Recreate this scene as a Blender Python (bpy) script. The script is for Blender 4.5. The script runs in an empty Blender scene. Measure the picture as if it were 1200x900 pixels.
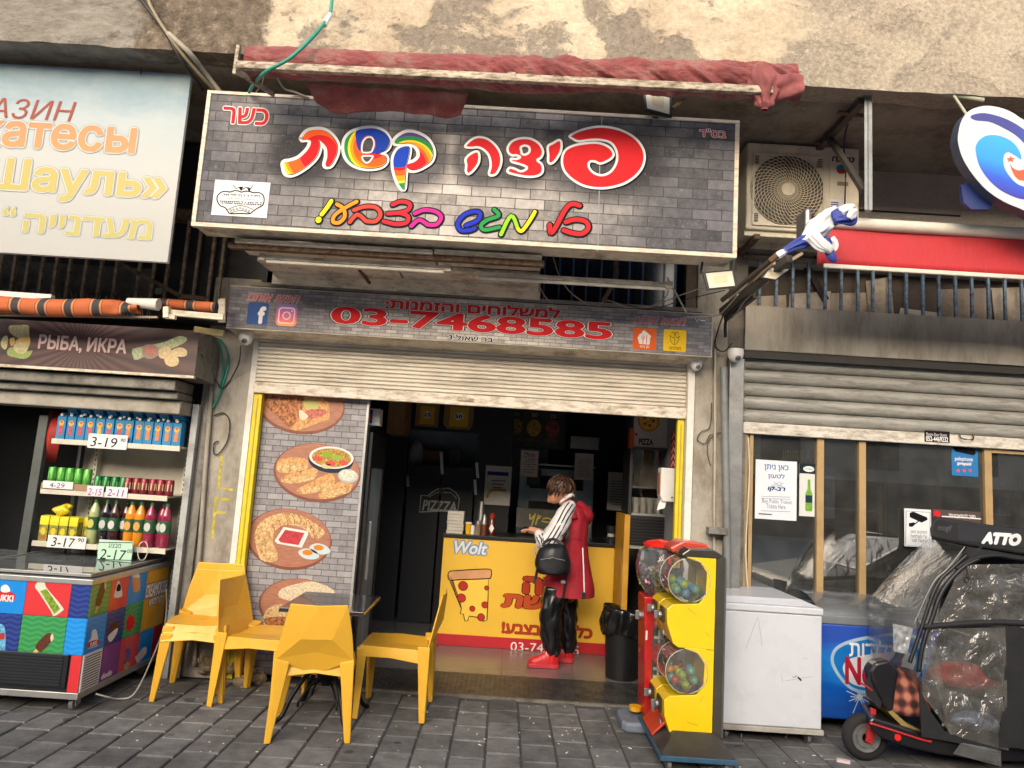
import bpy, bmesh, math, random
from mathutils import Vector as V, Matrix, noise
from mathutils.geometry import tessellate_polygon
random.seed(7)
SC = bpy.context.scene; COL = SC.collection
# ---------------------------------------------------------------- camera
F = 850.0; CY, CP, CR = (math.radians(a) for a in (.54, 7.47, 3.56)); CAM = V((0, -5.6, 1.6))
_f = V((-math.sin(CY)*math.cos(CP), math.cos(CY)*math.cos(CP), math.sin(CP)))
_r = V((math.cos(CY), math.sin(CY), 0)); _u = _r.cross(_f)
_r2 = _r*math.cos(CR)+_u*math.sin(CR); _u2 = -_r*math.sin(CR)+_u*math.cos(CR)
cd = bpy.data.cameras.new('camera'); cam = bpy.data.objects.new('camera', cd); COL.objects.link(cam)
cd.sensor_width = 36; cd.lens = F/1200*36; cd.clip_end = 3000; cd.clip_start = .05
cam.matrix_world = Matrix(((_r2.x, _u2.x, -_f.x, CAM.x), (_r2.y, _u2.y, -_f.y, CAM.y), (_r2.z, _u2.z, -_f.z, CAM.z), (0, 0, 0, 1)))
SC.camera = cam
# ---------------------------------------------------------------- sky, light, exposure
W = bpy.data.worlds.new('World'); SC.world = W; W.use_nodes = True
nt = W.node_tree; sk = nt.nodes.new('ShaderNodeTexSky'); sk.sky_type = 'NISHITA'; sk.sun_disc = False
SUN_EL, SUN_AZ = math.radians(23), math.radians(194)          # azimuth clockwise from +Y (north)
sk.sun_elevation = SUN_EL; sk.sun_rotation = SUN_AZ; sk.dust_density = 5; sk.air_density = 1.0; sk.ozone_density = .6
nt.links.new(sk.outputs[0], nt.nodes['Background'].inputs[0]); nt.nodes['Background'].inputs[1].default_value = .15
sl = bpy.data.lights.new('sun', 'SUN'); sl.energy = 1.05; sl.angle = math.radians(60); sl.color = (1, .995, .985)
so = bpy.data.objects.new('sun', sl); COL.objects.link(so)
_sd = V((math.sin(SUN_AZ)*math.cos(SUN_EL), math.cos(SUN_AZ)*math.cos(SUN_EL), math.sin(SUN_EL)))
so.rotation_euler = _sd.to_track_quat('Z', 'Y').to_euler(); so.location = (0, -6, 12)
SC.view_settings.view_transform = 'Standard'; SC.view_settings.look = 'None'
SC.view_settings.exposure = .92; SC.view_settings.gamma = 1
SC.cycles.max_bounces = 8; SC.cycles.transparent_max_bounces = 16; SC.cycles.use_denoising = True
SC.cycles.sample_clamp_indirect = 4; SC.cycles.caustics_reflective = False; SC.cycles.caustics_refractive = False

# ---------------------------------------------------------------- pixel of the photo (1200 x 900) -> point on a surface of the place
def ray(px, py): return _f+_r2*((px-600)/F)-_u2*((py-450)/F)
class PL:
    'a plane: origin, normal (towards the street); u runs to the right, v up'
    def __init__(s, o, n=(0, -1, 0), up=(0, 0, 1)):
        s.o = V(o); s.n = V(n).normalized(); s.u = V(up).cross(s.n).normalized(); s.v = s.n.cross(s.u)
    def hit(s, px, py):
        d = ray(px, py); return CAM+d*((s.o-CAM).dot(s.n)/d.dot(s.n))
    def uv(s, px, py):
        p = s.hit(px, py)-s.o; return (p.dot(s.u), p.dot(s.v))
    def pt(s, u, v, lift=0): return s.o+s.u*u+s.v*v+s.n*lift
def YP(y): return PL((0, y, 0))
def at(px, py, y): return YP(y).hit(px, py)
def gnd(px, py, z=0): d = ray(px, py); return CAM+d*((z-CAM.z)/d.z)
def onx(px, py, x): d = ray(px, py); return CAM+d*((x-CAM.x)/d.x)

# ---------------------------------------------------------------- materials
def srgb(h):
    c = [int(h[i:i+2], 16)/255 for i in (0, 2, 4)]
    return tuple(((x/12.92) if x <= .04045 else ((x+.055)/1.055)**2.4) for x in c)+(1,)
_M = {}
class NT:
    def __init__(s, name):
        s.m = bpy.data.materials.new(name); s.m.use_nodes = True; s.t = s.m.node_tree; s.b = s.t.nodes['Principled BSDF']
        s.out = s.t.nodes['Material Output']
    def n(s, t, **k):
        x = s.t.nodes.new('ShaderNode'+t)
        for a, b in k.items():
            if a in x.inputs.keys() if isinstance(a, str) else False: x.inputs[a].default_value = b
            else: setattr(x, a, b)
        return x
    def l(s, a, b): s.t.links.new(a, b)
    def math(s, op, a, b=None, clamp=False):
        x = s.t.nodes.new('ShaderNodeMath'); x.operation = op; x.use_clamp = clamp
        for i, q in enumerate((a, b)):
            if q is None: continue
            if isinstance(q, (int, float)): x.inputs[i].default_value = q
            else: s.l(q, x.inputs[i])
        return x.outputs[0]
    def mix(s, fac, a, b, mode='MIX'):
        x = s.t.nodes.new('ShaderNodeMix'); x.data_type = 'RGBA'; x.blend_type = mode
        for i, q in ((0, fac), (6, a), (7, b)):
            if isinstance(q, (int, float)): x.inputs[i].default_value = q
            elif isinstance(q, tuple): x.inputs[i].default_value = q
            else: s.l(q, x.inputs[i])
        return x.outputs[2]
    def noise(s, scale, detail=4, rough=.6, stretch=None, dist=0, w=None):
        x = s.t.nodes.new('ShaderNodeTexNoise'); x.inputs['Scale'].default_value = scale; x.inputs['Detail'].default_value = detail
        x.inputs['Roughness'].default_value = rough; x.inputs['Distortion'].default_value = dist
        s.l(s.coord(stretch), x.inputs['Vector']); return x.outputs[0]
    def coord(s, stretch=None):
        g = s.t.nodes.new('ShaderNodeNewGeometry') if getattr(s, 'world', True) else None
        o = g.outputs['Position'] if g else s.t.nodes.new('ShaderNodeTexCoord').outputs['Object']
        if stretch:
            mp = s.t.nodes.new('ShaderNodeVectorMath'); mp.operation = 'MULTIPLY'; mp.inputs[1].default_value = stretch; s.l(o, mp.inputs[0]); return mp.outputs[0]
        return o
    def ramp(s, fac, stops, const=False):
        x = s.t.nodes.new('ShaderNodeValToRGB'); e = x.color_ramp.elements
        if const: x.color_ramp.interpolation = 'CONSTANT'
        while len(e) < len(stops): e.new(.5)
        for el, (p, c) in zip(e, stops): el.position = p; el.color = c if isinstance(c, tuple) else (c, c, c, 1)
        s.l(fac, x.inputs[0]); return x.outputs[0]
    def bump(s, h, strength=.3, dist=.01):
        x = s.t.nodes.new('ShaderNodeBump'); x.inputs['Strength'].default_value = strength; x.inputs['Distance'].default_value = dist
        s.l(h, x.inputs['Height']); s.l(x.outputs[0], s.b.inputs['Normal'])
def M(name, col, rough=.6, metal=0, var=.12, vs=6, dirt=None, damt=.45, ds=2.5, bump=0, bs=80, st=None, dst=None, coat=0, trans=0, alpha=1, spec=.5, world=True):
    if name in _M: return _M[name]
    k = NT(name); k.world = world; c = srgb(col) if isinstance(col, str) else col; b = k.b
    b.inputs['Roughness'].default_value = rough; b.inputs['Metallic'].default_value = metal; b.inputs['Specular IOR Level'].default_value = spec
    if coat: b.inputs['Coat Weight'].default_value = coat
    if trans: b.inputs['Transmission Weight'].default_value = trans
    if alpha < 1: b.inputs['Alpha'].default_value = alpha
    f = k.noise(vs, 5, .65, st)
    lo = tuple(x*(1-var*1.6) for x in c[:3])+(1,); hi = tuple(min(1, x*(1+var)) for x in c[:3])+(1,)
    o = k.ramp(f, [(.3, lo), (.7, hi)])
    if dirt:
        d = k.noise(ds, 8, .75, dst); dm = k.ramp(d, [(.5-.12*damt+.02, 0.0), (.78-.2*damt, 1.0)])
        o = k.mix(k.math('MULTIPLY', dm, min(1, damt*1.6)), o, srgb(dirt))
        k.l(k.math('ADD', k.math('MULTIPLY', dm, .25), rough, clamp=True), b.inputs['Roughness'])
    k.l(o, b.inputs['Base Color'])
    if bump: k.bump(k.noise(bs, 4, .7, st), bump, .006)
    _M[name] = k.m; return k.m
def INK(h, rough=.45):
    n = 'print_'+h
    c = srgb(h); return M(n, tuple(x*.86 for x in c[:3])+(1,), .6, var=.04, vs=12, spec=.12)
def GLASS(name, tint=(1, 1, 1, 1), refl=1.0, film=0.0, filmcol=(.8, .8, .8, 1), rough=0.0, bump=0, bst=None):
    if name in _M: return _M[name]
    k = NT(name); t = k.t; t.nodes.remove(k.b)
    tr = k.n('BsdfTransparent'); tr.inputs[0].default_value = tint
    gl = k.n('BsdfGlossy'); gl.inputs['Roughness'].default_value = rough
    fr = k.n('Fresnel'); fr.inputs[0].default_value = 1.5
    mx = k.n('MixShader'); k.l(k.math('MULTIPLY', fr.outputs[0], refl, True), mx.inputs[0]); k.l(tr.outputs[0], mx.inputs[1]); k.l(gl.outputs[0], mx.inputs[2])
    last = mx.outputs[0]
    if film:
        df = k.n('BsdfDiffuse'); df.inputs[0].default_value = filmcol; m2 = k.n('MixShader')
        f = k.math('MULTIPLY', k.ramp(k.noise(7, 6, .7), [(.35, .4), (.75, 1.0)]), film)
        k.l(f, m2.inputs[0]); k.l(last, m2.inputs[1]); k.l(df.outputs[0], m2.inputs[2]); last = m2.outputs[0]
    if bump:
        bp = k.n('Bump'); bp.inputs['Strength'].default_value = 1; bp.inputs['Distance'].default_value = bump
        k.l(k.noise(8, 3, .5, bst, 1.6), bp.inputs['Height']); k.l(bp.outputs[0], gl.inputs['Normal']); k.l(bp.outputs[0], fr.inputs['Normal'])
    k.l(last, k.out.inputs[0]); _M[name] = k.m; return k.m

# ---------------------------------------------------------------- mesh building
class MB:
    def __init__(s): s.v = []; s.f = []
    def add(s, vs, fs):
        o = len(s.v); s.v += [V(p) for p in vs]; s.f += [tuple(o+i for i in f) for f in fs]; return s
    def box(s, x0, x1, y0, y1, z0, z1):
        return s.add([(x0, y0, z0), (x1, y0, z0), (x1, y1, z0), (x0, y1, z0), (x0, y0, z1), (x1, y0, z1), (x1, y1, z1), (x0, y1, z1)],
                     [(0, 3, 2, 1), (4, 5, 6, 7), (0, 1, 5, 4), (1, 2, 6, 5), (2, 3, 7, 6), (3, 0, 4, 7)])
    def hexa(s, a, b):          # two quads (same order) joined
        return s.add(list(a)+list(b), [(0, 3, 2, 1), (4, 5, 6, 7), (0, 1, 5, 4), (1, 2, 6, 5), (2, 3, 7, 6), (3, 0, 4, 7)])
    def prism(s, pts, d):       # polygon (3-D pts) extruded by vector d
        n = len(pts); d = V(d); return s.add([V(p) for p in pts]+[V(p)+d for p in pts], [tuple(range(n)), tuple(range(2*n-1, n-1, -1))]+[(i, (i+1) % n, n+(i+1) % n, n+i) for i in range(n)])
    def bar(s, a, b, w, h, up=(0, 0, 1)):
        a = V(a); b = V(b); t = (b-a).normalized(); x = t.cross(V(up))
        if x.length < 1e-4: x = t.cross(V((1, 0, 0)))
        x.normalize(); y = x.cross(t); x *= w/2; y *= h/2
        return s.hexa([a-x-y, a+x-y, a+x+y, a-x+y], [b-x-y, b+x-y, b+x+y, b-x+y])
    def tube(s, path, r, n=8, close=False, cap=True):
        P = [V(p) for p in path]; m = len(P); R = r if isinstance(r, (list, tuple)) else [r]*m; vs = []; fs = []; ref = None
        for i in range(m):
            t = (P[(i+1) % m]-P[i-1]) if close else (P[min(i+1, m-1)]-P[max(i-1, 0)])
            t.normalize() if t.length else None
            if ref is None: ref = V((0, 0, 1)) if abs(t.z) < .9 else V((1, 0, 0))
            x = t.cross(ref); x = x.normalized() if x.length > 1e-5 else V((1, 0, 0)); y = t.cross(x); ref = -y if False else ref
            for k in range(n):
                a = 2*math.pi*k/n; vs.append(P[i]+(x*math.cos(a)+y*math.sin(a))*R[i])
        for i in range(m if close else m-1):
            j = (i+1) % m
            for k in range(n): fs.append((i*n+k, i*n+(k+1) % n, j*n+(k+1) % n, j*n+k))
        if cap and not close: fs += [tuple(range(n-1, -1, -1)), tuple((m-1)*n+k for k in range(n))]
        return s.add(vs, fs)
    def lathe(s, prof, c=(0, 0, 0), n=20, axis='z', cap=True, ph=0):
        vs = []; fs = []; c = V(c); m = len(prof)
        for r, z in prof:
            for k in range(n):
                a = 2*math.pi*k/n+ph; ca, sa = r*math.cos(a), r*math.sin(a)
                vs.append(c+(V((ca, sa, z)) if axis == 'z' else V((z, ca, sa)) if axis == 'x' else V((sa, z, ca))))
        for i in range(m-1):
            for k in range(n): fs.append((i*n+k, i*n+(k+1) % n, (i+1)*n+(k+1) % n, (i+1)*n+k))
        if cap: fs += [tuple(range(n-1, -1, -1)), tuple((m-1)*n+k for k in range(n))]
        return s.add(vs, fs)
    def sph(s, c, r, n=12, sc=(1, 1, 1)):
        m = max(4, n//2); vs = []; fs = []; c = V(c)
        for i in range(m+1):
            t = math.pi*i/m
            for k in range(n):
                a = 2*math.pi*k/n; vs.append(c+V((r*sc[0]*math.sin(t)*math.cos(a), r*sc[1]*math.sin(t)*math.sin(a), r*sc[2]*math.cos(t))))
        for i in range(m):
            for k in range(n):
                q = (i*n+k, (i+1)*n+k, (i+1)*n+(k+1) % n, i*n+(k+1) % n)
                fs.append(q if 0 < i < m-1 else (q[0], q[1], q[2]) if i == 0 else (q[0], q[1], q[3]))
        return s.add(vs, fs)
    def grid(s, fn, nu, nv):
        vs = [fn(i/nu, j/nv) for j in range(nv+1) for i in range(nu+1)]
        return s.add(vs, [(j*(nu+1)+i, j*(nu+1)+i+1, (j+1)*(nu+1)+i+1, (j+1)*(nu+1)+i) for j in range(nv) for i in range(nu)])
def origin(p):
    o = V((0, 0, 0))
    while p: o += p.location; p = p.parent
    return o
def tag(o, label=None, cat=None, group=None, kind=None):
    if label: o['label'] = label
    if cat: o['category'] = cat
    if group: o['group'] = group
    if kind: o['kind'] = kind
    return o
def obj(name, mb, mat, parent=None, bev=0, smooth=None, solid=0, label=None, cat=None, group=None, kind=None, seg=2, sub=0, recalc=True):
    me = bpy.data.meshes.new(name)
    if parent is not None: off = origin(parent)
    else:
        xs = [p.x for p in mb.v]; ys = [p.y for p in mb.v]; zs = [p.z for p in mb.v]
        off = V(((min(xs)+max(xs))/2, (min(ys)+max(ys))/2, min(zs)))
    me.from_pydata([p-off for p in mb.v], [], mb.f); me.update()
    if recalc:
        bm = bmesh.new(); bm.from_mesh(me); bmesh.ops.remove_doubles(bm, verts=bm.verts, dist=1e-6); bmesh.ops.recalc_face_normals(bm, faces=bm.faces); bm.to_mesh(me); bm.free()
    for mm in (mat if isinstance(mat, (list, tuple)) else [mat]): me.materials.append(mm)
    if smooth is not None:
        me.polygons.foreach_set('use_smooth', [True]*len(me.polygons))
        if smooth < 180: me.set_sharp_from_angle(angle=math.radians(smooth))
    o = bpy.data.objects.new(name, me); COL.objects.link(o)
    if parent is not None: o.parent = parent
    else: o.location = off
    if solid: md = o.modifiers.new('s', 'SOLIDIFY'); md.thickness = solid; md.offset = 0
    if bev: md = o.modifiers.new('b', 'BEVEL'); md.width = bev; md.segments = seg; md.limit_method = 'ANGLE'; md.angle_limit = math.radians(40)
    if sub: md = o.modifiers.new('u', 'SUBSURF'); md.levels = sub; md.render_levels = sub
    return tag(o, label, cat, group, kind)
def thing(name, label, cat, loc=(0, 0, 0), group=None):
    o = bpy.data.objects.new(name, None); COL.objects.link(o); o.location = loc; o.empty_display_size = .1
    return tag(o, label, cat, group)
def copytree(o, parent=None, loc=None, rz=None, label=None):
    c = o.copy(); COL.objects.link(c); c.parent = parent
    if loc is not None: c.location = loc
    if rz is not None: c.rotation_euler = (0, 0, rz)
    if label: c['label'] = label
    for ch in list(o.children): copytree(ch, c)
    return c
def B(x0, x1, y0, y1, z0, z1): return MB().box(x0, x1, y0, y1, z0, z1)

# ---------------------------------------------------------------- flat print on a plane (each facet a hair proud of the next)
def catmull(P, closed, n=6):
    P = [tuple(p) for p in P]; N = len(P); out = []
    for i in range(N if closed else N-1):
        if closed: p0, p1, p2, p3 = P[i-1], P[i], P[(i+1) % N], P[(i+2) % N]
        else: p0, p1, p2, p3 = P[max(i-1, 0)], P[i], P[i+1], P[min(i+2, N-1)]
        for k in range(n):
            t = k/n; out.append(tuple(.5*((2*b)+(-a+c)*t+(2*a-5*b+4*c-d)*t*t+(-a+3*b-3*c+d)*t**3) for a, b, c, d in zip(p0, p1, p2, p3)))
    if not closed: out.append(P[-1])
    return out
def flatten(pl, loops, lift, mb):
    'loops: list of uv polygons (first outer, rest holes)'
    co = [V((u, v, 0)) for L in loops for u, v in L]
    for t in tessellate_polygon([[V((u, v, 0)) for u, v in L] for L in loops]):
        mb.add([pl.pt(co[i].x, co[i].y, lift) for i in t], [(0, 1, 2)])
def ribbon(pl, P, w, lift, mb, closed=False):
    n = len(P); L = []; 
    for i in range(n):
        a = V(P[i-1] if (closed or i) else P[i]); b = V(P[(i+1) % n] if (closed or i < n-1) else P[i]); t = (b-a)
        t = t.normalized() if t.length > 1e-9 else V((1, 0)); nn = V((-t.y, t.x)); ww = (w(i/(max(1, n-1))) if callable(w) else w)/2
        L.append((V(P[i])+nn*ww, V(P[i])-nn*ww))
    for i in range(n if closed else n-1):
        j = (i+1) % n; q = (L[i][0], L[i][1], L[j][1], L[j][0]); e = lift+(i % 7)*2e-5
        mb.add([pl.pt(p.x, p.y, e) for p in q], [(0, 1, 2, 3)])
    if not closed:
        for i, e in ((0, 1.6e-4), (n-1, 2e-4)):
            ww = (w(i/(n-1)) if callable(w) else w)/2; c = V(P[i]); mb.add([pl.pt(c.x+ww*math.cos(a*math.pi/5), c.y+ww*math.sin(a*math.pi/5), lift+e) for a in range(10)], [tuple(range(10))])
def shape(pl, px, mat, parent, name='print', lift=.002, smooth=True, holes=(), dxy=(0, 0), n=5):
    'a printed shape traced in photo pixels'
    mb = MB(); Ls = []
    for L in [px]+list(holes):
        L = catmull(L, True, n) if smooth else L
        Ls.append([(lambda q: (q[0]+dxy[0], q[1]+dxy[1]))(pl.uv(*p)) for p in L])
    flatten(pl, Ls, lift, mb); return obj(name, mb, mat, parent, recalc=False)
_LC = [0]
def line(pl, px, w, mat, parent, name='print', lift=.002, closed=False, smooth=True, mb=None, dxy=(0, 0)):
    own = mb is None; mb = mb or MB(); q = catmull(px, closed, 5) if smooth else px
    _LC[0] += 1; lift += (_LC[0] % 6)*5e-5
    P = [pl.uv(*p) for p in q]; ribbon(pl, [(a+dxy[0], b+dxy[1]) for a, b in P], w, lift, mb, closed)
    return obj(name, mb, mat, parent, recalc=False) if own else mb
def rect(pl, u0, u1, v0, v1, lift, mb=None):
    mb = mb or MB(); return mb.add([pl.pt(u0, v0, lift), pl.pt(u1, v0, lift), pl.pt(u1, v1, lift), pl.pt(u0, v1, lift)], [(0, 1, 2, 3)])
def disc(pl, u, v, ru, rv, lift, mb=None, n=28):
    mb = mb or MB(); return mb.add([pl.pt(u+ru*math.cos(2*math.pi*k/n), v+rv*math.sin(2*math.pi*k/n), lift) for k in range(n)], [tuple(range(n))])
def flatobj(name, mb, mat, parent, **k): return obj(name, mb, mat, parent, recalc=False, **k)
def he(s):
    'logical Hebrew -> drawing order; numbers stay left to right'
    import re
    return ''.join(w if re.match(r'[\d\-\.]+$', w) else w[::-1] for w in reversed(re.split(r'([\d][\d\-\.]*)', s)))
_TX = {}
import numpy as np
from mathutils.geometry import delaunay_2d_cdt
def glyphs(s, off=0):
    'outline loops of a written line, filled by the non-zero rule glyph by glyph'
    if s in _TX: return _TX[s]
    c = bpy.data.curves.new('t', 'FONT'); c.body = s; c.resolution_u = 3; c.fill_mode = 'NONE'
    o = bpy.data.objects.new('t', c); COL.objects.link(o)
    me = bpy.data.meshes.new_from_object(o.evaluated_get(bpy.context.evaluated_depsgraph_get()))
    co = [(v.co.x, v.co.y) for v in me.vertices]; par = list(range(len(co)))
    def fd(i):
        while par[i] != i: par[i] = par[par[i]]; i = par[i]
        return i
    for e in me.edges: par[fd(e.vertices[0])] = fd(e.vertices[1])
    loops = {}
    for i in range(len(co)): loops.setdefault(fd(i), []).append(i)
    bpy.data.objects.remove(o); bpy.data.curves.remove(c); bpy.data.meshes.remove(me)
    L = sorted(([co[i] for i in q] for q in loops.values() if len(q) > 2), key=lambda l: min(p[0] for p in l)); cl = []
    for l in L:
        lo, hi = min(p[0] for p in l), max(p[0] for p in l)
        if cl and lo <= cl[-1][0]+1e-4: cl[-1][1].append(l); cl[-1][0] = max(cl[-1][0], hi)
        else: cl.append([hi, [l]])
    VS, FS = [], []
    for _, ls in cl:
        vs = []; es = []
        for l in ls: n0 = len(vs); vs += [V(p) for p in l]; es += [(n0+i, n0+(i+1) % len(l)) for i in range(len(l))]
        ov, oe, of, *_r = delaunay_2d_cdt(vs, es, [], 0, 1e-5)
        if not of: continue
        P = np.array([[(ov[f[0]]+ov[f[1]]+ov[f[2]])/3 for f in of]])[0]; A = np.array([(vs[i][0], vs[i][1]) for i, j in es]); Bp = np.array([(vs[j][0], vs[j][1]) for i, j in es])
        x, y = P[:, 0:1], P[:, 1:2]; cr = (Bp[:, 0]-A[:, 0])*(y-A[:, 1])-(x-A[:, 0])*(Bp[:, 1]-A[:, 1]); wn = (((A[:, 1] <= y) & (Bp[:, 1] > y) & (cr > 0)).sum(1)-((A[:, 1] > y) & (Bp[:, 1] <= y) & (cr < 0)).sum(1))
        k = len(VS); VS += [V((p[0], p[1], 0)) for p in ov]; FS += [tuple(k+i for i in f) for f, w in zip(of, wn) if w != 0]
    _TX[s] = (VS, FS); return _TX[s]
def text(pl, s, a, b, mat, parent, name='lettering', off=0, extra=0, lift=.003, shear=0, uv=False, mb=None, arc=0):
    'a, b: photo pixels (or uv) of the lower left and upper right corners of the written line; extra widens strokes without moving them'
    (u0, v0), (u1, v1) = (a, b) if uv else (pl.uv(*a), pl.uv(*b))
    vs, fs = glyphs(s, 0)
    if not vs: return None
    x0 = min(p.x for p in vs)-off; x1 = max(p.x for p in vs)+off; y0 = min(p.y for p in vs)-off; y1 = max(p.y for p in vs)+off
    own = mb is None; mb = mb or MB(); rnd = random.Random(len(s)); R = off+extra
    sx = (u1-u0)/(x1-x0); sy = (v1-v0)/(y1-y0); nd = 8 if R > .03 else 6
    def T(p, e, dx, dy):
        t = (p.x+dx-x0)*sx; q = (p.y+dy-y0)*sy
        return pl.pt(u0+t+shear*(q-(v1-v0)/2), v0+q, e)
    for ci, (dx, dy) in enumerate([(0, 0)]+([(R*math.cos(k*2*math.pi/nd), R*math.sin(k*2*math.pi/nd)) for k in range(nd)] if R > .004 else [])):
        for f in fs:
            e = lift+ci*5e-5; mb.add([T(vs[i], e, dx, dy) for i in f], [tuple(range(len(f)))])
    return obj(name, mb, mat, parent, recalc=False) if own else mb
def sheet(name, pl, a, b, mat, parent, t=.004, uv=False, bev=0, **k):
    'a thin sheet (paper, sticker, panel) between two corners (lower left, upper right), thickness behind the print plane'
    (u0, v0), (u1, v1) = (a, b) if uv else (pl.uv(*a), pl.uv(*b))
    mb = MB().hexa([pl.pt(u0, v0, 0), pl.pt(u1, v0, 0), pl.pt(u1, v1, 0), pl.pt(u0, v1, 0)], [pl.pt(u0, v0, -t), pl.pt(u1, v0, -t), pl.pt(u1, v1, -t), pl.pt(u0, v1, -t)])
    return obj(name, mb, mat, parent, bev=bev, **k)
# ================================================================ materials used widely
black = M('black_plastic', '17181a', .45, var=.2, vs=20)
blackmetal = M('black_metal', '1c1c1d', .4, .6, var=.2, vs=20)
white = M('white_paint', 'd8d6cf', .5, var=.05, dirt='8f8676', damt=.25, ds=5)
whitep = M('white_plastic', 'dcdcda', .35, var=.04)
cream = M('cream_metal', 'dad0bb', .5, var=.1, dirt='6d5c47', damt=.5, ds=6, dst=(1, 1, 3), bump=.1, bs=40)
steel = M('steel', '9a9b9a', .38, .8, var=.15, vs=9, dirt='5a534a', damt=.3)
greymetal = M('grey_metal', '7d7b74', .5, .3, var=.15, vs=5, dirt='4a4238', damt=.5, ds=7)
rust = M('rusty_steel', '6b5544', .8, .1, var=.3, vs=25, dirt='3c281c', damt=.6, ds=18, bump=.2)
concrete = M('concrete', '8d867b', .85, var=.12, vs=4, dirt='58503f', damt=.55, ds=3, bump=.5, bs=60)
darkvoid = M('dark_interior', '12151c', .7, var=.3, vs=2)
navy = M('navy_wall', '10141f', .55, var=.2, vs=3)
cable = M('black_cable', '222120', .5, var=.1); cablew = M('white_cable', 'c9c5ba', .5, var=.1); cablegreen = M('green_hose', '2f8f7a', .5, var=.1)
# plaster of the upper building: flaking paint over grey render
def plaster():
    k = NT('flaking_plaster'); k.b.inputs['Roughness'].default_value = .9
    sep = k.n('SeparateXYZ'); k.l(k.coord(), sep.inputs[0])
    base = k.ramp(k.noise(3, 6, .6), [(.3, (.40, .335, .25, 1)), (.7, (.64, .56, .44, 1))])
    fine = k.noise(22, 6, .7)
    base = k.mix(.35, base, k.ramp(fine, [(.3, (.3, .25, .2, 1)), (.7, (1, .92, .78, 1))]), 'OVERLAY')
    patch = k.noise(2.1, 9, .62, (1, 1, 1.2), .4)
    # damp flaking grows towards the lower edge of the beam
    low = k.math('MULTIPLY', k.math('SUBTRACT', 4.55, sep.outputs[2]), .32, True)
    pm = k.ramp(k.math('ADD', k.math('ADD', patch, k.math('MULTIPLY', k.math('SUBTRACT', fine, .28), .30)), low), [(.60, 0.0), (.66, 1.0)])
    grey = k.ramp(k.noise(30, 4, .7), [(.3, (.10, .085, .07, 1)), (.7, (.30, .26, .215, 1))])
    a = k.mix(k.math('MULTIPLY', pm, .80), base, grey)
    # bare concrete at the left end, rough grey render at the right end
    con = k.ramp(k.noise(7, 7, .7, (1, 1, 2.5)), [(.3, (.16, .145, .12, 1)), (.7, (.37, .335, .285, 1))])
    wob = k.math('MULTIPLY', k.math('SUBTRACT', k.noise(3, 5, .6), .5), 1.4)
    xl = k.math('ADD', sep.outputs[0], wob)
    a = k.mix(k.math('MULTIPLY', k.math('SUBTRACT', -2.3, xl), 8, True), a, con)
    crumb = k.ramp(k.noise(13, 8, .8), [(.3, (.045, .035, .028, 1)), (.55, (.20, .155, .11, 1)), (.75, (.50, .43, .33, 1))])
    cm_ = k.math('MULTIPLY', k.math('MULTIPLY', k.math('ADD', xl, 2.75), 9, True), k.math('MULTIPLY', k.math('SUBTRACT', -1.72, xl), 9, True)); a = k.mix(cm_, a, crumb)
    ren = k.ramp(k.noise(40, 5, .7), [(.3, (.22, .185, .145, 1)), (.7, (.56, .48, .37, 1))])
    a = k.mix(k.math('MULTIPLY', k.math('MULTIPLY', k.math('SUBTRACT', xl, 1.5), 3, True), .8), a, ren)
    k.l(a, k.b.inputs['Base Color'])
    h = k.math('ADD', k.math('MULTIPLY', k.noise(28, 6, .75), 1.0), k.math('MULTIPLY', pm, -.35))
    k.bump(h, .9, .022); return k.m
plas = plaster()
def render_grey():
    k = NT('rough_render'); k.b.inputs['Roughness'].default_value = .95
    a = k.ramp(k.noise(45, 6, .75), [(.3, (.30, .265, .22, 1)), (.7, (.66, .60, .51, 1))])
    a = k.mix(.5, a, k.ramp(k.noise(2.2, 5), [(.3, (.34, .30, .255, 1)), (.75, (.66, .60, .52, 1))]))
    k.l(a, k.b.inputs['Base Color']); k.bump(k.noise(60, 5, .7), 1.0, .02); return k.m
rend = render_grey()

# ================================================================ ground
k = NT('pale_street'); k.b.inputs['Roughness'].default_value = .9
k.l(k.ramp(k.noise(60, 4), [(.3, (.30, .30, .30, 1)), (.7, (.40, .40, .39, 1))]), k.b.inputs['Base Color']); pale_street = k.m  # out-of-view street, much paler than asphalt so it bounces fill up to the soffit
obj('street', MB().add([(-200, -200, -.16), (200, -200, -.16), (200, 200, -.16), (-200, 200, -.16)], [(0, 1, 2, 3)]), pale_street, kind='structure')
k = NT('joint_grit'); k.b.inputs['Roughness'].default_value = .95
k.l(k.ramp(k.noise(90, 4), [(.3, (.04, .04, .04, 1)), (.7, (.10, .098, .095, 1))]), k.b.inputs['Base Color']); grit = k.m
k = NT('bounce_pavers'); k.b.inputs['Roughness'].default_value = .85; br = k.n('TexBrick'); br.inputs['Scale'].default_value = 1; br.inputs['Brick Width'].default_value = .27; br.inputs['Row Height'].default_value = .21
br.inputs['Mortar Size'].default_value = .006; br.inputs['Color1'].default_value = (.36, .36, .36, 1); br.inputs['Color2'].default_value = (.43, .43, .42, 1); br.inputs['Mortar'].default_value = (.02, .02, .02, 1)
k.l(k.coord(), br.inputs['Vector']); k.l(br.outputs[0], k.b.inputs['Base Color']); farp = k.m
pave = obj('pavement', B(-9, 9, -8, 3.6, -.16, -.012), [grit, farp], kind='structure')
for p in pave.data.polygons: p.material_index = 0
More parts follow.
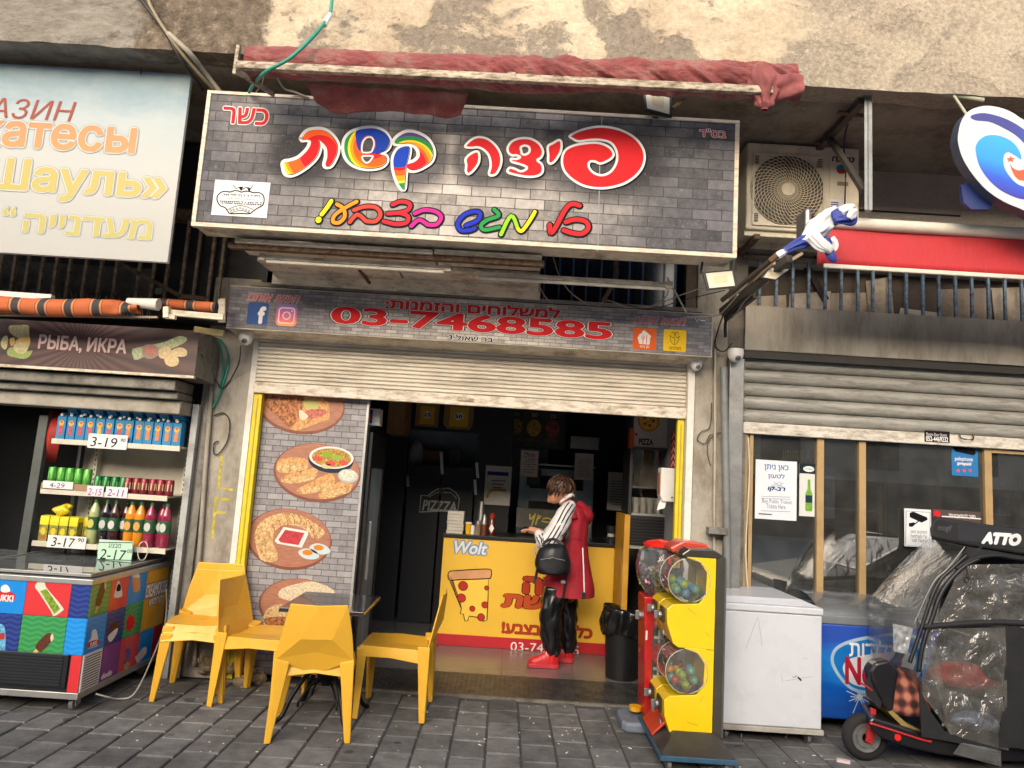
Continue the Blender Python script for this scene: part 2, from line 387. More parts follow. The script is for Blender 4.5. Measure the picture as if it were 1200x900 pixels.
# pavers beyond the picture: one laid sheet, kept pale to bounce light under the soffit
side = MB(); side.box(-9, 9, -8, -2.0, -.011, -.002); obj('paving_beyond', side, farp, pave, kind='stuff')
def paver_mat(i):
    k = NT('paver_tone_%d' % i); k.b.inputs['Roughness'].default_value = .85; k.b.inputs['Specular IOR Level'].default_value = .2
    r = random.Random(i); q = r.uniform(.8, 1.2); a = k.ramp(k.noise(9, 7, .7), [(.28, (.088*q, .087*q, .087*q, 1)), (.72, (.20*q, .197*q, .19*q, 1))])
    sp = k.ramp(k.noise(38, 3, .5), [(.70, 0.0), (.74, 1.0)]); a = k.mix(k.math('MULTIPLY', sp, .35), a, (.2, .19, .18, 1))
    st = k.ramp(k.noise(1.6, 5, .6), [(.5, 0.0), (.7, 1.0)]); a = k.mix(k.math('MULTIPLY', st, .55), a, (.03, .03, .032, 1))
    gm = k.ramp(k.noise(5.5, 2, .4), [(.72, 0.0), (.735, 1.0)]); a = k.mix(k.math('MULTIPLY', gm, .6), a, (.018, .018, .02, 1))
    k.l(a, k.b.inputs['Base Color']); k.bump(k.noise(70, 5, .7), .5, .006); return k.m
pm = [paver_mat(i) for i in range(4)]
meshes = []
for i in range(8):
    mb = MB(); w, l = .0985, .129; r = random.Random(i)
    z = [r.uniform(-.003, .0015) for _ in range(4)]; c = .006
    mb.add([(-w, -l, -.012), (w, -l, -.012), (w, l, -.012), (-w, l, -.012), (-w, -l, z[0]-c), (w, -l, z[1]-c), (w, l, z[2]-c), (-w, l, z[3]-c),
            (-w+c, -l+c, z[0]), (w-c, -l+c, z[1]), (w-c, l-c, z[2]), (-w+c, l-c, z[3])],
           [(8, 9, 10, 11), (0, 1, 5, 4), (1, 2, 6, 5), (2, 3, 7, 6), (3, 0, 4, 7), (4, 5, 9, 8), (5, 6, 10, 9), (6, 7, 11, 10), (7, 4, 8, 11)])
    me = bpy.data.meshes.new('paver'); me.from_pydata(mb.v, [], mb.f); me.materials.append(pm[i % 4]); meshes.append(me)
poff = origin(pave); rr = random.Random(3); rot = math.radians(1.0)
for i in range(-17, 16):
    for j in range(8):
        x = i*.21+.03; y = -.15-.27*j-(.09 if i % 2 else 0)+rr.uniform(-.006, .006)
        if y < -2.0: continue
        o = bpy.data.objects.new('paver', rr.choice(meshes)); COL.objects.link(o); o.parent = pave
        X = x*math.cos(rot)-y*math.sin(rot)*.6; o.location = V((X, y, rr.uniform(-.0015, .0015)))-poff; o.rotation_euler = (0, 0, rot+rr.uniform(-.006, .006))
# small litter on the paving (chips of paper and plaster)
mb = MB()
for _ in range(90):
    x, y = rr.uniform(-2.6, 2.2), rr.uniform(-1.5, -.1); s = rr.uniform(.003, .009); a = rr.random()*6
    mb.add([(x+s*math.cos(a+t)*rr.uniform(.6, 1.6), y+s*math.sin(a+t)*rr.uniform(.6, 1.6), .002) for t in (0, 1.5, 3.1, 4.6)]+[(x, y, .006)], [(0, 1, 4), (1, 2, 4), (2, 3, 4), (3, 0, 4), (3, 2, 1, 0)])
for _ in range(22):
    x, y = rr.uniform(-2.3, 2.0), rr.uniform(-1.4, -.06); a = rr.random()*6; mb.tube([(x, y, .006), (x+.022*math.cos(a), y+.022*math.sin(a), .006)], .0035, 6)
obj('litter', mb, M('paper_scraps', 'c9c4b8', .8), kind='stuff', label=None)
g0 = gnd(987, 893)
obj('cigarette_box', MB().bar(g0+V((-.03, .01, .008)), g0+V((.04, -.02, .008)), .03, .016), M('pinkish_card', 'd6c3c4', .6), label='small pale crumpled carton lying on the paving by the scooter wheel', cat='litter')
for px, py, s in ((686, 810, .018), (662, 846, .014), (698, 852, .02), (150, 852, .013), (102, 856, .014)): pass

# ================================================================ building
bld = thing('concrete_building', 'weathered concrete building with flaking tan beam above the shop fronts', 'building', (0, 0, 0))
def fas(u, v):
    x = -7+14*u; z = 4.22+2.4*v
    n = noise.fractal(V((x*1.3, 0, z*1.7)), 1, 2, 4)*.02+noise.noise(V((x*9, 3, z*9)))*.006
    y = -1.22+n
    if v < .012: z += noise.noise(V((x*6, 1, 0)))*.012
    if x > 1.5: y += -.0
    return (x, y, z)
mb = MB(); mb.grid(fas, 420, 70); obj('fascia_beam', mb, plas, bld, smooth=180, recalc=False)
obj('beam_core', B(-7, 7, -1.18, 1.5, 4.25, 6.6), concrete, bld)
mb = MB(); mb.grid(lambda u, v: (-7+14*u, -1.22+1.22*v, 4.22+.04*math.sin(v*math.pi)+.05*v+noise.noise(V((u*50, v*5, 0)))*.006), 260, 14); obj('soffit', mb, plas, bld, smooth=180, recalc=False)
obj('wall', B(1.72, 7, .0, .3, 3.42, 4.4), rend, bld)
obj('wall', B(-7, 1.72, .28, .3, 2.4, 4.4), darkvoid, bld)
# thin joint line and a scar in the render of the right wall
mb = MB(); mb.box(2.35, 3.45, -.012, .0, 3.905, 3.915); mb.box(2.3, 5, -.004, .0, 3.62, 3.63); obj('joint', mb, darkvoid, bld)
pil = M('pillar_plaster', 'a39d92', .85, var=.1, vs=3, dirt='6e6656', damt=.5, ds=4, bump=.35, bs=45, dst=(1, 1, .5))
obj('pillar', B(-2.46, -2.09, .01, .28, 0, 3.05), pil, bld, bev=.008)
obj('pillar', B(1.355, 1.60, -.06, .28, 0, 4.3), pil, bld, bev=.008)
obj('metal_post', B(1.60, 1.71, -.13, -.02, 0, 2.62), steel, bld, bev=.004)
obj('pillar', B(1.60, 1.76, -.015, .28, 0, 4.3), M('pillar_grey', '77716a', .85, var=.12, dirt='413a30', damt=.5, bump=.3), bld)
# broken base of the left pillar
mb = MB(); r2 = random.Random(5)
for _ in range(26):
    x, y, s = r2.uniform(-2.2, -1.75), r2.uniform(-.1, .0), r2.uniform(.02, .055); mb.sph((x, y, r2.uniform(.02, .16)), s, 6, (1.2, .7, .8))
obj('rubble', mb, M('crumbled_plaster', '8a7a63', .95, var=.25, vs=20, bump=.6), bld, kind='stuff')
# shop interiors: shells
tilem = NT('shop_tiles'); tilem.b.inputs['Roughness'].default_value = .22; bb = tilem.n('TexBrick'); bb.offset = 0; bb.inputs['Scale'].default_value = 1; bb.inputs['Brick Width'].default_value = .6; bb.inputs['Row Height'].default_value = .6
bb.inputs['Mortar Size'].default_value = .002; bb.inputs['Color1'].default_value = (.14, .13, .125, 1); bb.inputs['Color2'].default_value = (.16, .15, .14, 1); bb.inputs['Mortar'].default_value = (.07, .065, .06, 1)
tilem.l(tilem.coord(), bb.inputs['Vector']); tilem.l(bb.outputs[0], tilem.b.inputs['Base Color'])
obj('shop_floor', B(-2.08, 1.352, .45, 6.2, -.01, .045), tilem.m, kind='structure')
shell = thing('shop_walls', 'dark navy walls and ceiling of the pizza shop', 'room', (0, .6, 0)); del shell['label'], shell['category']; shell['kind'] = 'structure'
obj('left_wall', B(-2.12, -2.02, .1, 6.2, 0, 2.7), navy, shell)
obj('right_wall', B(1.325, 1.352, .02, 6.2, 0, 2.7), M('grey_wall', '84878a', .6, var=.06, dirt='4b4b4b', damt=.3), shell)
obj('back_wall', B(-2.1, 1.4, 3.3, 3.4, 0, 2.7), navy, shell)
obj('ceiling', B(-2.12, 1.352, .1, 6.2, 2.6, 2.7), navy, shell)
obj('left_shop_room', MB().box(-5.6, -2.47, 1.9, 2.0, 0, 2.6).box(-5.6, -2.47, .3, 2.0, 2.5, 2.6).box(-2.5, -2.465, .28, 2.0, 0, 2.6).box(-5.8, -5.6, -.1, 2.0, 0, 2.7).box(-7, -5.6, -.1, .0, 0, 2.7), darkvoid, kind='structure')  # last two boxes: unseen end walls added to block light from the side
obj('right_shop_room', MB().box(1.76, 7, 3.4, 3.5, 0, 2.7).box(1.76, 7, .3, 3.5, 2.6, 2.7).box(1.73, 1.76, .28, 3.5, 0, 2.7).box(6.95, 7.05, .0, 3.5, 0, 2.7), M('brown_black', '1b1a1c', .7, var=.4, vs=2), kind='structure')  # last box: unseen end wall added to close the room against side light
# ribbed metal threshold ramp
def checker():
    k = NT('checker_plate'); k.b.inputs['Metallic'].default_value = .7; k.b.inputs['Roughness'].default_value = .42
    k.l(k.ramp(k.noise(12, 5, .7), [(.3, (.05, .05, .05, 1)), (.7, (.16, .155, .15, 1))]), k.b.inputs['Base Color']); return k.m
chk = checker()
th = thing('threshold_ramp', 'worn dark checker plate ramp in the pizza shop doorway', 'ramp', (-.35, .3, 0))
obj('plate', MB().prism([(-2.07, .0, -.01), (-2.07, .0, .006), (-2.07, .45, .047), (-2.07, .45, -.01)], (3.42, 0, 0)), chk, th)
mb = MB(); n = 0
for j in range(11):
    y = .04+j*.037; z = .006+y*.0911+.0012
    for i in range(92):
        x = -2.04+i*.037; s = 1 if (i+j) % 2 else -1
        c, d = .011, .0035; a = math.radians(45)*s; ca, sa = math.cos(a), math.sin(a)
        P = [(x+p*ca-q*sa, y+p*sa+q*ca) for p, q in ((-c, 0), (0, -d), (c, 0), (0, d))]
        mb.add([(p[0], p[1], z-.001+(p[1]-y)*.0911) for p in P]+[(x, y, z+.002)], [(0, 1, 4), (1, 2, 4), (2, 3, 4), (3, 0, 4)])
obj('tread', mb, chk, th, kind='stuff', recalc=False)
obj('edging', B(-2.06, 1.35, -.03, .0, -.01, .012), greymetal, th)
# ================================================================ main sign
def halo(k, s, col):
    'printed soft dark glow round each logo letter'
    acc = None
    for px, py, rx, rz in ((360, 180, .24, .19), (430, 175, .27, .19), (486, 182, .26, .22), (567, 184, .22, .19), (612, 186, .23, .19), (651, 178, .12, .17), (708, 186, .40, .27)):
        c = at(px, py, -1.12); a = k.math('POWER', k.math('MULTIPLY', k.math('SUBTRACT', s.outputs[0], c.x-.01), 1/rx), 2); b = k.math('POWER', k.math('MULTIPLY', k.math('SUBTRACT', s.outputs[2], c.z-.01), 1/rz), 2)
        v = k.math('MULTIPLY', k.math('SUBTRACT', 1.6, k.math('ADD', a, b)), 1.0, True); acc = v if acc is None else k.math('MAXIMUM', acc, v)
    return k.mix(k.math('MULTIPLY', acc, .88), col, (.05, .05, .06, 1))
def brickprint(name, bw, rh, mortar, lo, hi, mort, warm=None, z0=0, x0=0, mort_w=.0035, bsq=1):
    k = NT(name); k.b.inputs['Roughness'].default_value = .6; k.b.inputs['Specular IOR Level'].default_value = .15
    s = k.n('SeparateXYZ'); k.l(k.coord(), s.inputs[0]); cb = k.n('CombineXYZ')
    wob = k.math('MULTIPLY', k.math('SUBTRACT', k.noise(7, 2), .5), rh*.12)
    k.l(k.math('SUBTRACT', s.outputs[0], x0), cb.inputs[0]); k.l(k.math('ADD', k.math('SUBTRACT', s.outputs[2], z0), wob), cb.inputs[1])
    b = k.n('TexBrick'); b.inputs['Scale'].default_value = 1; b.inputs['Brick Width'].default_value = bw; b.inputs['Row Height'].default_value = rh; b.inputs['Mortar Size'].default_value = mort_w
    b.inputs['Mortar Smooth'].default_value = .3; b.inputs['Bias'].default_value = 0
    b.inputs['Color1'].default_value = (0, 0, 0, 1); b.inputs['Color2'].default_value = (1, 1, 1, 1); b.inputs['Mortar'].default_value = (.5, .5, .5, 1); k.l(cb.outputs[0], b.inputs['Vector'])
    tone = k.mix(.5, b.outputs[0], k.ramp(k.noise(18, 7, .7), [(.25, 0.0), (.75, 1.0)]))
    col = k.ramp(tone, [(.12, srgb(lo)), (.88, srgb(hi))])
    if bsq > 1: col = halo(k, s, col)
    if warm: # the printed picture of a wall has a warm lit middle and bluish dark ends
        g = k.ramp(k.noise(1.1, 3, .5), [(.35, 0.0), (.65, 1.0)]); xx = k.math('ABSOLUTE', k.math('ADD', s.outputs[0], .42)); e = k.ramp(k.math('MULTIPLY', xx, .5), [(.25, 0.0), (.9, 1.0)])
        col = k.mix(k.math('MULTIPLY', k.math('ADD', e, k.math('MULTIPLY', g, .45), True), .85), col, srgb(warm), 'MULTIPLY')
    hl = k.math('MULTIPLY', k.ramp(k.noise(50, 5, .75), [(.58, 0.0), (.72, 1.0)]), .35); col = k.mix(hl, col, (.62, .60, .58, 1))
    col = k.mix(k.math('MULTIPLY', b.outputs[1], .85), col, srgb(mort)); k.l(col, k.b.inputs['Base Color']); return k.m
bp1 = brickprint('sign_brick_print', .190, .0685, .004, '7b7773', 'd8d0c8', '3a3836', '555d72', z0=3.05, bsq=2)
bp2 = brickprint('strip_brick_print', .085, .026, .002, '9d9691', 'e6dfd6', '5c5855', '7a8098', mort_w=.0022)
bp3 = brickprint('poster_brick_print', .118, .046, .003, '77757a', 'a7a5a6', '45434a', None, mort_w=.003)
Y1 = -1.12; P1 = YP(Y1)
tl, tr, bl, br_ = P1.hit(243.7, 109.3), P1.hit(868.7, 138.7), P1.hit(223.7, 265), P1.hit(861, 302.5)
SX0, SX1, SZ0, SZ1 = (tl.x+bl.x)/2, (tr.x+br_.x)/2, (bl.z+br_.z)/2, (tl.z+tr.z)/2
sg = thing('shop_sign', 'long lightbox sign printed with grey bricks and big red and rainbow Hebrew lettering', 'sign', ((SX0+SX1)/2, Y1, SZ0))
obj('box', B(SX0+.01, SX1-.01, Y1+.006, Y1+.22, SZ0+.01, SZ1-.01), cream, sg)
obj('face', MB().add([(SX0+.02, Y1, SZ0+.02), (SX1-.02, Y1, SZ0+.02), (SX1-.02, Y1, SZ1-.02), (SX0+.02, Y1, SZ1-.02)], [(0, 1, 2, 3)]), bp1, sg)
fw = .027; frm = M('sign_frame', 'd5c8b2', .5, var=.08, dirt='7d4f3c', damt=.38, ds=9, dst=(1, 1, 4))
obj('frame', MB().box(SX0, SX1, Y1-.008, Y1+.03, SZ0, SZ0+fw).box(SX0, SX1, Y1-.008, Y1+.03, SZ1-fw*.8, SZ1).box(SX0, SX0+fw, Y1-.0075, Y1+.029, SZ0+fw, SZ1-fw*.8).box(SX1-fw, SX1, Y1-.0075, Y1+.029, SZ0+fw, SZ1-fw*.8), frm, sg, bev=.002)
line(P1, [(706, 132), (703.5, 165), (700.5, 295)], .006, M('seam', '8d8984', .5), sg, name='seam', lift=.0022, smooth=False)
def ringmat(name, cx, cz, stops):
    k = NT(name); k.b.inputs['Specular IOR Level'].default_value = .12; k.b.inputs['Roughness'].default_value = .6; g = k.n('NewGeometry'); vm = k.n('VectorMath'); vm.operation = 'SUBTRACT'
    k.l(g.outputs['Position'], vm.inputs[0]); c = P1.hit(cx, cz); vm.inputs[1].default_value = c; sc = k.n('VectorMath'); sc.operation = 'MULTIPLY'; sc.inputs[1].default_value = (1, 0, 1); k.l(vm.outputs[0], sc.inputs[0])
    ln = k.n('VectorMath'); ln.operation = 'LENGTH'; k.l(sc.outputs[0], ln.inputs[0]); k.l(k.ramp(ln.outputs['Value'], [(p, srgb(q)) for p, q in stops], True), k.b.inputs['Base Color']); return k.m
RED, BLK, WHT = INK('d9262c'), INK('15141a'), INK('ececec')
A_ = lambda L: [(320+x/5, 130+y/5) for x, y in L]
B_ = lambda L: [(530+x/5, 130+y/5) for x, y in L]
tav = [(170,165),(200,125),(250,112),(300,118),(345,150),(375,200),(372,250),(350,300),(330,322),(308,318),(318,270),(315,220),(290,185),(268,172),(272,210),(255,265),(215,310),(160,350),(110,372),(78,365),(68,335),(66,305),(100,298),(150,280),(200,235),(222,195),(218,172),(195,165)]
shn = [(418,225),(425,170),(460,130),(520,108),(590,104),(650,128),(682,178),(668,222),(625,245),(600,252),(650,262),(664,290),(640,322),(585,336),(525,333),(468,312),(432,275)]
sh1 = [(520,245),(520,190),(545,155),(580,153),(597,185),(590,225),(572,248)]; sh2 = [(525,262),(520,285),(540,308),(562,306),(582,285),(588,262)]
shb = [(488,120),(540,106),(600,106),(655,132),(682,178),(665,225),(620,247),(580,250),(599,215),(599,178),(577,149),(543,151),(517,188),(514,238),(495,215),(486,165)]
kf1 = [(712,185),(740,150),(790,128),(850,140),(905,175),(935,235),(925,290),(880,325),(830,345),(795,340),(782,318),(830,300),(858,270),(855,230),(830,200),(790,188),(750,190)]
kf2 = [(712,260),(735,225),(770,210),(797,215),(795,260),(780,320),(772,400),(765,460),(735,425),(712,360),(705,300)]
heA = [(75,210),(105,175),(150,155),(205,165),(255,205),(285,260),(285,315),(262,365),(235,380),(215,370),(225,320),(215,265),(185,230),(150,215),(110,218)]
heB = [(78,285),(100,258),(140,238),(158,255),(155,305),(125,350),(95,372),(80,355),(82,320)]
tsd = [(328,245),(325,215),(350,180),(400,162),(460,165),(510,195),(532,240),(520,275),(498,290),(525,315),(530,355),(505,380),(450,388),(380,378),(325,360),(335,335),(365,340),(400,355),(430,345),(435,330),(400,315),(350,300),(345,282),(375,283),(398,272),(375,262),(350,262)]
tsh = [(405,240),(402,215),(425,205),(450,215),(450,243),(425,258),(408,252)]
yod = [(560,210),(590,190),(625,172),(640,190),(635,240),(605,290),(580,310),(562,300),(562,260)]
pe = [(688,148),(740,120),(820,98),(900,95),(990,115),(1070,160),(1118,225),(1125,295),(1095,360),(1030,415),(950,445),(860,455),(770,440),(700,400),(655,350),(642,290),(660,235),(710,205),(790,190),(860,190),(920,215),(945,255),(925,285),(870,310),(835,298),(805,300),(800,330),(830,365),(880,378),(930,355),(962,300),(962,240),(930,190),(870,172),(800,172),(740,180),(705,165)]
rain = lambda c, st: ringmat('rainbow_%d' % len(_M), c[0], c[1], st) if not _M.setdefault('rainbow_%d' % len(_M), None) else None
R0, O0, Y0_, G0, B0 = 'cf1a22', 'e8601a', 'ee9818', '208a44', '1540b0'
rt = ringmat('rainbow_tav', 320+270/5, 130+(250)/5, [(0, R0), (.125, 'ef5a2b'), (.148, O0), (.205, Y0_), (.225, 'f2d32f'), (.245, G0)])
rs = ringmat('rainbow_shin', 320+590/5, 130+215/5, [(0, R0), (.075, 'ef5a2b'), (.105, O0), (.13, Y0_), (.15, 'f2d32f'), (.165, G0)])
rk = ringmat('rainbow_kof', 320+800/5, 130+310/5, [(0, R0), (.105, 'ef5a2b'), (.125, Y0_), (.145, 'f2d32f'), (.16, G0), (.185, '5d3c8c')])
rl = ringmat('rainbow_leg', 320+740/5, 130+250/5, [(0, B0), (.095, R0), (.115, O0), (.15, Y0_), (.185, 'f2d32f'), (.2, G0)])
def logo(outer, holes, mat, wrap, fat):
    px = wrap(outer); hs = [wrap(h) for h in holes]
    shape(P1, px, BLK, sg, 'lettering_shadow', .0022, holes=hs, dxy=(.010, -.006)); line(P1, px, fat*.9, BLK, sg, 'lettering_shadow', .0024, True, dxy=(.012, -.007))
    if fat > .03:
        line(P1, px, fat, WHT, sg, 'lettering_outline', .0032, True)
        for h in hs: line(P1, h, fat*.55, WHT, sg, 'lettering_outline', .0032, True)
        shape(P1, px, mat, sg, 'logo_letter', .0042, holes=hs); line(P1, px, .005, BLK, sg, 'lettering_edge', .0036, True, dxy=(.004, -.002))
    else:
        shape(P1, px, mat, sg, 'logo_letter', .0032, holes=hs); line(P1, px, fat, WHT, sg, 'lettering_outline', .0042, True)
        for h in hs: line(P1, h, fat, WHT, sg, 'lettering_outline', .0042, True)
mbd = line(P1, A_([(380, 215), (425, 215)]), .02, WHT, sg, lift=.003, smooth=False, name='lettering_outline')
logo(tav, [], rt, A_, .044); logo(shn, [sh1, sh2], rs, A_, .040); shape(P1, A_(shb), INK(B0), sg, 'logo_letter', .0050); logo(kf1, [], rk, A_, .044); logo(kf2, [], rl, A_, .036)
for L, h in ((heA, []), (heB, []), (tsd, [tsh]), (yod, []), (pe, [])): logo(L, h, RED, B_, .0155)
def brush(strokes, col, wrap, w=.0245, dark='16121c'):
    for st in strokes:
        line(P1, wrap(st), w+.021, INK(dark), sg, 'lettering_shadow', .0024, dxy=(.003, -.002)); line(P1, wrap(st), w, INK(col), sg, 'lettering', .0036)
brush([[(268,636),(266,642)]], 'f6ee22', A_, .036); brush([[(285,608),(315,570),(342,528)]], 'f6ee22', A_, .026)
brush([[(375,548),(412,572),(420,620),(388,655),(352,650),(362,612),(420,570),(490,532)]], 'f79a2c', A_, .024)
brush([[(450,652),(495,608),(545,646)], [(475,582),(535,562),(602,566),(630,605),(603,646),(550,647)]], 'ee4b3c', A_)
brush([[(700,550),(750,532),(800,545),(792,580),(738,597),(672,602)], [(738,597),(790,618),(782,655),(722,665),(648,648)]], 'e5283a', A_)
brush([[(810,676),(855,640),(905,667)], [(830,602),(885,582),(950,590),(985,622),(960,665),(905,668)]], 'dd2a93', A_)
brush([[(80,672),(148,642),(163,602),(130,590),(70,610),(32,660),(50,700),(100,700),(132,688)]], '1f35c4', B_)
brush([[(245,578),(272,614),(205,640),(168,672),(190,698),(275,682)]], '2c9a4e', B_, .024)
brush([[(285,725),(345,615),(385,693)]], '9ad62c', B_, .024); brush([[(385,693),(408,704),(450,650),(484,592)]], 'e8dc2a', B_, .024)
brush([[(570,668),(576,715),(602,688),(660,582),(700,546),(745,556)], [(665,652),(722,637),(782,650),(796,688),(760,720),(702,716),(652,700)]], 'dc2a2e', B_, .028)
def outlined(pl, s, a, b, fill, rim, parent, off, extra, **k):
    text(pl, s, a, b, rim, parent, 'lettering_outline', off=off, extra=extra, lift=k.pop('l0', .0025), **{q: w for q, w in k.items()}); text(pl, s, a, b, fill, parent, 'lettering', off=off, lift=.0035, **k)
outlined(P1, he('כשר'), (260, 144.5), (316, 128), RED, WHT, sg, .022, .035)
outlined(P1, he('בס"ד'), (819.5, 160.3), (850.5, 152.5), RED, WHT, sg, .012, .05)
# kosher certificate with a crown outline and ears of wheat
kos = sheet('certificate_sticker', PL((0, Y1-.004, 0)), (247.3, 251.7), (317, 214.2), WHT, sg, t=.0025)
K_ = lambda L: [(235+x/12, 200+y/12) for x, y in L]; PK = PL((0, Y1-.004, 0)); mb = MB()
line(PK, K_([(235,420),(240,355),(290,305),(350,292),(420,300),(480,282),(540,288),(575,302),(640,288),(700,296),(750,310),(820,308),(880,345),(895,420),(870,490),(800,530),(740,570),(690,605),(560,602),(420,605),(380,565),(345,520),(275,490)]), .0075, BLK, sg, closed=True, lift=.001, mb=mb)
line(PK, K_([(385,545),(560,490),(740,545)]), .004, BLK, sg, lift=.001, mb=mb); line(PK, K_([(430,595),(560,560),(690,595)]), .004, BLK, sg, lift=.0013, mb=mb)
line(PK, K_([(460,200),(500,250),(560,232),(590,262)]), .005, BLK, sg, lift=.001, mb=mb); line(PK, K_([(735,210),(700,255),(640,235),(600,262)]), .005, BLK, sg, lift=.001, mb=mb)
for q in ((425, 560), (465, 550), (512, 538), (560, 525), (600, 538), (640, 552), (683, 567)): line(PK, K_([(q[0]-12, q[1]), (q[0], q[1]-14), (q[0]+12, q[1]), (q[0], q[1]+14)]), .003, BLK, sg, closed=True, lift=.001, mb=mb)
shape(PK, K_([(540, 232), (600, 228), (585, 262), (572, 285)]), BLK, sg, 'emblem', .001); shape(PK, K_([(625, 232), (690, 240), (700, 282), (672, 280), (655, 250)]), BLK, sg, 'emblem', .001)
rk_ = random.Random(2)
for y0, x0, x1, h in ((340, 325, 820, 26), (398, 395, 755, 10), (438, 270, 860, 20), (465, 300, 840, 14)):
    x = x0
    while x < x1:
        w = rk_.uniform(14, 30); dy = (x-560)*.045
        line(PK, K_([(x, y0+dy), (x+w*.7, y0+dy)]), .0045 if h > 12 else .003, BLK, sg, lift=.001, mb=mb, smooth=False)
        if h > 12: line(PK, K_([(x+w*.6, y0+dy), (x+w*.6, y0+dy+h)]), .0035, BLK, sg, lift=.0012, mb=mb, smooth=False)
        x += w+rk_.choice((4, 6, 22))
flatobj('emblem', mb, BLK, sg)

# ================================================================ phone strip sign
Y2 = -.27; P2 = YP(Y2); a, b, c, d = P2.hit(270, 335), P2.hit(834.5, 369.5), P2.hit(266, 382.5), P2.hit(833, 418.7)
TX0, TX1, TZ0, TZ1 = (a.x+c.x)/2, (b.x+d.x)/2, (c.z+d.z)/2, (a.z+b.z)/2
st = thing('phone_sign', 'narrow fascia sign with red phone number over printed grey bricks', 'sign', ((TX0+TX1)/2, Y2, TZ0))
obj('box', MB().prism([(TX0+.005, Y2+.004, TZ0), (TX0+.005, Y2+.004, TZ1), (TX0+.005, -.02, TZ1), (TX0+.005, -.02, TZ0-.03)], (TX1-TX0-.01, 0, 0)), cream, st)
obj('face', MB().add([(TX0, Y2, TZ0), (TX1, Y2, TZ0), (TX1, Y2, TZ1), (TX0, Y2, TZ1)], [(0, 1, 2, 3)]), bp2, st)
obj('rim', MB().box(TX0-.004, TX1+.004, Y2-.004, Y2+.02, TZ1, TZ1+.007).box(TX0-.004, TX1+.004, Y2-.004, Y2+.02, TZ0-.007, TZ0).box(TX1, TX1+.006, Y2-.0035, Y2+.019, TZ0, TZ1), M('strip_rim', 'b9b0a2', .5, dirt='6a5a48', damt=.4), st)
text(P2, '03-7468585', (387, 379), (718, 378), BLK, st, 'lettering_outline', off=.035, extra=.035, lift=.0018); outlined(P2, '03-7468585', (387, 379), (718, 378), RED, WHT, st, .035, .02)
outlined(P2, he('למשלוחים והזמנות:'), (451, 361.5), (657, 361), RED, WHT, st, .035, .022)
outlined(P2, he('בר שאול 3'), (525, 398), (578, 395), BLK, WHT, st, .02, .05)
outlined(P2, he('חפשו אותנו'), (291, 352), (351, 347), RED, WHT, st, .0, .03, shear=.35); outlined(P2, he('חפשו אותנו'), (744, 378.5), (803, 374), RED, WHT, st, .0, .03, shear=.35)
def grad(name, stops, ax=2, z0=0, z1=1, extra=None):
    k = NT(name); k.b.inputs['Roughness'].default_value = .45; s = k.n('SeparateXYZ'); k.l(k.coord(), s.inputs[0])
    v = k.math('MULTIPLY', k.math('SUBTRACT', s.outputs[ax], z0), 1/(z1-z0), True); k.l(k.ramp(v, [(p, srgb(c)) for p, c in stops]), k.b.inputs['Base Color']); return k.m
def rrect(pl, a, b, r, mat, parent, name, lift=.0025):
    (u0, v0), (u1, v1) = pl.uv(*a), pl.uv(*b); r = r*(u1-u0); L = []
    for cx, cy, s in ((u1-r, v1-r, 0), (u0+r, v1-r, 1), (u0+r, v0+r, 2), (u1-r, v0+r, 3)):
        for k in range(5): t = (s+k/4)*math.pi/2; L.append((cx+r*math.cos(t), cy+r*math.sin(t)))
    mb = MB(); mb.add([pl.pt(u, v, lift) for u, v in L], [tuple(range(len(L)))]); return flatobj(name, mb, mat, parent)
rrect(P2, (288.7, 379.5), (315.5, 355.5), .08, INK('3b5998'), st, 'social_icon'); text(P2, 'f', (301, 379.5), (312.5, 359.3), WHT, st, off=.05)
zi = P2.hit(335, 370).z
rrect(P2, (322.3, 381.5), (349.7, 358.3), .24, grad('instagram_gradient', [(0, 'f3a53a'), (.35, 'e0405a'), (.65, 'b8308c'), (1, '6a45b5')], 2, zi-.09, zi+.09), st, 'social_icon')
mb = MB(); u, v = P2.uv(336, 370); s = .058
Lr = []
for cx, cy, q in ((s-.02, s-.02, 0), (-s+.02, s-.02, 1), (-s+.02, -s+.02, 2), (s-.02, -s+.02, 3)):
    for k2 in range(4): t = (q+k2/3)*math.pi/2; Lr.append((u+cx+.02*math.cos(t), v+cy+.02*math.sin(t)))
ribbon(P2, Lr, .009, .0035, mb, True); ribbon(P2, [(u+.028*math.cos(t*.5236), v+.028*math.sin(t*.5236)) for t in range(12)], .009, .0035, mb, True); disc(P2, u+.038, v+.038, .006, .006, .0036, mb, 10); flatobj('camera_outline', mb, WHT, st)
rrect(P2, (741.2, 409), (769.2, 385.5), .06, INK('e2652c'), st, 'delivery_icon'); rrect(P2, (777, 411), (804.4, 387.3), .06, INK('f0c62c'), st, 'delivery_icon')
shape(P2, [(747, 396), (750, 391), (752, 391), (752, 389), (755, 387), (763, 394), (762, 396), (761, 404), (749, 403)], WHT, st, 'house_mark', .0035, smooth=False); mb = MB()
for x in (753.3, 757.5): line(P2, [(x+.3, 393), (x, 402.5)], .006, INK('e2652c'), st, lift=.0045, mb=mb, smooth=False)
line(P2, [(752, 394), (752, 396.5), (755, 396.8), (755.2, 394.2)], .0035, INK('e2652c'), st, lift=.0046, mb=mb); flatobj('cutlery_mark', mb, INK('e2652c'), st)
text(P2, he('תן ביס'), (749.5, 408.3), (760.5, 405.3), WHT, st, off=.02); text(P2, he('משלוחה'), (784, 409.6), (798, 406), BLK, st, off=.01)
mb = MB()
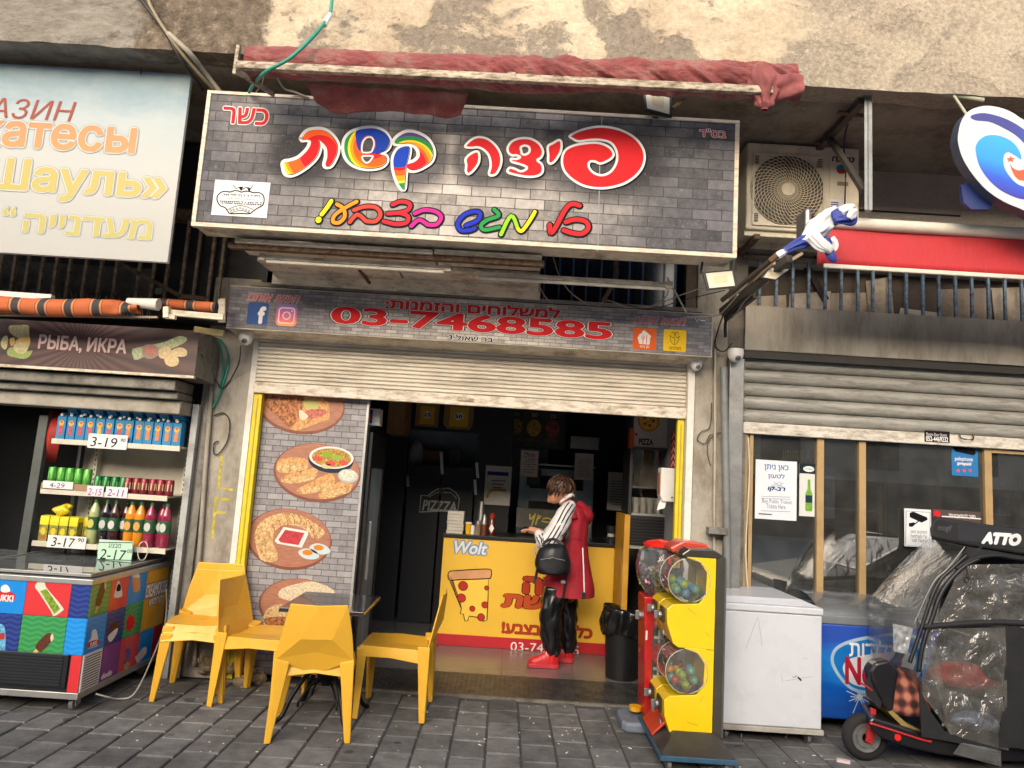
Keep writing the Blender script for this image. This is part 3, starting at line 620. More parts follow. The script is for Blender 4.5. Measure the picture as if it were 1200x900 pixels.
for L in ([(785, 393), (786, 400), (790, 404), (794, 401), (796, 394)], [(785, 393), (789, 396), (791, 390), (793, 396), (796, 394)], [(787, 391), (789, 389), (790.5, 391)], [(791.5, 391), (793.5, 389), (795, 392)], [(790.5, 396), (790.5, 404)]): line(P2, L, .0035, BLK, st, lift=.0035, mb=mb)
flatobj('basket_mark', mb, BLK, st)
mb = MB(); line(P2, [(815, 373.5), (817, 377.5), (819, 373.8)], .004, WHT, st, lift=.003, mb=mb, smooth=False); line(P2, [(821, 375.6), (826, 376)], .006, WHT, st, lift=.003, mb=mb, smooth=False); flatobj('printer_mark', mb, WHT, st)

# ================================================================ rolled red awning over the sign
cl = NT('red_awning_cloth'); cl.b.inputs['Roughness'].default_value = .8; cl.b.inputs['Sheen Weight'].default_value = .2
q = cl.ramp(cl.noise(4, 7, .7), [(.3, srgb('6a3030')), (.5, srgb('8c4442')), (.75, srgb('9c8074'))]); cl.l(q, cl.b.inputs['Base Color']); cl.bump(cl.noise(16, 6, .7, (.5, 1, 1.6), 1.5), .9, .02); clothm = cl.m
aw = thing('rolled_awning', 'rolled up faded red cloth awning above the brick printed sign', 'awning', (-.4, -1.45, 3.9))
PA = YP(-1.42); c0, c1 = PA.hit(292, 72), PA.hit(930, 93)
def roll(u, v):
    x = c0.x+(c1.x-c0.x)*u; zc = c0.z+(c1.z-c0.z)*u-.012*math.sin(u*math.pi); a = v*2*math.pi
    tw = .25+.75*min(1, max(0, (u-.26)*4))                       # tight and smooth at the left, twisted to the right
    def rdg(p): n_ = noise.noise(p); return 1-2.2*abs(n_)
    sp = a*.9-x*5.5+1.6*noise.noise(V((x*1.3, 0, 2)))
    f = rdg(V((math.cos(sp)*1.3+x*.6, math.sin(sp)*1.3, x*.9)))*.6+rdg(V((math.cos(sp*1)*3, math.sin(sp)*3, x*2.6)))*.35+rdg(V((x*7, math.cos(a)*2.5, math.sin(a)*2.5)))*.22
    sag = .018*noise.noise(V((x*1.1, 5, 0)))
    r = .076+tw*(.026*f-.006)+.004*noise.noise(V((x*22, math.cos(a)*4, math.sin(a)*4)))
    return (x, -1.42+r*1.15*math.cos(a), zc+r*1.18*math.sin(a)+tw*(sag-.012))
mb = MB(); mb.grid(roll, 620, 60); obj('rolled_cloth', mb, clothm, aw, smooth=180)
fl0, fl1 = PA.hit(355, 92), PA.hit(548, 100)
def flap(u, v):
    x = fl0.x+(fl1.x-fl0.x)*u; bot = .125-.03*u-.05*max(0, .12-u)*8+.015*math.sin(u*9); 
    return (x+.05*v*(1-2*u)*.9, -1.36+.11*v+.018*math.sin(x*26+v*3)*v*(.1+u)+.02*noise.noise(V((x*6, v*2, 1))), fl0.z+.0-bot*v+.01*(1-u))
mb = MB(); mb.grid(flap, 70, 12); obj('hanging_cloth', mb, clothm, aw, smooth=180, solid=.004)
b0, b1 = YP(-1.53).hit(277, 76.5), YP(-1.53).hit(905, 106.5)
oldw = M('old_white_paint', 'b9ad98', .6, var=.15, dirt='5c4a38', damt=.75, ds=14, dst=(1, 1, 4), bump=.2)
obj('front_bar', MB().bar(b0, b1, .035, .046), oldw, aw, bev=.004)
m_ = b0.lerp(b1, .513); obj('joint_clip', MB().bar(m_-V((.02, .004, 0)), m_+V((.03, -.004, 0)), .045, .056), oldw, aw, bev=.003)
e = YP(-1.5).hit(278, 70); obj('end_bracket', MB().bar(e+V((0, 0, .09)), e+V((-.004, 0, -.1)), .03, .022, (1, 0, 0)).bar(e+V((0, .0, -.07)), e+V((.13, .3, -.05)), .02, .03), oldw, aw, bev=.003)
e = YP(-1.5).hit(937, 95); obj('end_bracket', MB().bar(e+V((0, 0, .07)), e+V((-.004, 0, -.07)), .03, .015, (1, 0, 0)), oldw, aw, bev=.002)
kn = YP(-1.5).hit(893, 92)
def knot(u, v):
    a = u*2*math.pi; t = v; r = (.05+.05*math.sin(min(1, t*1.25)*math.pi)*(1-.2*t))*(1+.16*math.sin(a*5+t*5)+.10*math.sin(a*9-t*8)) if t < .93 else .02
    return (kn.x+r*math.cos(a)*1.0+.02*t, kn.y+r*.7*math.sin(a), kn.z+.07-.27*t)
cl2 = M('faded_cloth', '8e4f4f', .85, var=.25, vs=9, dirt='5d3c3e', damt=.5, bump=.2)
mb = MB(); mb.grid(knot, 60, 22); obj('knotted_end', mb, cl2, aw, smooth=180)
def knot2(u, v):
    a = u*2*math.pi; r = .085*(1+.18*math.sin(a*4+v*6)); return (kn.x+.05+.19*v, kn.y+.02+r*.7*math.cos(a), kn.z-.02+r*math.sin(a)*(1.1-.3*v)-.02*v)
mb = MB(); mb.grid(knot2, 50, 16); obj('folded_cloth', mb, cl2, aw, smooth=180)

# ================================================================ canopy boards, tubes and window band under the sign
cn = thing('canopy', 'beige canopy boards with fluorescent battens under the big sign', 'canopy', (-.9, -.6, 3.0))
z = 3.035
for i, (x0, x1, y0, y1, dz) in enumerate(((-1.93, -.62, -.98, -.70, .0), (-.61, .10, -.98, -.70, .006), (-1.88, -.9, -.69, -.42, -.03), (-.89, .10, -.69, -.42, -.024), (-1.86, .10, -.41, -.30, -.05))):
    obj('board', B(x0, x1, y0, y1, z+dz, z+dz+.03), cream, cn, bev=.003)
obj('beam', MB().bar((-1.98, -.93, z-.01), (.12, -.93, z-.01), .05, .04), rust, cn); obj('edge_trim', B(-1.9, .12, -.30, -.275, z-.09, z+.04), cream, cn, bev=.003)
obj('bracket', MB().bar(gnd(421, 316, z-.03), gnd(432, 325, z-.03)+V((0, .05, -.03)), .018, .018), rust, cn); 
for (p, q, zz, lb) in (((300, 297.5), (530, 318), 2.985, 'left fluorescent batten fixed under the beige canopy'), ((553, 314), (783, 340), 2.99, 'right fluorescent batten hanging free past the canopy end')):
    a, b = gnd(p[0], p[1], zz), gnd(q[0], q[1], zz); b.y = a.y = (a.y+b.y)/2
    t = thing('fluorescent_batten', lb, 'lamp', a.lerp(b, .5), 'fluorescent battens'); obj('housing', MB().bar(a, b, .035, .03), cream, t, bev=.003)
    obj('tube', MB().tube([a+V((.05, 0, -.028)), b+V((-.05, 0, -.028))], .012, 8), M('tube_glass', 'e2ddd0', .3), t, smooth=40)
    for w in (a, b): s_ = 1 if w is a else -1; obj('end_cap', MB().bar(w, w+V((s_*.045, 0, 0)), .042, .05), cream, t, bev=.003)
wn = thing('barred_window', 'dark window band with blue painted bars between the sign and the shutter', 'window', (.8, 0, 2.95))
obj('glass', B(-2.08, 1.35, .2, .21, 2.6, 3.6), M('dark_pane', '0d1728', .15), wn); blue = M('blue_bar', '3d5f86', .55, .1, var=.2, dirt='4a3526', damt=.5, ds=20)
for px in (637.5, 655, 671, 687, 704, 719.5, 737, 753, 766, 791): x = at(px, 335, -.02).x; obj('bar', B(x-.007, x+.007, -.03, -.014, 2.9, 3.55), blue, wn)
obj('frame', MB().box(1.27, 1.355, -.03, .05, 2.9, 3.6), M('brown_frame', '5a4a3c', .7, dirt='2e241c', damt=.5), wn)
obj('sill', B(-2.08, 1.35, -.26, .05, 2.93, 2.96), concrete, wn)
def wire(name, pts, r, mat, label, Y=None, cat='cable', n=6):
    P = [(at(p[0], p[1], p[2] if len(p) > 2 else Y)) for p in pts]
    P = [V(q) for q in catmull([tuple(p) for p in P], False, 6)]
    return obj(name, MB().tube(P, r, n), mat, smooth=180, label=label, cat=cat)
wire('rusty_pipe', [(722, 304, -.4), (722, 325, -.4), (714, 340, -.4), (707, 353, -.35)], .017, rust, 'short bent rusty pipe in front of the blue window bars', cat='pipe')
wires = M('loose_wire', 'a39a8a', .6, var=.1)
W_ = [('thin pale wire sagging along the top of the phone sign', [(697, 362), (712, 352), (735, 360), (765, 358), (800, 345), (830, 335)]),
      ('thin wire hanging in a curve from the right batten end', [(783, 340), (780, 348), (765, 358), (752, 362)]),
      ('thin wire slanting down across the blue bars', [(648, 300), (655, 322), (668, 342), (690, 358)]),
      ('pale wire looping left of the blue bars', [(630, 327), (637, 345), (650, 358), (660, 362)])]
for lb, p in W_: wire('cable', p, .0045, wires, lb, -.33)
obj('loose_slat', MB().bar(at(782, 325, -.3), at(804, 366, -.3), .02, .008), cream, label='loose pale metal slat leaning behind the phone sign', cat='slat')

# ================================================================ roller shutter and door surround of the pizza shop
shm = M('shutter_beige', 'd3cbbd', .5, var=.06, vs=3, dirt='7c705e', damt=.42, ds=3, dst=(.6, 1, 6), bump=.05)
sh = thing('roller_shutter', 'beige roller shutter pulled most of the way up over the pizza shop', 'shutter', (-.37, .02, 2.14))
SL, SR = -2.045, 1.298
mb = MB(); zt = 2.232; prof = []; 
while zt < 2.72: prof += [(-.004, zt), (-.013, zt+.006), (-.013, zt+.021), (-.004, zt+.0275), (.003, zt+.029)]; zt += .0315
vs = []; fs = []; NX = 60
for i in range(NX+1):
    x = SL+(SR-SL)*i/NX
    for y, z in prof: vs.append((x, y+.004*noise.noise(V((x*2.2, z*3, 0))), z+.002*noise.noise(V((x*3, z*9, 4)))))
m_ = len(prof)
for i in range(NX):
    for j in range(m_-1): fs.append((i*m_+j, (i+1)*m_+j, (i+1)*m_+j+1, i*m_+j+1))
obj('slats', MB().add(vs, fs), shm, sh, kind='stuff')
obj('bottom_bar', B(SL-.01, SR+.01, -.028, .012, 2.142, 2.228), M('shutter_bar', 'd6cebf', .5, var=.06, dirt='74604a', damt=.55, ds=9, dst=(1, 1, 3)), sh, bev=.005)
obj('lock', B(at(536, 468, 0).x, at(556, 468, 0).x, -.036, -.025, 2.175, 2.2), oldw, sh, bev=.004)
dr = thing('door_surround', 'white and yellow painted door posts framing the pizza shop opening', 'door frame', (-.37, 0, 0))
yel = M('yellow_paint', 'd9c21f', .45, var=.06, dirt='8a7a30', damt=.3, ds=9)
for x0, x1, m, w in ((-2.098, -2.052, white, -.0), (-2.049, -1.985, yel, .0), (1.245, 1.296, yel, .0), (1.30, 1.352, white, -.07)):
    obj('post', B(x0, x1, w, .06, .01, 2.62 if m is white else 2.16), m, dr, bev=.003)
obj('groove', MB().box(-2.02, -2.012, -.003, .0, .1, 2.1).box(1.268, 1.275, -.003, 0, .1, 2.1), M('groove_shade', 'a8951c', .5), dr)
# ================================================================ left shop: banner, barred window, striped awning, fascia sign
YB = -1.0; PB = YP(YB); bz0, bz1, bx1 = 2.865, 4.185, -2.345
k = NT('banner_print'); k.b.inputs['Roughness'].default_value = .5; s = k.n('SeparateXYZ'); k.l(k.coord(), s.inputs[0])
v = k.math('ADD', k.math('MULTIPLY', k.math('SUBTRACT', s.outputs[2], bz0), 1/(bz1-bz0)), k.math('MULTIPLY', k.math('SUBTRACT', k.noise(2.2, 4, .6, (1, 1, 2.5)), .5), .35))
c = k.ramp(v, [(0, srgb('a3a4a0')), (.5, srgb('a9acab')), (.72, srgb('9ba8ac')), (.9, srgb('6f8b9a')), (1, srgb('8196a0'))])
c = k.mix(k.math('MULTIPLY', k.ramp(k.noise(5, 7, .7, (1, 1, .4)), [(.5, 0.0), (.8, 1.0)]), .25), c, srgb('b5b0a2')); k.l(c, k.b.inputs['Base Color'])
bn = thing('shop_banner', 'large pale banner with faded orange Russian and Hebrew lettering and a blue sky strip', 'sign', (-3.6, YB, bz0))
obj('board', B(-5.3, bx1, YB+.003, YB+.03, bz0, bz1), whitep, bn, bev=.003)
obj('face', MB().add([(-5.3, YB, bz0+.002), (bx1, YB, bz0+.002), (bx1, YB, bz1-.002), (-5.3, YB, bz1-.002)], [(0, 1, 2, 3)]), k.m, bn)
oy = grad('faded_orange', [(0, 'a88f3c'), (.45, 'b07c3a'), (1, 'ac683a')], 2, 3.3, 3.9); yy = grad('faded_yellow', [(0, 'a19c52'), (.6, 'a69a48'), (1, 'a99846')], 2, 2.9, 3.5); sh_ = INK('8f9491'); fw_ = INK('cfd1ce')
text(PB, 'МАГАЗИН', (-87, 133), (88, 119.5), INK('a0564c'), bn, shear=.18)
for s, a, b, m, o in (('катесы', (-27, 170.5), (162, 150), oy, .03), ('«Шауль»', (-50, 229), (199, 196), yy, .03), (he('מעדנייה'), (26, 272.5), (180, 258), yy, .025), ('“', (3, 253), (20, 243), yy, .02)):
    text(PB, s, a, b, sh_, bn, 'lettering_shadow', off=o, extra=.04, lift=.0015); text(PB, s, a, b, fw_, bn, 'lettering_outline', off=o, extra=.025, lift=.0023); text(PB, s, a, b, m, bn, off=o, lift=.0034)
obj('hook', MB().bar(at(165, 80, -1.0), at(165, 87, -1.02), .008, .008), rust, bn)
win = thing('rusty_window_grille', 'rusty barred window with dark mesh below the pale banner', 'window', (-3.2, 0, 2.7))
obj('pane', B(-5.6, -2.1, .15, .16, 2.55, 4.2), M('dusty_dark_pane', '23252a', .5, var=.4, vs=3, dirt='4d463b', damt=.5), win)
for px in (-32, -16, 0, 16, 32, 49, 65, 81, 100, 118, 136, 163, 180, 196, 215, 230, 247, 259):
    x = at(px, 320, 0).x; obj('bar', B(x-.011, x+.011, -.012, .012, 2.74, 3.5), M('bar_tan_rust', 'a3927c', .8, var=.2, vs=20, dirt='5a4230', damt=.6, ds=22, bump=.2), win)
obj('sill', B(-5.6, -2.1, -.16, .15, 2.66, 2.74), M('grimy_concrete', '4c463d', .9, var=.3, dirt='2a2620', damt=.5, bump=.5), win); obj('lintel', B(-5.6, -2.1, -.03, .1, 3.5, 3.58), rust, win)
obj('board', B(-4.6, -3.0, .07, .1, 2.8, 3.1), M('grey_board', '6b675f', .8, dirt='3c372f', damt=.6), win)
obj('lock_box', B(at(183, 342, -.18).x, at(191, 342, -.18).x, -.2, -.17, at(187, 345, -.18).z, at(187, 338, -.18).z), steel, label='small grey lock box on the dark ledge beside the spikes', cat='lock box')
sp = MB(); rs_ = random.Random(4); a0, a1 = at(-30, 352, -.35), at(176, 352, -.35)
for i in range(64):
    x = a0.x+(a1.x-a0.x)*i/63+rs_.uniform(-.01, .01); z0 = 2.60; t = rs_.uniform(-.025, .025); sp.tube([(x, -.33, z0), (x+t, -.36+rs_.uniform(-.03, .03), z0+.17+rs_.uniform(-.02, .01))], .0022, 4)
obj('bird_spikes', sp, M('spike_wire', '87837b', .5, .5), kind='stuff')
# striped awning rolled in its arms
k = NT('striped_cloth'); k.b.inputs['Roughness'].default_value = .8; s = k.n('SeparateXYZ'); k.l(k.coord(), s.inputs[0])
fx = k.math('FRACT', k.math('ADD', k.math('MULTIPLY', s.outputs[0], 1/.186), .22)); O_, D_, L_ = srgb('c4673a'), srgb('3e3a3c'), srgb('cf8a5a'); K_0 = srgb('5a2b1c')
c = k.ramp(fx, [(0, O_), (.44, O_), (.45, K_0), (.475, L_), (.54, L_), (.545, K_0), (.555, D_), (.80, D_), (.81, L_), (.88, L_), (.885, K_0), (.91, O_)], True)
c = k.mix(.5, c, k.ramp(k.noise(9, 6, .7), [(.25, (.45, .45, .45, 1)), (.7, (1, 1, 1, 1))]), 'MULTIPLY'); k.l(c, k.b.inputs['Base Color']); stripe = k.m
sa = thing('striped_awning', 'rolled orange and black striped awning on pale folding arms', 'awning', (-3.3, -.7, 2.5))
w0, w1 = at(-80, 354, -.75), at(163, 361, -.75)
def sroll(u, v):
    x = w0.x+(w1.x-w0.x)*u; zc = w0.z+(w1.z-w0.z)*u; a = v*2*math.pi; e = max(0, (u-.75)*4)
    r = .060*(1-.55*e**1.6)+.007*math.sin(x*7+a)+.009*noise.noise(V((x*3, math.cos(a), math.sin(a))))+e*.012*math.sin(x*30+a*2)
    return (x, -.75+r*math.cos(a), zc+r*math.sin(a)-.01)
mb = MB(); mb.grid(sroll, 160, 28); obj('rolled_cloth', mb, stripe, sa, smooth=180)
a, b = at(186, 355, -.62), at(254, 360, -.62); obj('roller', MB().tube([a, b], .034, 14), stripe, sa, smooth=60)
a, b = at(-80, 343, -.78), at(60, 347, -.76); obj('cover_strip', MB().hexa([a+V((0, 0, -.06)), b+V((0, 0, -.012)), b+V((0, .04, -.012)), a+V((0, .04, -.06))], [a+V((0, 0, .045)), b+V((0, 0, .012)), b+V((0, .04, .012)), a+V((0, .04, .045))]), white, sa)
a, b = at(150, 354, -.72), at(186, 357, -.72); obj('cover_end', MB().tube([a, b], [.03, .043], 12), white, sa, smooth=50)
a, b = at(195, 366, -.68), at(262, 372, -.6); obj('arm', MB().bar(a, b, .03, .042), cream, sa, bev=.003); obj('arm_joint', MB().bar(at(196, 360, -.7), at(196, 373, -.7), .05, .04, (1, 0, 0)).bar(at(195, 371, -.7), at(206, 372, -.7), .035, .03), cream, sa, bev=.003)
a, b = at(-80, 368, -.72), at(185, 372, -.7); obj('front_bar', MB().bar(a, b, .02, .014), M('bar_orange_edge', '8f8170', .6), sa); obj('arm_bracket', MB().bar(at(260, 350, -.45), at(260, 378, -.45), .02, .05, (1, 0, 0)), cream, sa, bev=.003)
obj('stay', MB().bar(at(139, 308, -.3), at(212, 347, -.4), .02, .03).bar(at(212, 347, -.4), at(240, 350, -.3), .02, .03), rust, sa); obj('yellow_block', MB().bar(at(228, 386, -.42), at(262, 391, -.42), .03, .045), M('old_yellow', 'b9a771', .6, dirt='6e5d3d', damt=.4), sa, bev=.003)
# dark brown shop sign
YS = -.42; PS = YP(YS); sx1 = at(231, 413, YS).x; sz0 = at(226, 440, YS).z; sz1 = at(232, 387.5, YS).z
k = NT('sunray_print'); k.b.inputs['Roughness'].default_value = .45; s = k.n('SeparateXYZ'); k.l(k.coord(), s.inputs[0]); cc = at(95, 405, YS)
an = k.math('ARCTAN2', k.math('SUBTRACT', s.outputs[2], cc.z), k.math('SUBTRACT', s.outputs[0], cc.x)); w = k.math('SINE', k.math('MULTIPLY', an, 34))
rb = k.ramp(k.math('ADD', k.math('MULTIPLY', w, .25), .5), [(.3, srgb('38272a')), (.7, srgb('5b3c38'))]); dd = k.math('MULTIPLY', k.math('ABSOLUTE', k.math('SUBTRACT', s.outputs[0], cc.x)), 1.1, True)
k.l(k.mix(dd, rb, k.mix(.3, rb, srgb('2c2226'))), k.b.inputs['Base Color']); ray_m = k.m
bs_ = thing('fish_shop_sign', 'dark brown sunray fascia sign with pale Russian lettering, cheese and sandwich pictures', 'sign', (-3.3, YS, sz0))
obj('box', MB().prism([(-5.3, YS+.004, sz0), (-5.3, YS+.004, sz1), (-5.3, -.05, sz1+.01), (-5.3, -.05, sz0-.02)], (sx1+5.3, 0, 0)), greymetal, bs_)
obj('face', MB().add([(-5.3, YS, sz0), (sx1, YS, sz0), (sx1, YS, sz1), (-5.3, YS, sz1)], [(0, 1, 2, 3)]), ray_m, bs_)
obj('bottom_trim', B(-5.3, sx1, YS-.006, YS+.03, sz0-.022, sz0-.002), cream, bs_, bev=.002)
outlined(PS, 'РЫБА, ИКРА', (44, 411), (150, 398), INK('d8cdc6'), INK('a03036'), bs_, .03, .03)
Z9 = lambda L: [(x/9, 340+y/9) for x, y in L]
chs = M('cheese_print', 'c2b888', .45, var=.22, vs=60); chs2 = M('cheese_orange_print', 'c9a75c', .45, var=.15, vs=60); lf = M('lettuce_print', '8fa055', .45, var=.25, vs=80)
for L, m, lf_ in (([(75, 640), (130, 600), (230, 640), (320, 640), (345, 640), (310, 700), (250, 725), (160, 710), (90, 690)], lf, .002), ([(10, 560), (40, 490), (85, 490), (80, 580), (60, 625), (25, 610)], chs, .0024), ([(105, 520), (150, 500), (160, 560), (120, 590)], chs2, .0028), ([(100, 380), (180, 370), (300, 372), (310, 440), (305, 490), (240, 510), (180, 500), (110, 450)], chs, .0032), ([(175, 530), (300, 480), (322, 530), (300, 600), (190, 600)], chs2, .0036), ([(145, 600), (200, 545), (290, 580), (300, 620), (250, 670), (180, 660)], chs, .004)):
    shape(PS, Z9(L), m, bs_, 'cheese_picture', lf_)
S6 = lambda L: [(150+x/5.627, 340+y/5.627) for x, y in L]
for L, m, lf_ in (([(28, 395), (60, 380), (230, 345), (330, 305), (385, 315), (375, 345), (280, 390), (200, 400), (60, 460), (35, 440)], M('baguette_print', 'a8b089', .45, var=.3, vs=50), .002), ([(95, 400), (110, 365), (160, 360), (205, 385), (200, 430), (150, 455), (105, 440)], INK('9c8f84'), .0026), ([(105, 400), (125, 370), (165, 368), (192, 395), (180, 425), (140, 435)], M('salmon_print', 'b3705e', .45, var=.2, vs=60), .003), ([(205, 400), (250, 370), (290, 400), (260, 450), (210, 445)], M('bread_print', 'c9b183', .45, var=.2, vs=50), .0034), ([(290, 400), (340, 378), (385, 395), (388, 430), (350, 440), (300, 430)], M('bread_print', 'c9b183'), .0038), ([(240, 430), (280, 405), (335, 450), (330, 490), (290, 505), (250, 485)], M('bread_print', 'c9b183'), .0042)):
    shape(PS, S6(L), m, bs_, 'sandwich_picture', lf_)
# shutter beams and posts of the left shop
PX_ = (at(206, 665, -.04).x+at(235, 470, -.04).x)/2
fr = thing('left_shop_frame', 'grey and cream metal shutter box and posts round the drinks shop', 'door frame', (-2.5, -.1, 0))
for i, (y0, y1, z0, z1, m) in enumerate(((-.36, -.05, sz0-.11, sz0-.03, greymetal), (-.3, -.05, sz0-.17, sz0-.115, greymetal), (-.24, .0, sz0-.275, sz0-.175, M('beam_cream', 'a19c90', .5, dirt='6a5d4c', damt=.45)))): obj('beam', B(-5.3, -2.5, y0, y1, z0, z1), m, fr, bev=.008)
obj('post', MB().bar((PX_, -.04, 0), (PX_, -.04, 2.02), .05, .05, (0, 1, 0)), M('post_white_grey', 'aeb2b0', .5, var=.08, dirt='696760', damt=.5, ds=6), fr, bev=.003)
obj('post', MB().bar((PX_+.075, .0, 0), (PX_+.075, .0, 2.1), .05, .06, (0, 1, 0)), greymetal, fr, bev=.003)
obj('door_post', MB().bar(onx(25, 668, -3.62), onx(54, 487, -3.62), .07, .05, (0, 1, 0)), M('door_dark_grey', '4e5350', .5, dirt='2e2e2c', damt=.4), fr, bev=.004)

# ================================================================ drinks shelf
unit = thing('drinks_rack', 'cream metal rack with three shelves of cartons, cans and bottles', 'shelf', (-3.0, .05, .4))
shel = M('shelf_cream', 'cdc8b6', .5, var=.05, dirt='8c8470', damt=.3); YF = -.14; z1_, z2_, z3_ = at(130, 518.5, YF).z, at(125, 577.5, YF).z, at(118, 639, YF).z
XL = lambda px, py: at(px, py, YF).x
sx = [(XL(61, 514), XL(211, 524)), (XL(48, 571), XL(196, 584)), (XL(38, 632), XL(194, 645))]
for (x0, x1), z in zip(sx, (z1_, z2_, z3_)):
    obj('shelf', MB().box(x0, x1, YF, .24, z-.012, z).box(x0, x1, YF-.004, YF+.012, z-.035, z+.004), shel, unit, bev=.002)
obj('back_panel', B(-3.45, -2.58, .25, .27, .3, 2.08), M('rack_back', 'b5b0a3', .6, var=.05, dirt='817a6b', damt=.35), unit)
for x in (-3.32, -2.60):
    up = obj('upright', B(x-.015, x+.015, .19, .249, .2, 2.08), shel, unit)
    mb = MB()
    for i in range(44): mb.box(x-.004, x+.004, .1885, .1895, .4+i*.038, .4+i*.038+.018)
    obj('slots', mb, black, up, kind='stuff')
obj('side_rail', MB().bar((-3.47, .2, .3), (-3.44, .16, 1.75), .02, .03), steel, unit)
def put(name, x, y, z, parts, label, cat, grp, tilt=0): pass
# --- juice cartons
cb = M('carton_blue', '2a7fb0', .4, var=.12, vs=14); cw = INK('e3e3df'); cred = M('fruit_red_print', 'c24a48', .45, var=.3, vs=60); cyel = M('fruit_yellow_print', 'e0a63a', .45, var=.2, vs=60); cor = M('fruit_orange_print', 'dd7d3a', .45, var=.2, vs=60)
def carton(kind, w=.068, h=.2):
    t = thing('juice_carton', 'x', 'carton', (0, 0, 0)); d = w/2
    obj('body', MB().box(-d, d, -d, d, 0, h*.86).hexa([(-d, -d, h*.86), (d, -d, h*.86), (d, d, h*.86), (-d, d, h*.86)], [(-d, -.006, h*.98), (d, -.006, h*.98), (d, .006, h*.98), (-d, .006, h*.98)]).box(-d, d, -.003, .003, h*.975, h*1.03), cb, t, bev=.002)
    P = PL((0, -d, 0)); a, b = {'red': (cyel, cred), 'yellow': (cyel, cyel), 'orange': (cyel, cor)}[kind]
    mb = disc(P, 0, h*.62, d*.6, h*.11, .001); flatobj('print', mb, a, t); mb = rect(P, -d*.42, d*.42, h*.17, h*.5, .001); flatobj('print', mb, b, t); mb = disc(P, .0, h*.66, d*.3, h*.04, .0016); flatobj('print', mb, cred, t)
    obj('cap', MB().lathe([(.011, -.045), (.011, -.03)], (0, 0, h*.93), 10, 'y', True), cw, t); return t
cart = {k_: carton(k_) for k_ in ('red', 'yellow', 'orange')}; used_c = set()
kinds = ['red', 'red', 'red', 'red', 'yellow', 'red', 'red', 'orange', 'orange', 'orange', 'orange', 'orange', 'orange']
def place(protos, k_, used, loc, rz, label, grp, rx=0):
    o = protos[k_] if k_ not in used else copytree(protos[k_]); used.add(k_); o.location = loc; o.rotation_euler = (rx, 0, rz); o['label'] = label; o['group'] = grp; return o
cxs = [sx[0][0]+.045+i*(sx[0][1]-sx[0][0]-.09)/12 for i in range(13)]
ordw = ['first', 'second', 'third', 'fourth', 'fifth', 'sixth', 'seventh', 'eighth', 'ninth', 'tenth', 'eleventh', 'twelfth', 'thirteenth', 'fourteenth']
for i, x in enumerate(cxs): place(cart, kinds[i], used_c, (x, YF+.05+random.uniform(0, .008), z1_+.001), random.uniform(-.08, .08), 'blue juice carton with %s fruit print, %s in the front row, top shelf' % (kinds[i], ordw[i]), 'blue juice cartons on the top shelf')
for i in range(9): place(cart, kinds[i+2], used_c, (cxs[0]+.07+i*.1, YF+.20, z1_+.235), 0, 'blue juice carton lying on top of the standing ones, %s from the left' % ordw[i], 'blue juice cartons on the top shelf', rx=math.radians(90))
# --- cans
def can(name, m, m2, h=.12, r=.031):
    t = thing('drink_can', 'x', 'can'); obj('body', MB().lathe([(r*.8, 0), (r, .006), (r, h-.01), (r*.82, h), (r*.8, h-.003)], (0, 0, 0), 16), m, t, smooth=40)
    obj('lid', MB().lathe([(r*.78, h-.003), (r*.1, h-.002)], (0, 0, 0), 14), steel, t)
    mb = MB()
    for k_ in range(-3, 4):
        a0_, a1_ = -math.pi/2+k_*.28-.13, -math.pi/2+k_*.28+.13; R = r+.0006
        if m2[1] == 'band' or abs(k_) in (0, 3): mb.add([(R*math.cos(a0_), R*math.sin(a0_), h*.3), (R*math.cos(a1_), R*math.sin(a1_), h*.3), (R*math.cos(a1_), R*math.sin(a1_), h*.72), (R*math.cos(a0_), R*math.sin(a0_), h*.72)], [(0, 1, 2, 3)])
    flatobj('print', mb, m2[0], t); return t
gl_, gd_, rd_ = M('can_light_green', '4fa03f', .3, .4, var=.2), M('can_dark_green', '1e6a3a', .3, .4, var=.2), M('can_dark_red', '7e2730', .3, .4, var=.15)
cans = {'light green': can('a', gl_, (INK('8fcf6a'), 'x')), 'dark green': can('b', gd_, (INK('7fc46c'), 'x')), 'dark red': can('c', rd_, (INK('d9cba0'), 'x'))}; used_n = set()
x = sx[1][0]+.05
tr_ = thing('carton_tray', 'low brown cardboard tray under the light green cans on the middle shelf', 'tray', (x+.12, YF, z2_)); obj('tray', MB().box(x-.05, x+.31, YF+.0, YF+.28, z2_+.001, z2_+.008).box(x-.05, x+.31, YF-.004, YF+.002, z2_, z2_+.05).box(x+.305, x+.31, YF, YF+.28, z2_, z2_+.05), M('cardboard', '9b7f60', .8, var=.12), tr_)
g_ = 'drink cans on the middle shelf'
for i in range(5): place(cans, 'light green', used_n, (x+.0+i*.066, YF+.04, z2_+.045), random.random(), 'light green drink can in the cardboard tray, %s from the left' % ordw[i], g_)
obj('can_riser', B(x-.04, x+.29, YF+.01, YF+.07, z2_+.012, z2_+.045), M('cardboard', '9b7f60'), tr_)
for i in range(4): place(cans, 'dark green', used_n, (x+.35+i*.064, YF+.04, z2_+.001), 0, 'dark green drink can beside the cardboard tray, %s from the left' % ordw[i], g_)
xr = at(40+455/4.5, 577, YF).x+.03
for i in range(6): place(cans, 'dark red', used_n, (xr+i*.062, YF+.04+(i % 2)*.006, z2_+.001), 0, 'dark red drink can with cream lettering band, %s of six on the middle shelf' % ordw[i], g_)
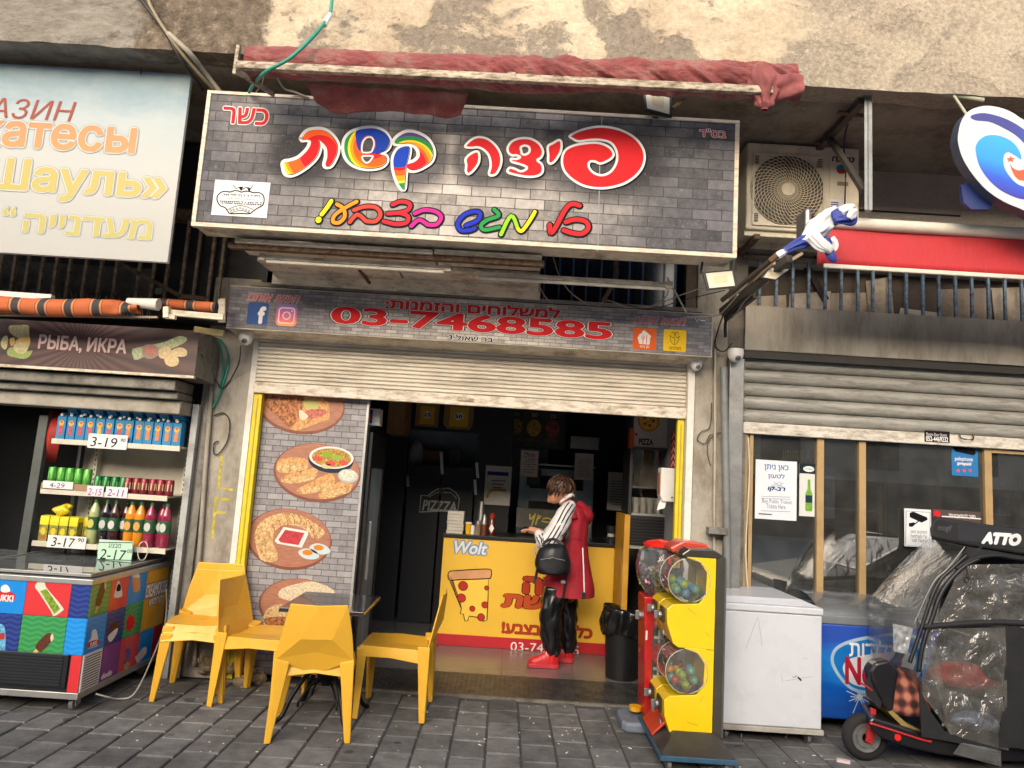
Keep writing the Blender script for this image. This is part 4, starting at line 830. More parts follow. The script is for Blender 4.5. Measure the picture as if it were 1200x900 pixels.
# --- small yellow cartons and bottles
cy_ = M('carton_yellow', 'e8d423', .4, var=.06); cg_ = M('carton_label_print', '8a8a3a', .45, var=.5, vs=70)
t = thing('juice_box', 'x', 'carton'); obj('body', MB().box(-.033, .033, -.033, .033, 0, .15), cg_, t, bev=.002); obj('top', MB().hexa([(-.0335, -.0335, .15), (.0335, -.0335, .15), (.0335, .0335, .15), (-.0335, .0335, .15)], [(-.0335, -.03, .185), (.0335, -.03, .185), (.0335, .03, .19), (-.0335, .03, .19)]).box(-.0334, .0334, -.0337, -.02, .12, .1501), cy_, t, bev=.002)
P = PL((0, -.033, 0)); flatobj('print', disc(P, 0, .075, .02, .026, .001), INK('e0c83a'), t); flatobj('print', disc(P, .004, .03, .022, .014, .0012), INK('c0604a'), t)
jb = {'j': t}; uj = set(); x0 = sx[2][0]+.06
for i in range(5): place(jb, 'j', uj, (x0+i*.073, YF+.05+(.06 if i == 4 else 0), z3_+.001), random.uniform(-.1, .1), 'small yellow topped juice carton on the bottom shelf, %s from the left' % ordw[i], 'yellow topped cartons on the bottom shelf')
def bag(u, v): a = u*2*math.pi; r = .04*(math.sin(v*math.pi)**.6)*(1+.3*math.sin(a*3+v*7)); return (x0+.08+r*1.5*math.cos(a)+.05*v, YF+.05+r*math.sin(a), z3_+.19+.085*v+.01*math.sin(a*2))
mb = MB(); mb.grid(bag, 24, 10); obj('plastic_bag', mb, M('yellow_film', 'dfc928', .3, var=.2, vs=30), label='crumpled yellow plastic wrap lying on the small cartons', cat='wrap', smooth=180)
def bottle(liq, lab):
    t = thing('soft_drink_bottle', 'x', 'bottle'); r = .04
    obj('body', MB().lathe([(r*.7, 0), (r, .015), (r, .10), (r*.93, .13), (r, .16), (r*1.0, .22), (r*.8, .262), (r*.4, .295), (.013, .305)], (0, 0, 0), 16), liq, t, smooth=50)
    obj('label_band', MB().lathe([(r*.97+.003, .105), (r*.97+.003, .2)], (0, 0, 0), 16, cap=False), M('bottle_label_green', '2c5c3a', .45, var=.2, vs=30), t, smooth=180)
    flatobj('print', disc(PL((0, -r-.003, 0)), 0, .15, .024, .032, .001), lab, t); obj('cap', MB().lathe([(.015, .303), (.015, .33)], (0, 0, 0), 12), M('cap_green', '3f6e56', .4), t); return t
LQ = lambda n, c: M(n, c, .12, coat=.6, var=.08)
bt = {'pale lemon': bottle(LQ('liquid_lemon', 'a9b27a'), INK('c9c86a')), 'dark': bottle(LQ('liquid_dark', '1b1820'), INK('c7c9c0')), 'dark red': bottle(LQ('liquid_grape', '3a1d22'), INK('d8d3d0')), 'orange': bottle(LQ('liquid_orange', 'd98a1c'), INK('e8a65a')), 'magenta': bottle(LQ('liquid_magenta', '8c2244'), INK('c9d0c4'))}; ub = set()
order = ['pale lemon', 'dark', 'dark red', 'dark red', 'orange', 'orange', 'magenta', 'magenta', 'magenta']; cnt = {}
xb0, xb1 = at(40+296/4.5, 640, YF).x, at(40+675/4.5, 640, YF).x
xs_ = [296, 357, 405, 447, 490, 540, 596, 643, 678]
for c_, x_ in zip(order, xs_):
    cnt[c_] = cnt.get(c_, 0)+1; n_ = order.count(c_); place(bt, c_, ub, (at(40+x_/4.5, 640, YF+.05).x, YF+.055+(.05 if x_ in (447, 643) else 0), z3_+.001), 0, ('%s soft drink bottle on the bottom shelf' % c_) if n_ == 1 else '%s soft drink bottle on the bottom shelf, %s of its colour' % (c_, ordw[cnt[c_]-1]), 'soft drink bottles on the bottom shelf')
# --- price cards
def card(a, b, lines_, lab, col='dcdcda', y=YF-.012, ink='22222a', frame=None):
    Pc = YP(y); t = thing('price_card', lab, 'price card', Pc.hit((a[0]+b[0])/2, (a[1]+b[1])/2), 'price cards on the drinks rack')
    sheet('card', Pc, a, b, M('card_'+col, col, .5, var=.03), t, t=.003)
    for s_, p, q, o in lines_: text(Pc, s_, p, q, INK(ink), t, off=o, lift=.001, shear=.12)
    if frame: line(Pc, [(a[0]+1, a[1]-1.5), (a[0]+.8, b[1]+1-(b[1]-b[1])), (b[0]-1.2, b[1]+1.5), (b[0]-1, a[1]-.3)], .006, INK('2c3a34'), t, closed=True, smooth=False, lift=.0012)
    return t
card((102, 524.5), (150, 510.5), [('3-19', (106, 523), (138, 513.5), .0), ('90', (141, 518), (147.5, 514), .01)], 'handwritten white price card reading 3-19 below the blue cartons')
card((49.5, 571.5), (86, 565), [('4-29', (58, 571), (76, 566.5), .0)], 'small white price card reading 4-29 under the cardboard tray', ink='6a3c86')
card((101, 581), (122, 570), [('2-15', (103, 580), (119.5, 573), .0)], 'small lilac price card reading 2-15 under the dark green cans', 'd8d2dc', ink='a84a6c')
card((123, 582.5), (150, 571.5), [('2-11', (126, 581), (145, 574), .0)], 'small lilac price card reading 2-11 beside the 2-15 card', 'd8d2dc', ink='7a4a8c')
card((54.5, 641), (101.5, 629.5), [('3-17', (60, 640), (88, 631), .0), ('90', (91, 635), (99, 631), .01)], 'handwritten white price card reading 3-17 below the yellow topped cartons')
gcard = card((113, 657), (156.5, 634.5), [(he('מבצע'), (127, 641.5), (142, 637.5), .0), ('2-17', (117, 655), (148, 645), .0), ('00', (149, 648), (155, 644), .0)], 'pale green offer card with a dark border leaning on the freezer glass', 'b8dcc4', y=YF-.05, frame=True)
mb = MB(); c_ = at(40+573/4.5, 460+835/4.5, YF-.03); mb.tube([c_+V((.036*math.cos(a/14*2*math.pi), 0, .07*math.sin(a/14*2*math.pi))) for a in range(14)], .0035, 6, close=True); obj('string_loop', mb, cablew, label='white string loop hanging at the right end of the bottom shelf', cat='string', smooth=180)
# --- red tub behind the rack and post
c_ = at(64, 512, .12); mb = MB(); mb.lathe([(.01, 0), (.17, .0), (.2, .02), (.205, .09), (.19, .09), (.17, .03), (.01, .02)], (0, 0, 0), 28, 'y')
tb = obj('red_tub', mb, M('red_plastic', 'b23a30', .4, var=.1, dirt='6e2a22', damt=.3), label='round red plastic basin standing on edge left of the drinks rack', cat='basin', smooth=40); tb.location = c_+V((-.02, 0, -.2)); tb.rotation_euler = (0, 0, math.radians(-55))
# ================================================================ ice cream chest freezer
FX, FY0, FY1, FZ0, FZ1 = -2.6, -.92, .12, .125, .80
fz = thing('ice_cream_freezer', 'glass topped ice cream chest freezer covered in bright coloured squares', 'freezer', (-3.3, -.4, 0)); FX0 = -4.55
obj('body', B(FX0, FX-.003, FY0+.003, FY1, FZ0, FZ1-.02), whitep, fz, bev=.01)
alu = M('aluminium', 'b5b6b4', .35, .7, var=.08, vs=12, dirt='77746c', damt=.25)
obj('rim', MB().box(FX0, FX+.008, FY0-.008, FY0+.045, FZ1-.022, FZ1+.012).box(FX-.045, FX+.008, FY0+.045, FY1, FZ1-.022, FZ1+.012).box(FX0, FX+.008, FY1, FY1+.03, FZ1-.02, FZ1+.015), alu, fz, bev=.004)
obj('base_rail', MB().box(FX0, FX+.006, FY0-.006, FY0+.03, FZ0-.035, FZ0+.004).box(FX-.03, FX+.006, FY0+.03, FY1, FZ0-.035, FZ0+.004), alu, fz, bev=.003)
obj('tub', MB().box(FX0+.06, FX-.06, FY0+.06, FY1-.05, .45, .46).box(FX0+.05, FX0+.06, FY0+.05, FY1-.04, .45, FZ1-.02), whitep, fz)
gt = GLASS('freezer_glass', (.75, .78, .78, 1), 1.4, film=.22, filmcol=(.55, .6, .6, 1))
for x0, x1, dz in ((FX0+.02, -3.52, .018), (-3.56, FX-.03, .028)):
    ld = obj('sliding_lid', B(x0, x1, FY0+.05, FY1-.01, FZ1+dz, FZ1+dz+.006), gt, fz); obj('lid_frame', MB().box(x0, x1, FY0+.03, FY0+.055, FZ1+dz-.006, FZ1+dz+.012).box(x0, x0+.025, FY0+.055, FY1, FZ1+dz-.006, FZ1+dz+.012).box(x1-.025, x1, FY0+.055, FY1, FZ1+dz-.006, FZ1+dz+.012), alu, ld, bev=.002)
rq = random.Random(3); gm = [INK(c) for c in ('b9a24a', '4a7a4a', 'a8472f', 'd0c9b0', '3a5a8a', '7a4a2a')]
mbs = [MB() for _ in gm]
for i in range(60): x, y = rq.uniform(-4.3, -2.8), rq.uniform(-.8, -.05); mbs[rq.randrange(6)].bar(V((x, y, .62+rq.random()*.05)), V((x+.12, y+rq.uniform(-.06, .06), .64)), .05, .02)
for m_, g2 in zip(mbs, gm): obj('ice_creams', m_, g2, fz, kind='stuff')
def wavy(name, c1, c2):
    k = NT(name); k.b.inputs['Roughness'].default_value = .35; s = k.n('SeparateXYZ'); k.l(k.coord(), s.inputs[0])
    h = k.math('ADD', s.outputs[0], s.outputs[1]); w = k.math('ADD', k.math('MULTIPLY', s.outputs[2], 200), k.math('MULTIPLY', k.math('PINGPONG', k.math('MULTIPLY', h, 22), 1), 3.2))
    k.l(k.ramp(k.math('ADD', k.math('MULTIPLY', k.math('SINE', w), .5), .5), [(.35, srgb(c1)), (.65, srgb(c2))]), k.b.inputs['Base Color']); k.b.inputs['Coat Weight'].default_value = .3; return k.m
C = {'blue': M('panel_blue', '0d84d8', .3, var=.03, coat=.3), 'red': M('panel_red', 'cf3236', .3, var=.03, coat=.3), 'navy': wavy('panel_navy', '182a72', '24408f'), 'green': wavy('panel_green', '2a8546', '3b9a55'), 'lblue': wavy('panel_light_blue', '0d84d8', '2093e2'),
     'gold': M('panel_gold', 'd6a02c', .3, var=.08, vs=9, coat=.3), 'purple': M('panel_purple', '7a2a8a', .3, var=.03, coat=.3), 'dred': M('panel_dark_red', 'a82a36', .3, var=.03, coat=.3)}
PF = YP(FY0); PD = PL((FX, 0, 0), (1, 0, 0)); g = .003
zr = [FZ1-.022, .575, .352, FZ0+.004]
fx_ = [at(-62, 600+100, FY0).x, at(-62, 700, FY0).x, at(0-34, 700, FY0).x]
fxs = [at(p, 705, FY0).x for p in (-140, -62, 29, 82)]+[FX]
def tile(pl, u0, u1, v0, v1, m, lift=.002): return obj('panel', MB().hexa([pl.pt(u0+g/2, v0+g/2, lift), pl.pt(u1-g/2, v0+g/2, lift), pl.pt(u1-g/2, v1-g/2, lift), pl.pt(u0+g/2, v1-g/2, lift)], [pl.pt(u0+g/2, v0+g/2, -.003), pl.pt(u1-g/2, v0+g/2, -.003), pl.pt(u1-g/2, v1-g/2, -.003), pl.pt(u0+g/2, v1-g/2, -.003)]), m, fz)
obj('panel_gap', B(FX0, FX-.001, FY0+.001, FY0+.0029, FZ0, FZ1-.02), black, fz)
for i, row in enumerate((('green', 'blue', 'red', 'navy'), ('blue', 'navy', 'green', 'lblue'))):
    for j, c_ in enumerate(row): tile(PF, fxs[j], fxs[j+1], zr[i+1], zr[i], C[c_])
xv = at(76, 812, FY0).x; tile(PF, xv+.01, FX, zr[3], zr[2], C['red'])
gr = obj('front_grille', B(at(-120, 790, FY0).x, xv, FY0-.012, FY0+.0, FZ0+.03, zr[2]+.002), M('dark_grille', '14181f', .45), fz, bev=.004); mb = MB()
for i in range(10):
    z = FZ0+.045+i*.0185
    mb.box(at(-120, 790, FY0).x+.02, xv-.03, FY0-.020, FY0-.0115, z, z+.008)
obj('louvre', mb, M('dark_grille_edge', '23282f', .4), gr, kind='stuff')
ys = [onx(p[0], p[1], FX).y for p in ((107.6, 690), (129.6, 690), (150, 690), (170.5, 690))]; ys[0] = FY0; ys += [FY1-.005]
for a, b, r0, r1, c_ in ((0, 1, 0, 1, 'green'), (1, 2, 0, 1, 'red'), (2, 3, 0, 1, 'blue'), (3, 4, 0, 2, 'gold'), (0, 1, 1, 2, 'lblue'), (1, 2, 1, 2, 'navy'), (2, 3, 1, 2, 'green'), (1, 2, 2, 3, 'purple'), (2, 3, 2, 3, 'red'), (3, 3.6, 2, 3, 'blue'), (3.6, 4, 2, 3, 'dred')):
    f_ = lambda q: ys[int(q)]+(ys[min(4, int(q)+1)]-ys[int(q)])*(q-int(q))
    tile(PD, f_(a), f_(b), zr[r1], zr[r0], C[c_])
sv = obj('side_vent', B(FX-.004, FX+.006, FY0+.01, ys[1]-.01, zr[3], zr[2]-.004), whitep, fz, bev=.003); mb = MB()
for i in range(13): mb.box(FX+.006, FX+.007, FY0+.025, ys[1]-.025, zr[3]+.012+i*.0158, zr[3]+.018+i*.0158)
obj('slot', mb, M('slot_grey', '3a3a3a', .6), sv, kind='stuff')
choc, stick, biteM, nut = M('chocolate_print', '5a2d1c', .4, var=.35, vs=90), INK('d9b27c'), INK('e8d3a8'), INK('9a5a32')
def icecream(pl, u, v, s, ang):
    def R(L): c_, s__ = math.cos(ang), math.sin(ang); return [(u+s*(x*c_-y*s__), v+s*(x*s__+y*c_)) for x, y in L]
    mb = MB(); flatten(pl, [catmull(R([(-.10, -1.0), (-.12, -.45), (.12, -.45), (.10, -1.0)]), True, 3)], .0032, mb); flatobj('print', mb, stick, fz)
    mb = MB(); flatten(pl, [catmull(R([(-.3, -.5), (-.36, .2), (-.3, .7), (0, .92), (.28, .72), (.36, .2), (.32, -.48), (0, -.6)]), True, 4)], .0036, mb); flatobj('print', mb, choc, fz)
    mb = MB(); flatten(pl, [catmull(R([(.0, .95), (.05, .7), (.2, .55), (.36, .5), (.3, .78)]), True, 3)], .0042, mb); flatobj('print', mb, biteM, fz)
def quv(pl, px, py): return pl.uv(px, py)
u, v = quv(PF, 51, 754); icecream(PF, u, v, .085, math.radians(-38)); u, v = quv(PD, 117, 699); icecream(PD, u, v, .1, math.radians(-18))
W4 = lambda L: [(x/4.09, 640+y/4.09) for x, y in L]
shape(PF, W4([(170, 195), (185, 170), (215, 175), (225, 200), (300, 290), (300, 310), (260, 335), (245, 310), (190, 225)]), INK('d9e0c8'), fz, lift=.003, n=3); shape(PF, W4([(195, 215), (225, 205), (290, 300), (262, 325)]), M('pistachio_print', '7f9a2a', .4, var=.4, vs=60), fz, lift=.0036, smooth=False)
shape(PF, W4([(-10, 232), (10, 215), (60, 222), (75, 245), (60, 262), (-10, 262)]), RED, fz, lift=.003); shape(PF, W4([(5, 205), (12, 190), (30, 184), (45, 195), (50, 215), (30, 222), (10, 218)]), WHT, fz, lift=.0034); text(PF, 'YUKKI', (-9, 704), (17, 697.5), WHT, fz, off=.05, lift=.0042)
shape(PF, W4([(-40, 385), (22, 385), (26, 500), (20, 520), (-36, 520)]), M('cup_print', '6ab0d8', .4, var=.4, vs=40), fz, lift=.003); shape(PF, W4([(-38, 420), (24, 415), (25, 445), (-37, 450)]), INK('b0403a'), fz, lift=.0036, smooth=False)
shape(PD, W4([(545, 245), (550, 215), (565, 165), (580, 200), (582, 240)]), WHT, fz, lift=.003); shape(PD, W4([(556, 215), (560, 190), (568, 180), (576, 190), (575, 212)]), BLK, fz, lift=.0036)
shape(PD, W4([(632, 150), (645, 135), (668, 150), (668, 210), (645, 222), (636, 210)]), INK('d9a070'), fz, lift=.003, n=3); shape(PD, W4([(632, 148), (645, 130), (660, 132), (668, 150)]), WHT, fz, lift=.0036, n=3)
shape(PD, W4([(418, 490), (425, 455), (435, 440), (440, 405), (458, 400), (466, 430), (470, 465), (462, 480)]), WHT, fz, lift=.003); shape(PD, W4([(418, 488), (424, 460), (470, 448), (468, 472)]), INK('c43a4a'), fz, lift=.0036); text(PD, 'YUKKI', (104, 759), (113.5, 750), WHT, fz, off=.05, lift=.0042)
shape(PD, W4([(515, 420), (530, 375), (560, 362), (568, 375), (555, 420), (530, 455), (516, 450)]), choc, fz, lift=.003); shape(PD, W4([(518, 428), (560, 392), (556, 420), (530, 457), (517, 450)]), WHT, fz, lift=.0036)
st_ = [(600, 360), (608, 355), (615, 335), (622, 320), (630, 338), (642, 330), (640, 352), (648, 365), (638, 378), (640, 395), (628, 392), (620, 412), (612, 398), (600, 402), (604, 382)]; shape(PD, W4(st_), RED, fz, lift=.003, smooth=False)
c1_, c2_ = (169, 702), (196, 680); text(PD, 'CREAMOOSH', c1_, (196.5, 678), BLK, fz, 'lettering_outline', off=.05, extra=.05, lift=.003, shear=0); text(PD, 'CREAMOOSH', c1_, (196.5, 678), WHT, fz, off=.05, lift=.004)
text(PD, he('קרימוש'), (173, 713), (190, 697), BLK, fz, 'lettering_outline', off=.05, extra=.05, lift=.003); text(PD, he('קרימוש'), (173, 713), (190, 697), WHT, fz, off=.05, lift=.004)
text(PD, 'dodo', (117.5, 797), (131.5, 783.5), WHT, fz, off=.06, lift=.003, shear=.15)
shape(PD, W4([(590, 600), (588, 560), (600, 540), (598, 500), (612, 488), (626, 500), (620, 540), (618, 590), (602, 608)]), M('sweets_print', '7a4a9a', .4, var=.5, vs=60), fz, lift=.003); shape(PD, W4([(590, 575), (612, 550), (618, 570), (600, 600)]), INK('d8a06a'), fz, lift=.0036)
shape(PD, W4([(645, 530), (655, 525), (680, 490), (700, 485), (698, 515), (672, 545), (660, 560), (650, 548)]), INK('d9d0d4'), fz, lift=.003)
for L in (FY0+.1, FY1-.12):
    for x in (FX-.07, -4.4):
        cs = thing('caster', 'x', 'x'); 
        del cs['label'], cs['category']; cs.parent = fz; cs.location = V((x, L, 0))-fz.location
        obj('wheel', MB().lathe([(.042, -.014), (.042, .014)], (x, L, .043), 18, 'x').lathe([(.018, -.018), (.018, .018)], (x, L, .043), 10, 'x'), M('grey_rubber', '77777a', .5), cs, bev=.004); obj('fork', MB().box(x-.024, x-.019, L-.02, L+.03, .03, .09).box(x+.019, x+.024, L-.02, L+.03, .03, .09).box(x-.03, x+.03, L-.03, L+.05, .085, .095), alu, cs)
P = [(186, 696, -2.55), (194, 700, -2.53)]
pts = [onx(195, 712, -2.58), onx(192, 735, -2.56), onx(178, 772, -2.5), onx(160, 800, -2.47)]
pts = [onx(195, 690, -2.59)]+pts[:3]+[gnd(158, 812, .03), gnd(140, 819, .012), gnd(127, 817, .05), onx(112, 813, -2.57)]
obj('power_cable', MB().tube([V(q) for q in catmull([tuple(p) for p in pts], False, 8)], .0055, 8), cablew, label='white power cable looping from the coloured freezer to the ground', cat='cable', smooth=180)

# ================================================================ left pillar: cables, graffiti, camera
mk = M('yellow_marker', 'b5a742', .6, var=.3, vs=40); PP = YP(.009); gf = thing('graffiti', 'faint yellow spray marks L and F on the left pillar', 'graffiti', at(257, 590, -.06))
for L in ([(260, 533), (256, 572), (272, 574)], [(254, 584), (270, 586)], [(253, 585), (251, 610), (248.5, 632)], [(252, 600), (263, 601)]): line(PP, L, .022, mk, gf, 'mark', .0008, smooth=False)
wire('cable', [(282, 405, -.16), (280, 425, -.10), (270, 445, -.01), (262, 455, -.01)], .005, cable, 'thin black cable curving down from the left dome camera')
wire('hose', [(258, 398, -.2), (266, 410, -.12), (268, 425, -.015), (262, 448, -.01), (256, 465, -.015), (249, 478, -.02)], .009, cablegreen, 'green hose hanging in a bend on the left pillar', cat='hose')
wire('cable', [(256, 398, -.18), (260, 415, -.09), (262, 435, -.01), (258, 452, -.01)], .008, cablegreen, 'second green cable twisted beside the bent hose')
wire('cable', [(251, 487, -.01), (262, 484, -.008), (269, 494, -.008), (267, 515, -.008), (258, 530, -.008), (251, 532, -.008), (251, 520, -.008), (256, 517, -.008)], .005, cable, 'black cable loop hanging on the left pillar beside the graffiti')
wire('cable', [(236, 415, -.38), (242, 428, -.2), (257, 452, -.02), (262, 456, -.09)], .004, cable, 'thin dark cable from the brown sign to the left pillar')
wire('conduit', [(250, 400, -.02), (246, 480, -.02), (240, 560, -.02), (232, 680, -.02), (228, 780, -.02)], .018, M('old_conduit', '9d968a', .7, dirt='5c5346', damt=.5), 'old pale conduit running down the left pillar', cat='pipe')
def dome(px, py, y, label, s=1):
    c_ = at(px, py, y); t = thing('dome_camera', label, 'camera', c_+V((0, 0, .05)), 'dome cameras')
    obj('body', MB().lathe([(.052*s, .05), (.056*s, .02), (.052*s, -.005), (.04*s, -.03), (.02*s, -.047), (.004, -.052)], c_, 20), whitep, t, smooth=50)
    obj('lens', MB().sph(c_+V((.006, -.033*s, -.02)), .022*s, 12), M('lens_grey', '6d6f72', .15), t, smooth=180); obj('pupil', MB().sph(c_+V((.008, -.053*s, -.026)), .007*s, 8).sph(c_+V((-.008, -.05*s, -.028)), .005*s, 8), black, t, smooth=180)
    obj('mount', B(c_.x-.02, c_.x+.02, c_.y-.02, -.05, c_.z+.035, c_.z+.055), whitep, t); return t
dome(288, 397, -.14, 'white dome camera at the lower left corner of the phone sign'); dome(816, 427, -.14, 'white dome camera under the right end of the phone sign', .85); dome(862, 417, -.2, 'white dome camera on the grey post left of the dark shutter', 1.1)
# ================================================================ poster wall with food pictures
YW = .07; PW = YP(YW)
px0, px1 = at(300, 465, YW).x, at(431, 466, YW).x
pw = thing('food_poster', 'tall panel printed with grey bricks and four wooden boards of pastries', 'poster', (-1.6, YW, .05))
obj('panel', B(-1.985, px1, YW, YW+.04, .04, 2.35), bp3, pw); obj('edge_strip', B(px1, px1+.018, YW-.006, YW+.05, .04, 2.35), M('edge_alu', 'b6b7b5', .4, .5), pw)
wood = M('board_wood_print', 'a56f57', .5, var=.2, vs=14, st=(1, 1, 6)); woodd = M('board_wood_dark_print', '7a4633', .5, var=.15, vs=14)
crust = M('pastry_print', 'd9a566', .5, var=.3, vs=55, dirt='8f4f24', damt=.5, ds=34); crustd = M('toast_print', 'b5713c', .5, var=.75, vs=48, dirt='4f2a17', damt=.55, ds=30); sesame = M('sesame_print', 'e0bd86', .5, var=.4, vs=110, dirt='96602c', damt=.62, ds=32); pale = INK('e6d9c2'); wf_ = INK('e4e3e0')
salad = M('salad_print', '9a9a3c', .5, var=.8, vs=60, dirt='c9402c', damt=.6, ds=45); tomato = M('tomato_print', 'c9463a', .5, var=.3, vs=60)
Z2 = lambda L: [(300+x/4, 450+y/4) for x, y in L]
def ell(cx, cy, rx, ry, n=20, t0=0): return [(cx+rx*math.cos(2*math.pi*k/n+t0)+0, cy+ry*math.sin(2*math.pi*k/n+t0)+rx*.055*math.cos(2*math.pi*k/n+t0)) for k in range(n)]
def sp_(L, m, lift, sm=True): shape(PW, L, m, pw, 'food_picture', lift, smooth=sm, n=3)
for cx, cy, rx, ry in ((353, 475, 51, 34), (371.5, 554, 51, 34.5), (338.5, 632, 50, 36), (352, 711, 49, 33)):
    sp_(ell(cx, cy, rx, ry), woodd, .001); sp_(ell(cx+.6, cy-1.5, rx-2, ry-2), wood, .0014)
# toast with cheese
sp_(Z2([(30, 90), (60, 45), (225, 50), (228, 110), (185, 190), (165, 215), (110, 160)]), crustd, .002, False); sp_(Z2([(225, 60), (300, 55), (345, 95), (345, 165), (190, 220), (165, 212), (215, 140)]), crust, .0024, False)
sp_(Z2([(225, 80), (265, 70), (292, 95), (285, 125), (235, 120)]), INK('c9c07a'), .0028); sp_(Z2([(235, 125), (320, 118), (325, 145), (240, 165)]), M('ham_print', 'c0665a', .5, var=.5, vs=60), .0031); sp_(Z2([(205, 120), (245, 150), (225, 170), (205, 160)]), pale, .0033)
# salad bowl and baguettes
for L in ([(100, 365), (150, 345), (230, 350), (245, 385), (215, 410), (110, 415)], [(125, 435), (240, 400), (290, 395), (270, 440), (200, 465), (130, 462)], [(200, 490), (340, 420), (368, 440), (355, 480), (250, 515), (205, 512)], [(300, 510), (420, 445), (452, 460), (440, 495), (370, 530), (305, 538)]): sp_(Z2(L), crust, .002); sp_(Z2([(x*.93+L[0][0]*.07+4, y*.5+L[4][1]*.5-3) for x, y in L]), sesame, .0023)
sp_(Z2(ell(352, 355, 106, 62)), INK('2a3a4a'), .0026); sp_(Z2(ell(354, 345, 104, 52)), wf_, .003); sp_(Z2(ell(354, 346, 92, 44)), salad, .0034)
for x, y, m in ((290, 350, tomato), (335, 330, INK('8fae3a')), (380, 345, INK('9ab544')), (350, 372, tomato), (410, 370, tomato), (330, 385, INK('d9c79a'))): sp_(Z2(ell(x, y, 24, 12, 8)), m, .0037)
sp_(Z2(ell(432, 432, 48, 33)), INK('b9bcbb'), .0036); sp_(Z2(ell(432, 428, 43, 26)), M('dip_print', 'cfd0bf', .5, var=.3, vs=60), .0039)
# sesame ring with dip and eggs
ring = [(20, 820), (0, 760), (-5, 700), (20, 650), (80, 615), (160, 605), (240, 630), (300, 670), (322, 695), (300, 722), (262, 720), (245, 690), (190, 665), (130, 662), (90, 690), (80, 740), (100, 790), (98, 825), (60, 835)]
sp_(Z2(ring), sesame, .002)
for i in range(11): t = i/10*2.7+.25; x, y = 150-120*math.cos(t+.2)*1.0, 745-115*math.sin(t-.15); line(PW, Z2([(x-10, y-18), (x+4, y+6), (x+2, y+26)]), .006, crustd, pw, 'food_picture', .0023)
sp_(Z2([(88, 735), (130, 670), (245, 690), (245, 705), (215, 768), (100, 748)]), wf_, .0027, False); sp_(Z2([(105, 730), (138, 683), (228, 698), (200, 755), (115, 742)]), M('tomato_dip', 'b8303a', .5, var=.3, vs=50), .0031, False)
for x, y in ((250, 798), (302, 775)): sp_(Z2([(x-52, y-10), (x-20, y-28), (x+25, y-18), (x+48, y+10), (x+20, y+24), (x-25, y+18)]), INK('c9dbe0'), .003); sp_(Z2(ell(x-8, y-8, 24, 13, 10)), INK('d98a2a'), .0034)
# bread roll behind the table
Q2 = lambda L: [(300+x/4, 675+y/4) for x, y in L]
sp_(Q2([(110, 100), (120, 60), (200, 35), (260, 25), (330, 45), (370, 75), (350, 110), (200, 120)]), M('coconut_print', 'd0c2a4', .5, var=.35, vs=90), .002); sp_(Q2([(35, 190), (60, 150), (120, 130), (240, 150), (280, 190), (240, 240), (60, 238), (36, 215)]), sesame, .0024); sp_(Q2([(40, 200), (120, 190), (240, 210), (230, 238), (70, 236)]), crustd, .0028)

# ================================================================ tall drinks cooler behind the poster panel
ck = thing('drinks_cooler', 'tall black drinks cooler with a glass side door beside the poster panel', 'fridge', (-1.4, .5, .045))
X = -1.125
obj('cabinet', B(-1.75, X-.03, .14, .78, .05, 1.96), black, ck, bev=.01); obj('door_frame', MB().box(X-.028, X, .14, .2, .1, 1.9).box(X-.028, X, .72, .78, .1, 1.9).box(X-.028, X, .2, .72, .1, .17).box(X-.028, X, .2, .72, 1.62, 1.9), black, ck, bev=.004)
obj('door_glass', B(X-.018, X-.012, .2, .72, .17, 1.62), M('cooler_glass', '9fb0b4', .12, var=.3, vs=3, st=(1, 1, .2)), ck); obj('handle', MB().bar((X+.02, .24, .75), (X+.02, .24, 1.2), .02, .02, (0, 1, 0)), M('handle_grey', 'a8aaab', .3, .6), ck, bev=.004)
b = at(440, 488, .35); bx_ = thing('small_box', 'small white box with blue and red sides on top of the drinks cooler', 'box', (b.x, .35, 1.965)); obj('carton', B(b.x-.08, b.x+.05, .28, .4, 1.965, 2.1), WHT, bx_); obj('print', MB().box(b.x-.082, b.x-.01, .276, .279, 1.98, 2.09), INK('1f4a9a'), bx_); obj('print', MB().box(b.x-.05, b.x-.02, .273, .2755, 2.0, 2.05), RED, bx_)

# ================================================================ counter
YC = 1.36; PC_ = YP(YC); cx0, cx1 = at(511, 756, YC).x, 1.02; ct = at(521, 625, YC).z; zb = at(511, 741.8, YC).z
ctr = thing('counter', 'yellow printed counter with red base band and pizza picture', 'counter', (.2, YC, .045))
obj('carcass', B(cx0+.005, cx1, YC+.004, YC+.6, .045, ct-.035), M('counter_side', '23232a', .5), ctr)
cyel2 = M('counter_yellow', 'e2b73c', .4, var=.05, vs=2); obj('front_print', MB().add([(cx0, YC, zb), (cx1, YC, zb), (cx1, YC, ct-.035), (cx0, YC, ct-.035)], [(0, 1, 2, 3)]), cyel2, ctr); obj('base_band', B(cx0, cx1, YC-.003, YC+.003, .048, zb), M('counter_red', 'b3222c', .4, var=.05), ctr)
obj('worktop', B(cx0-.01, cx1, YC-.015, YC+.62, ct-.035, ct), M('worktop', '1e1e20', .3), ctr, bev=.004)
for off, m, l in ((.085, INK('4a7fc0'), .0016), (.05, INK('8ab8e0'), .0019), (0.0, WHT, .0026)): text(PC_, 'Wolt', (530.5, 648), (571.5, 636), m, ctr, 'lettering' if not off else 'lettering_outline', off=.02, extra=off, lift=l, shear=.2)
V5 = lambda L: [(500+x/5.456, 660+y/5.456) for x, y in L]
def cp(L, m, lift, sm=True, wd=0):
    shape(PC_, V5(L), m, ctr, 'print', lift, smooth=sm, n=4)
    if wd: line(PC_, V5(L), wd, BLK, ctr, 'print_outline', lift+.0004, closed=True, smooth=sm)
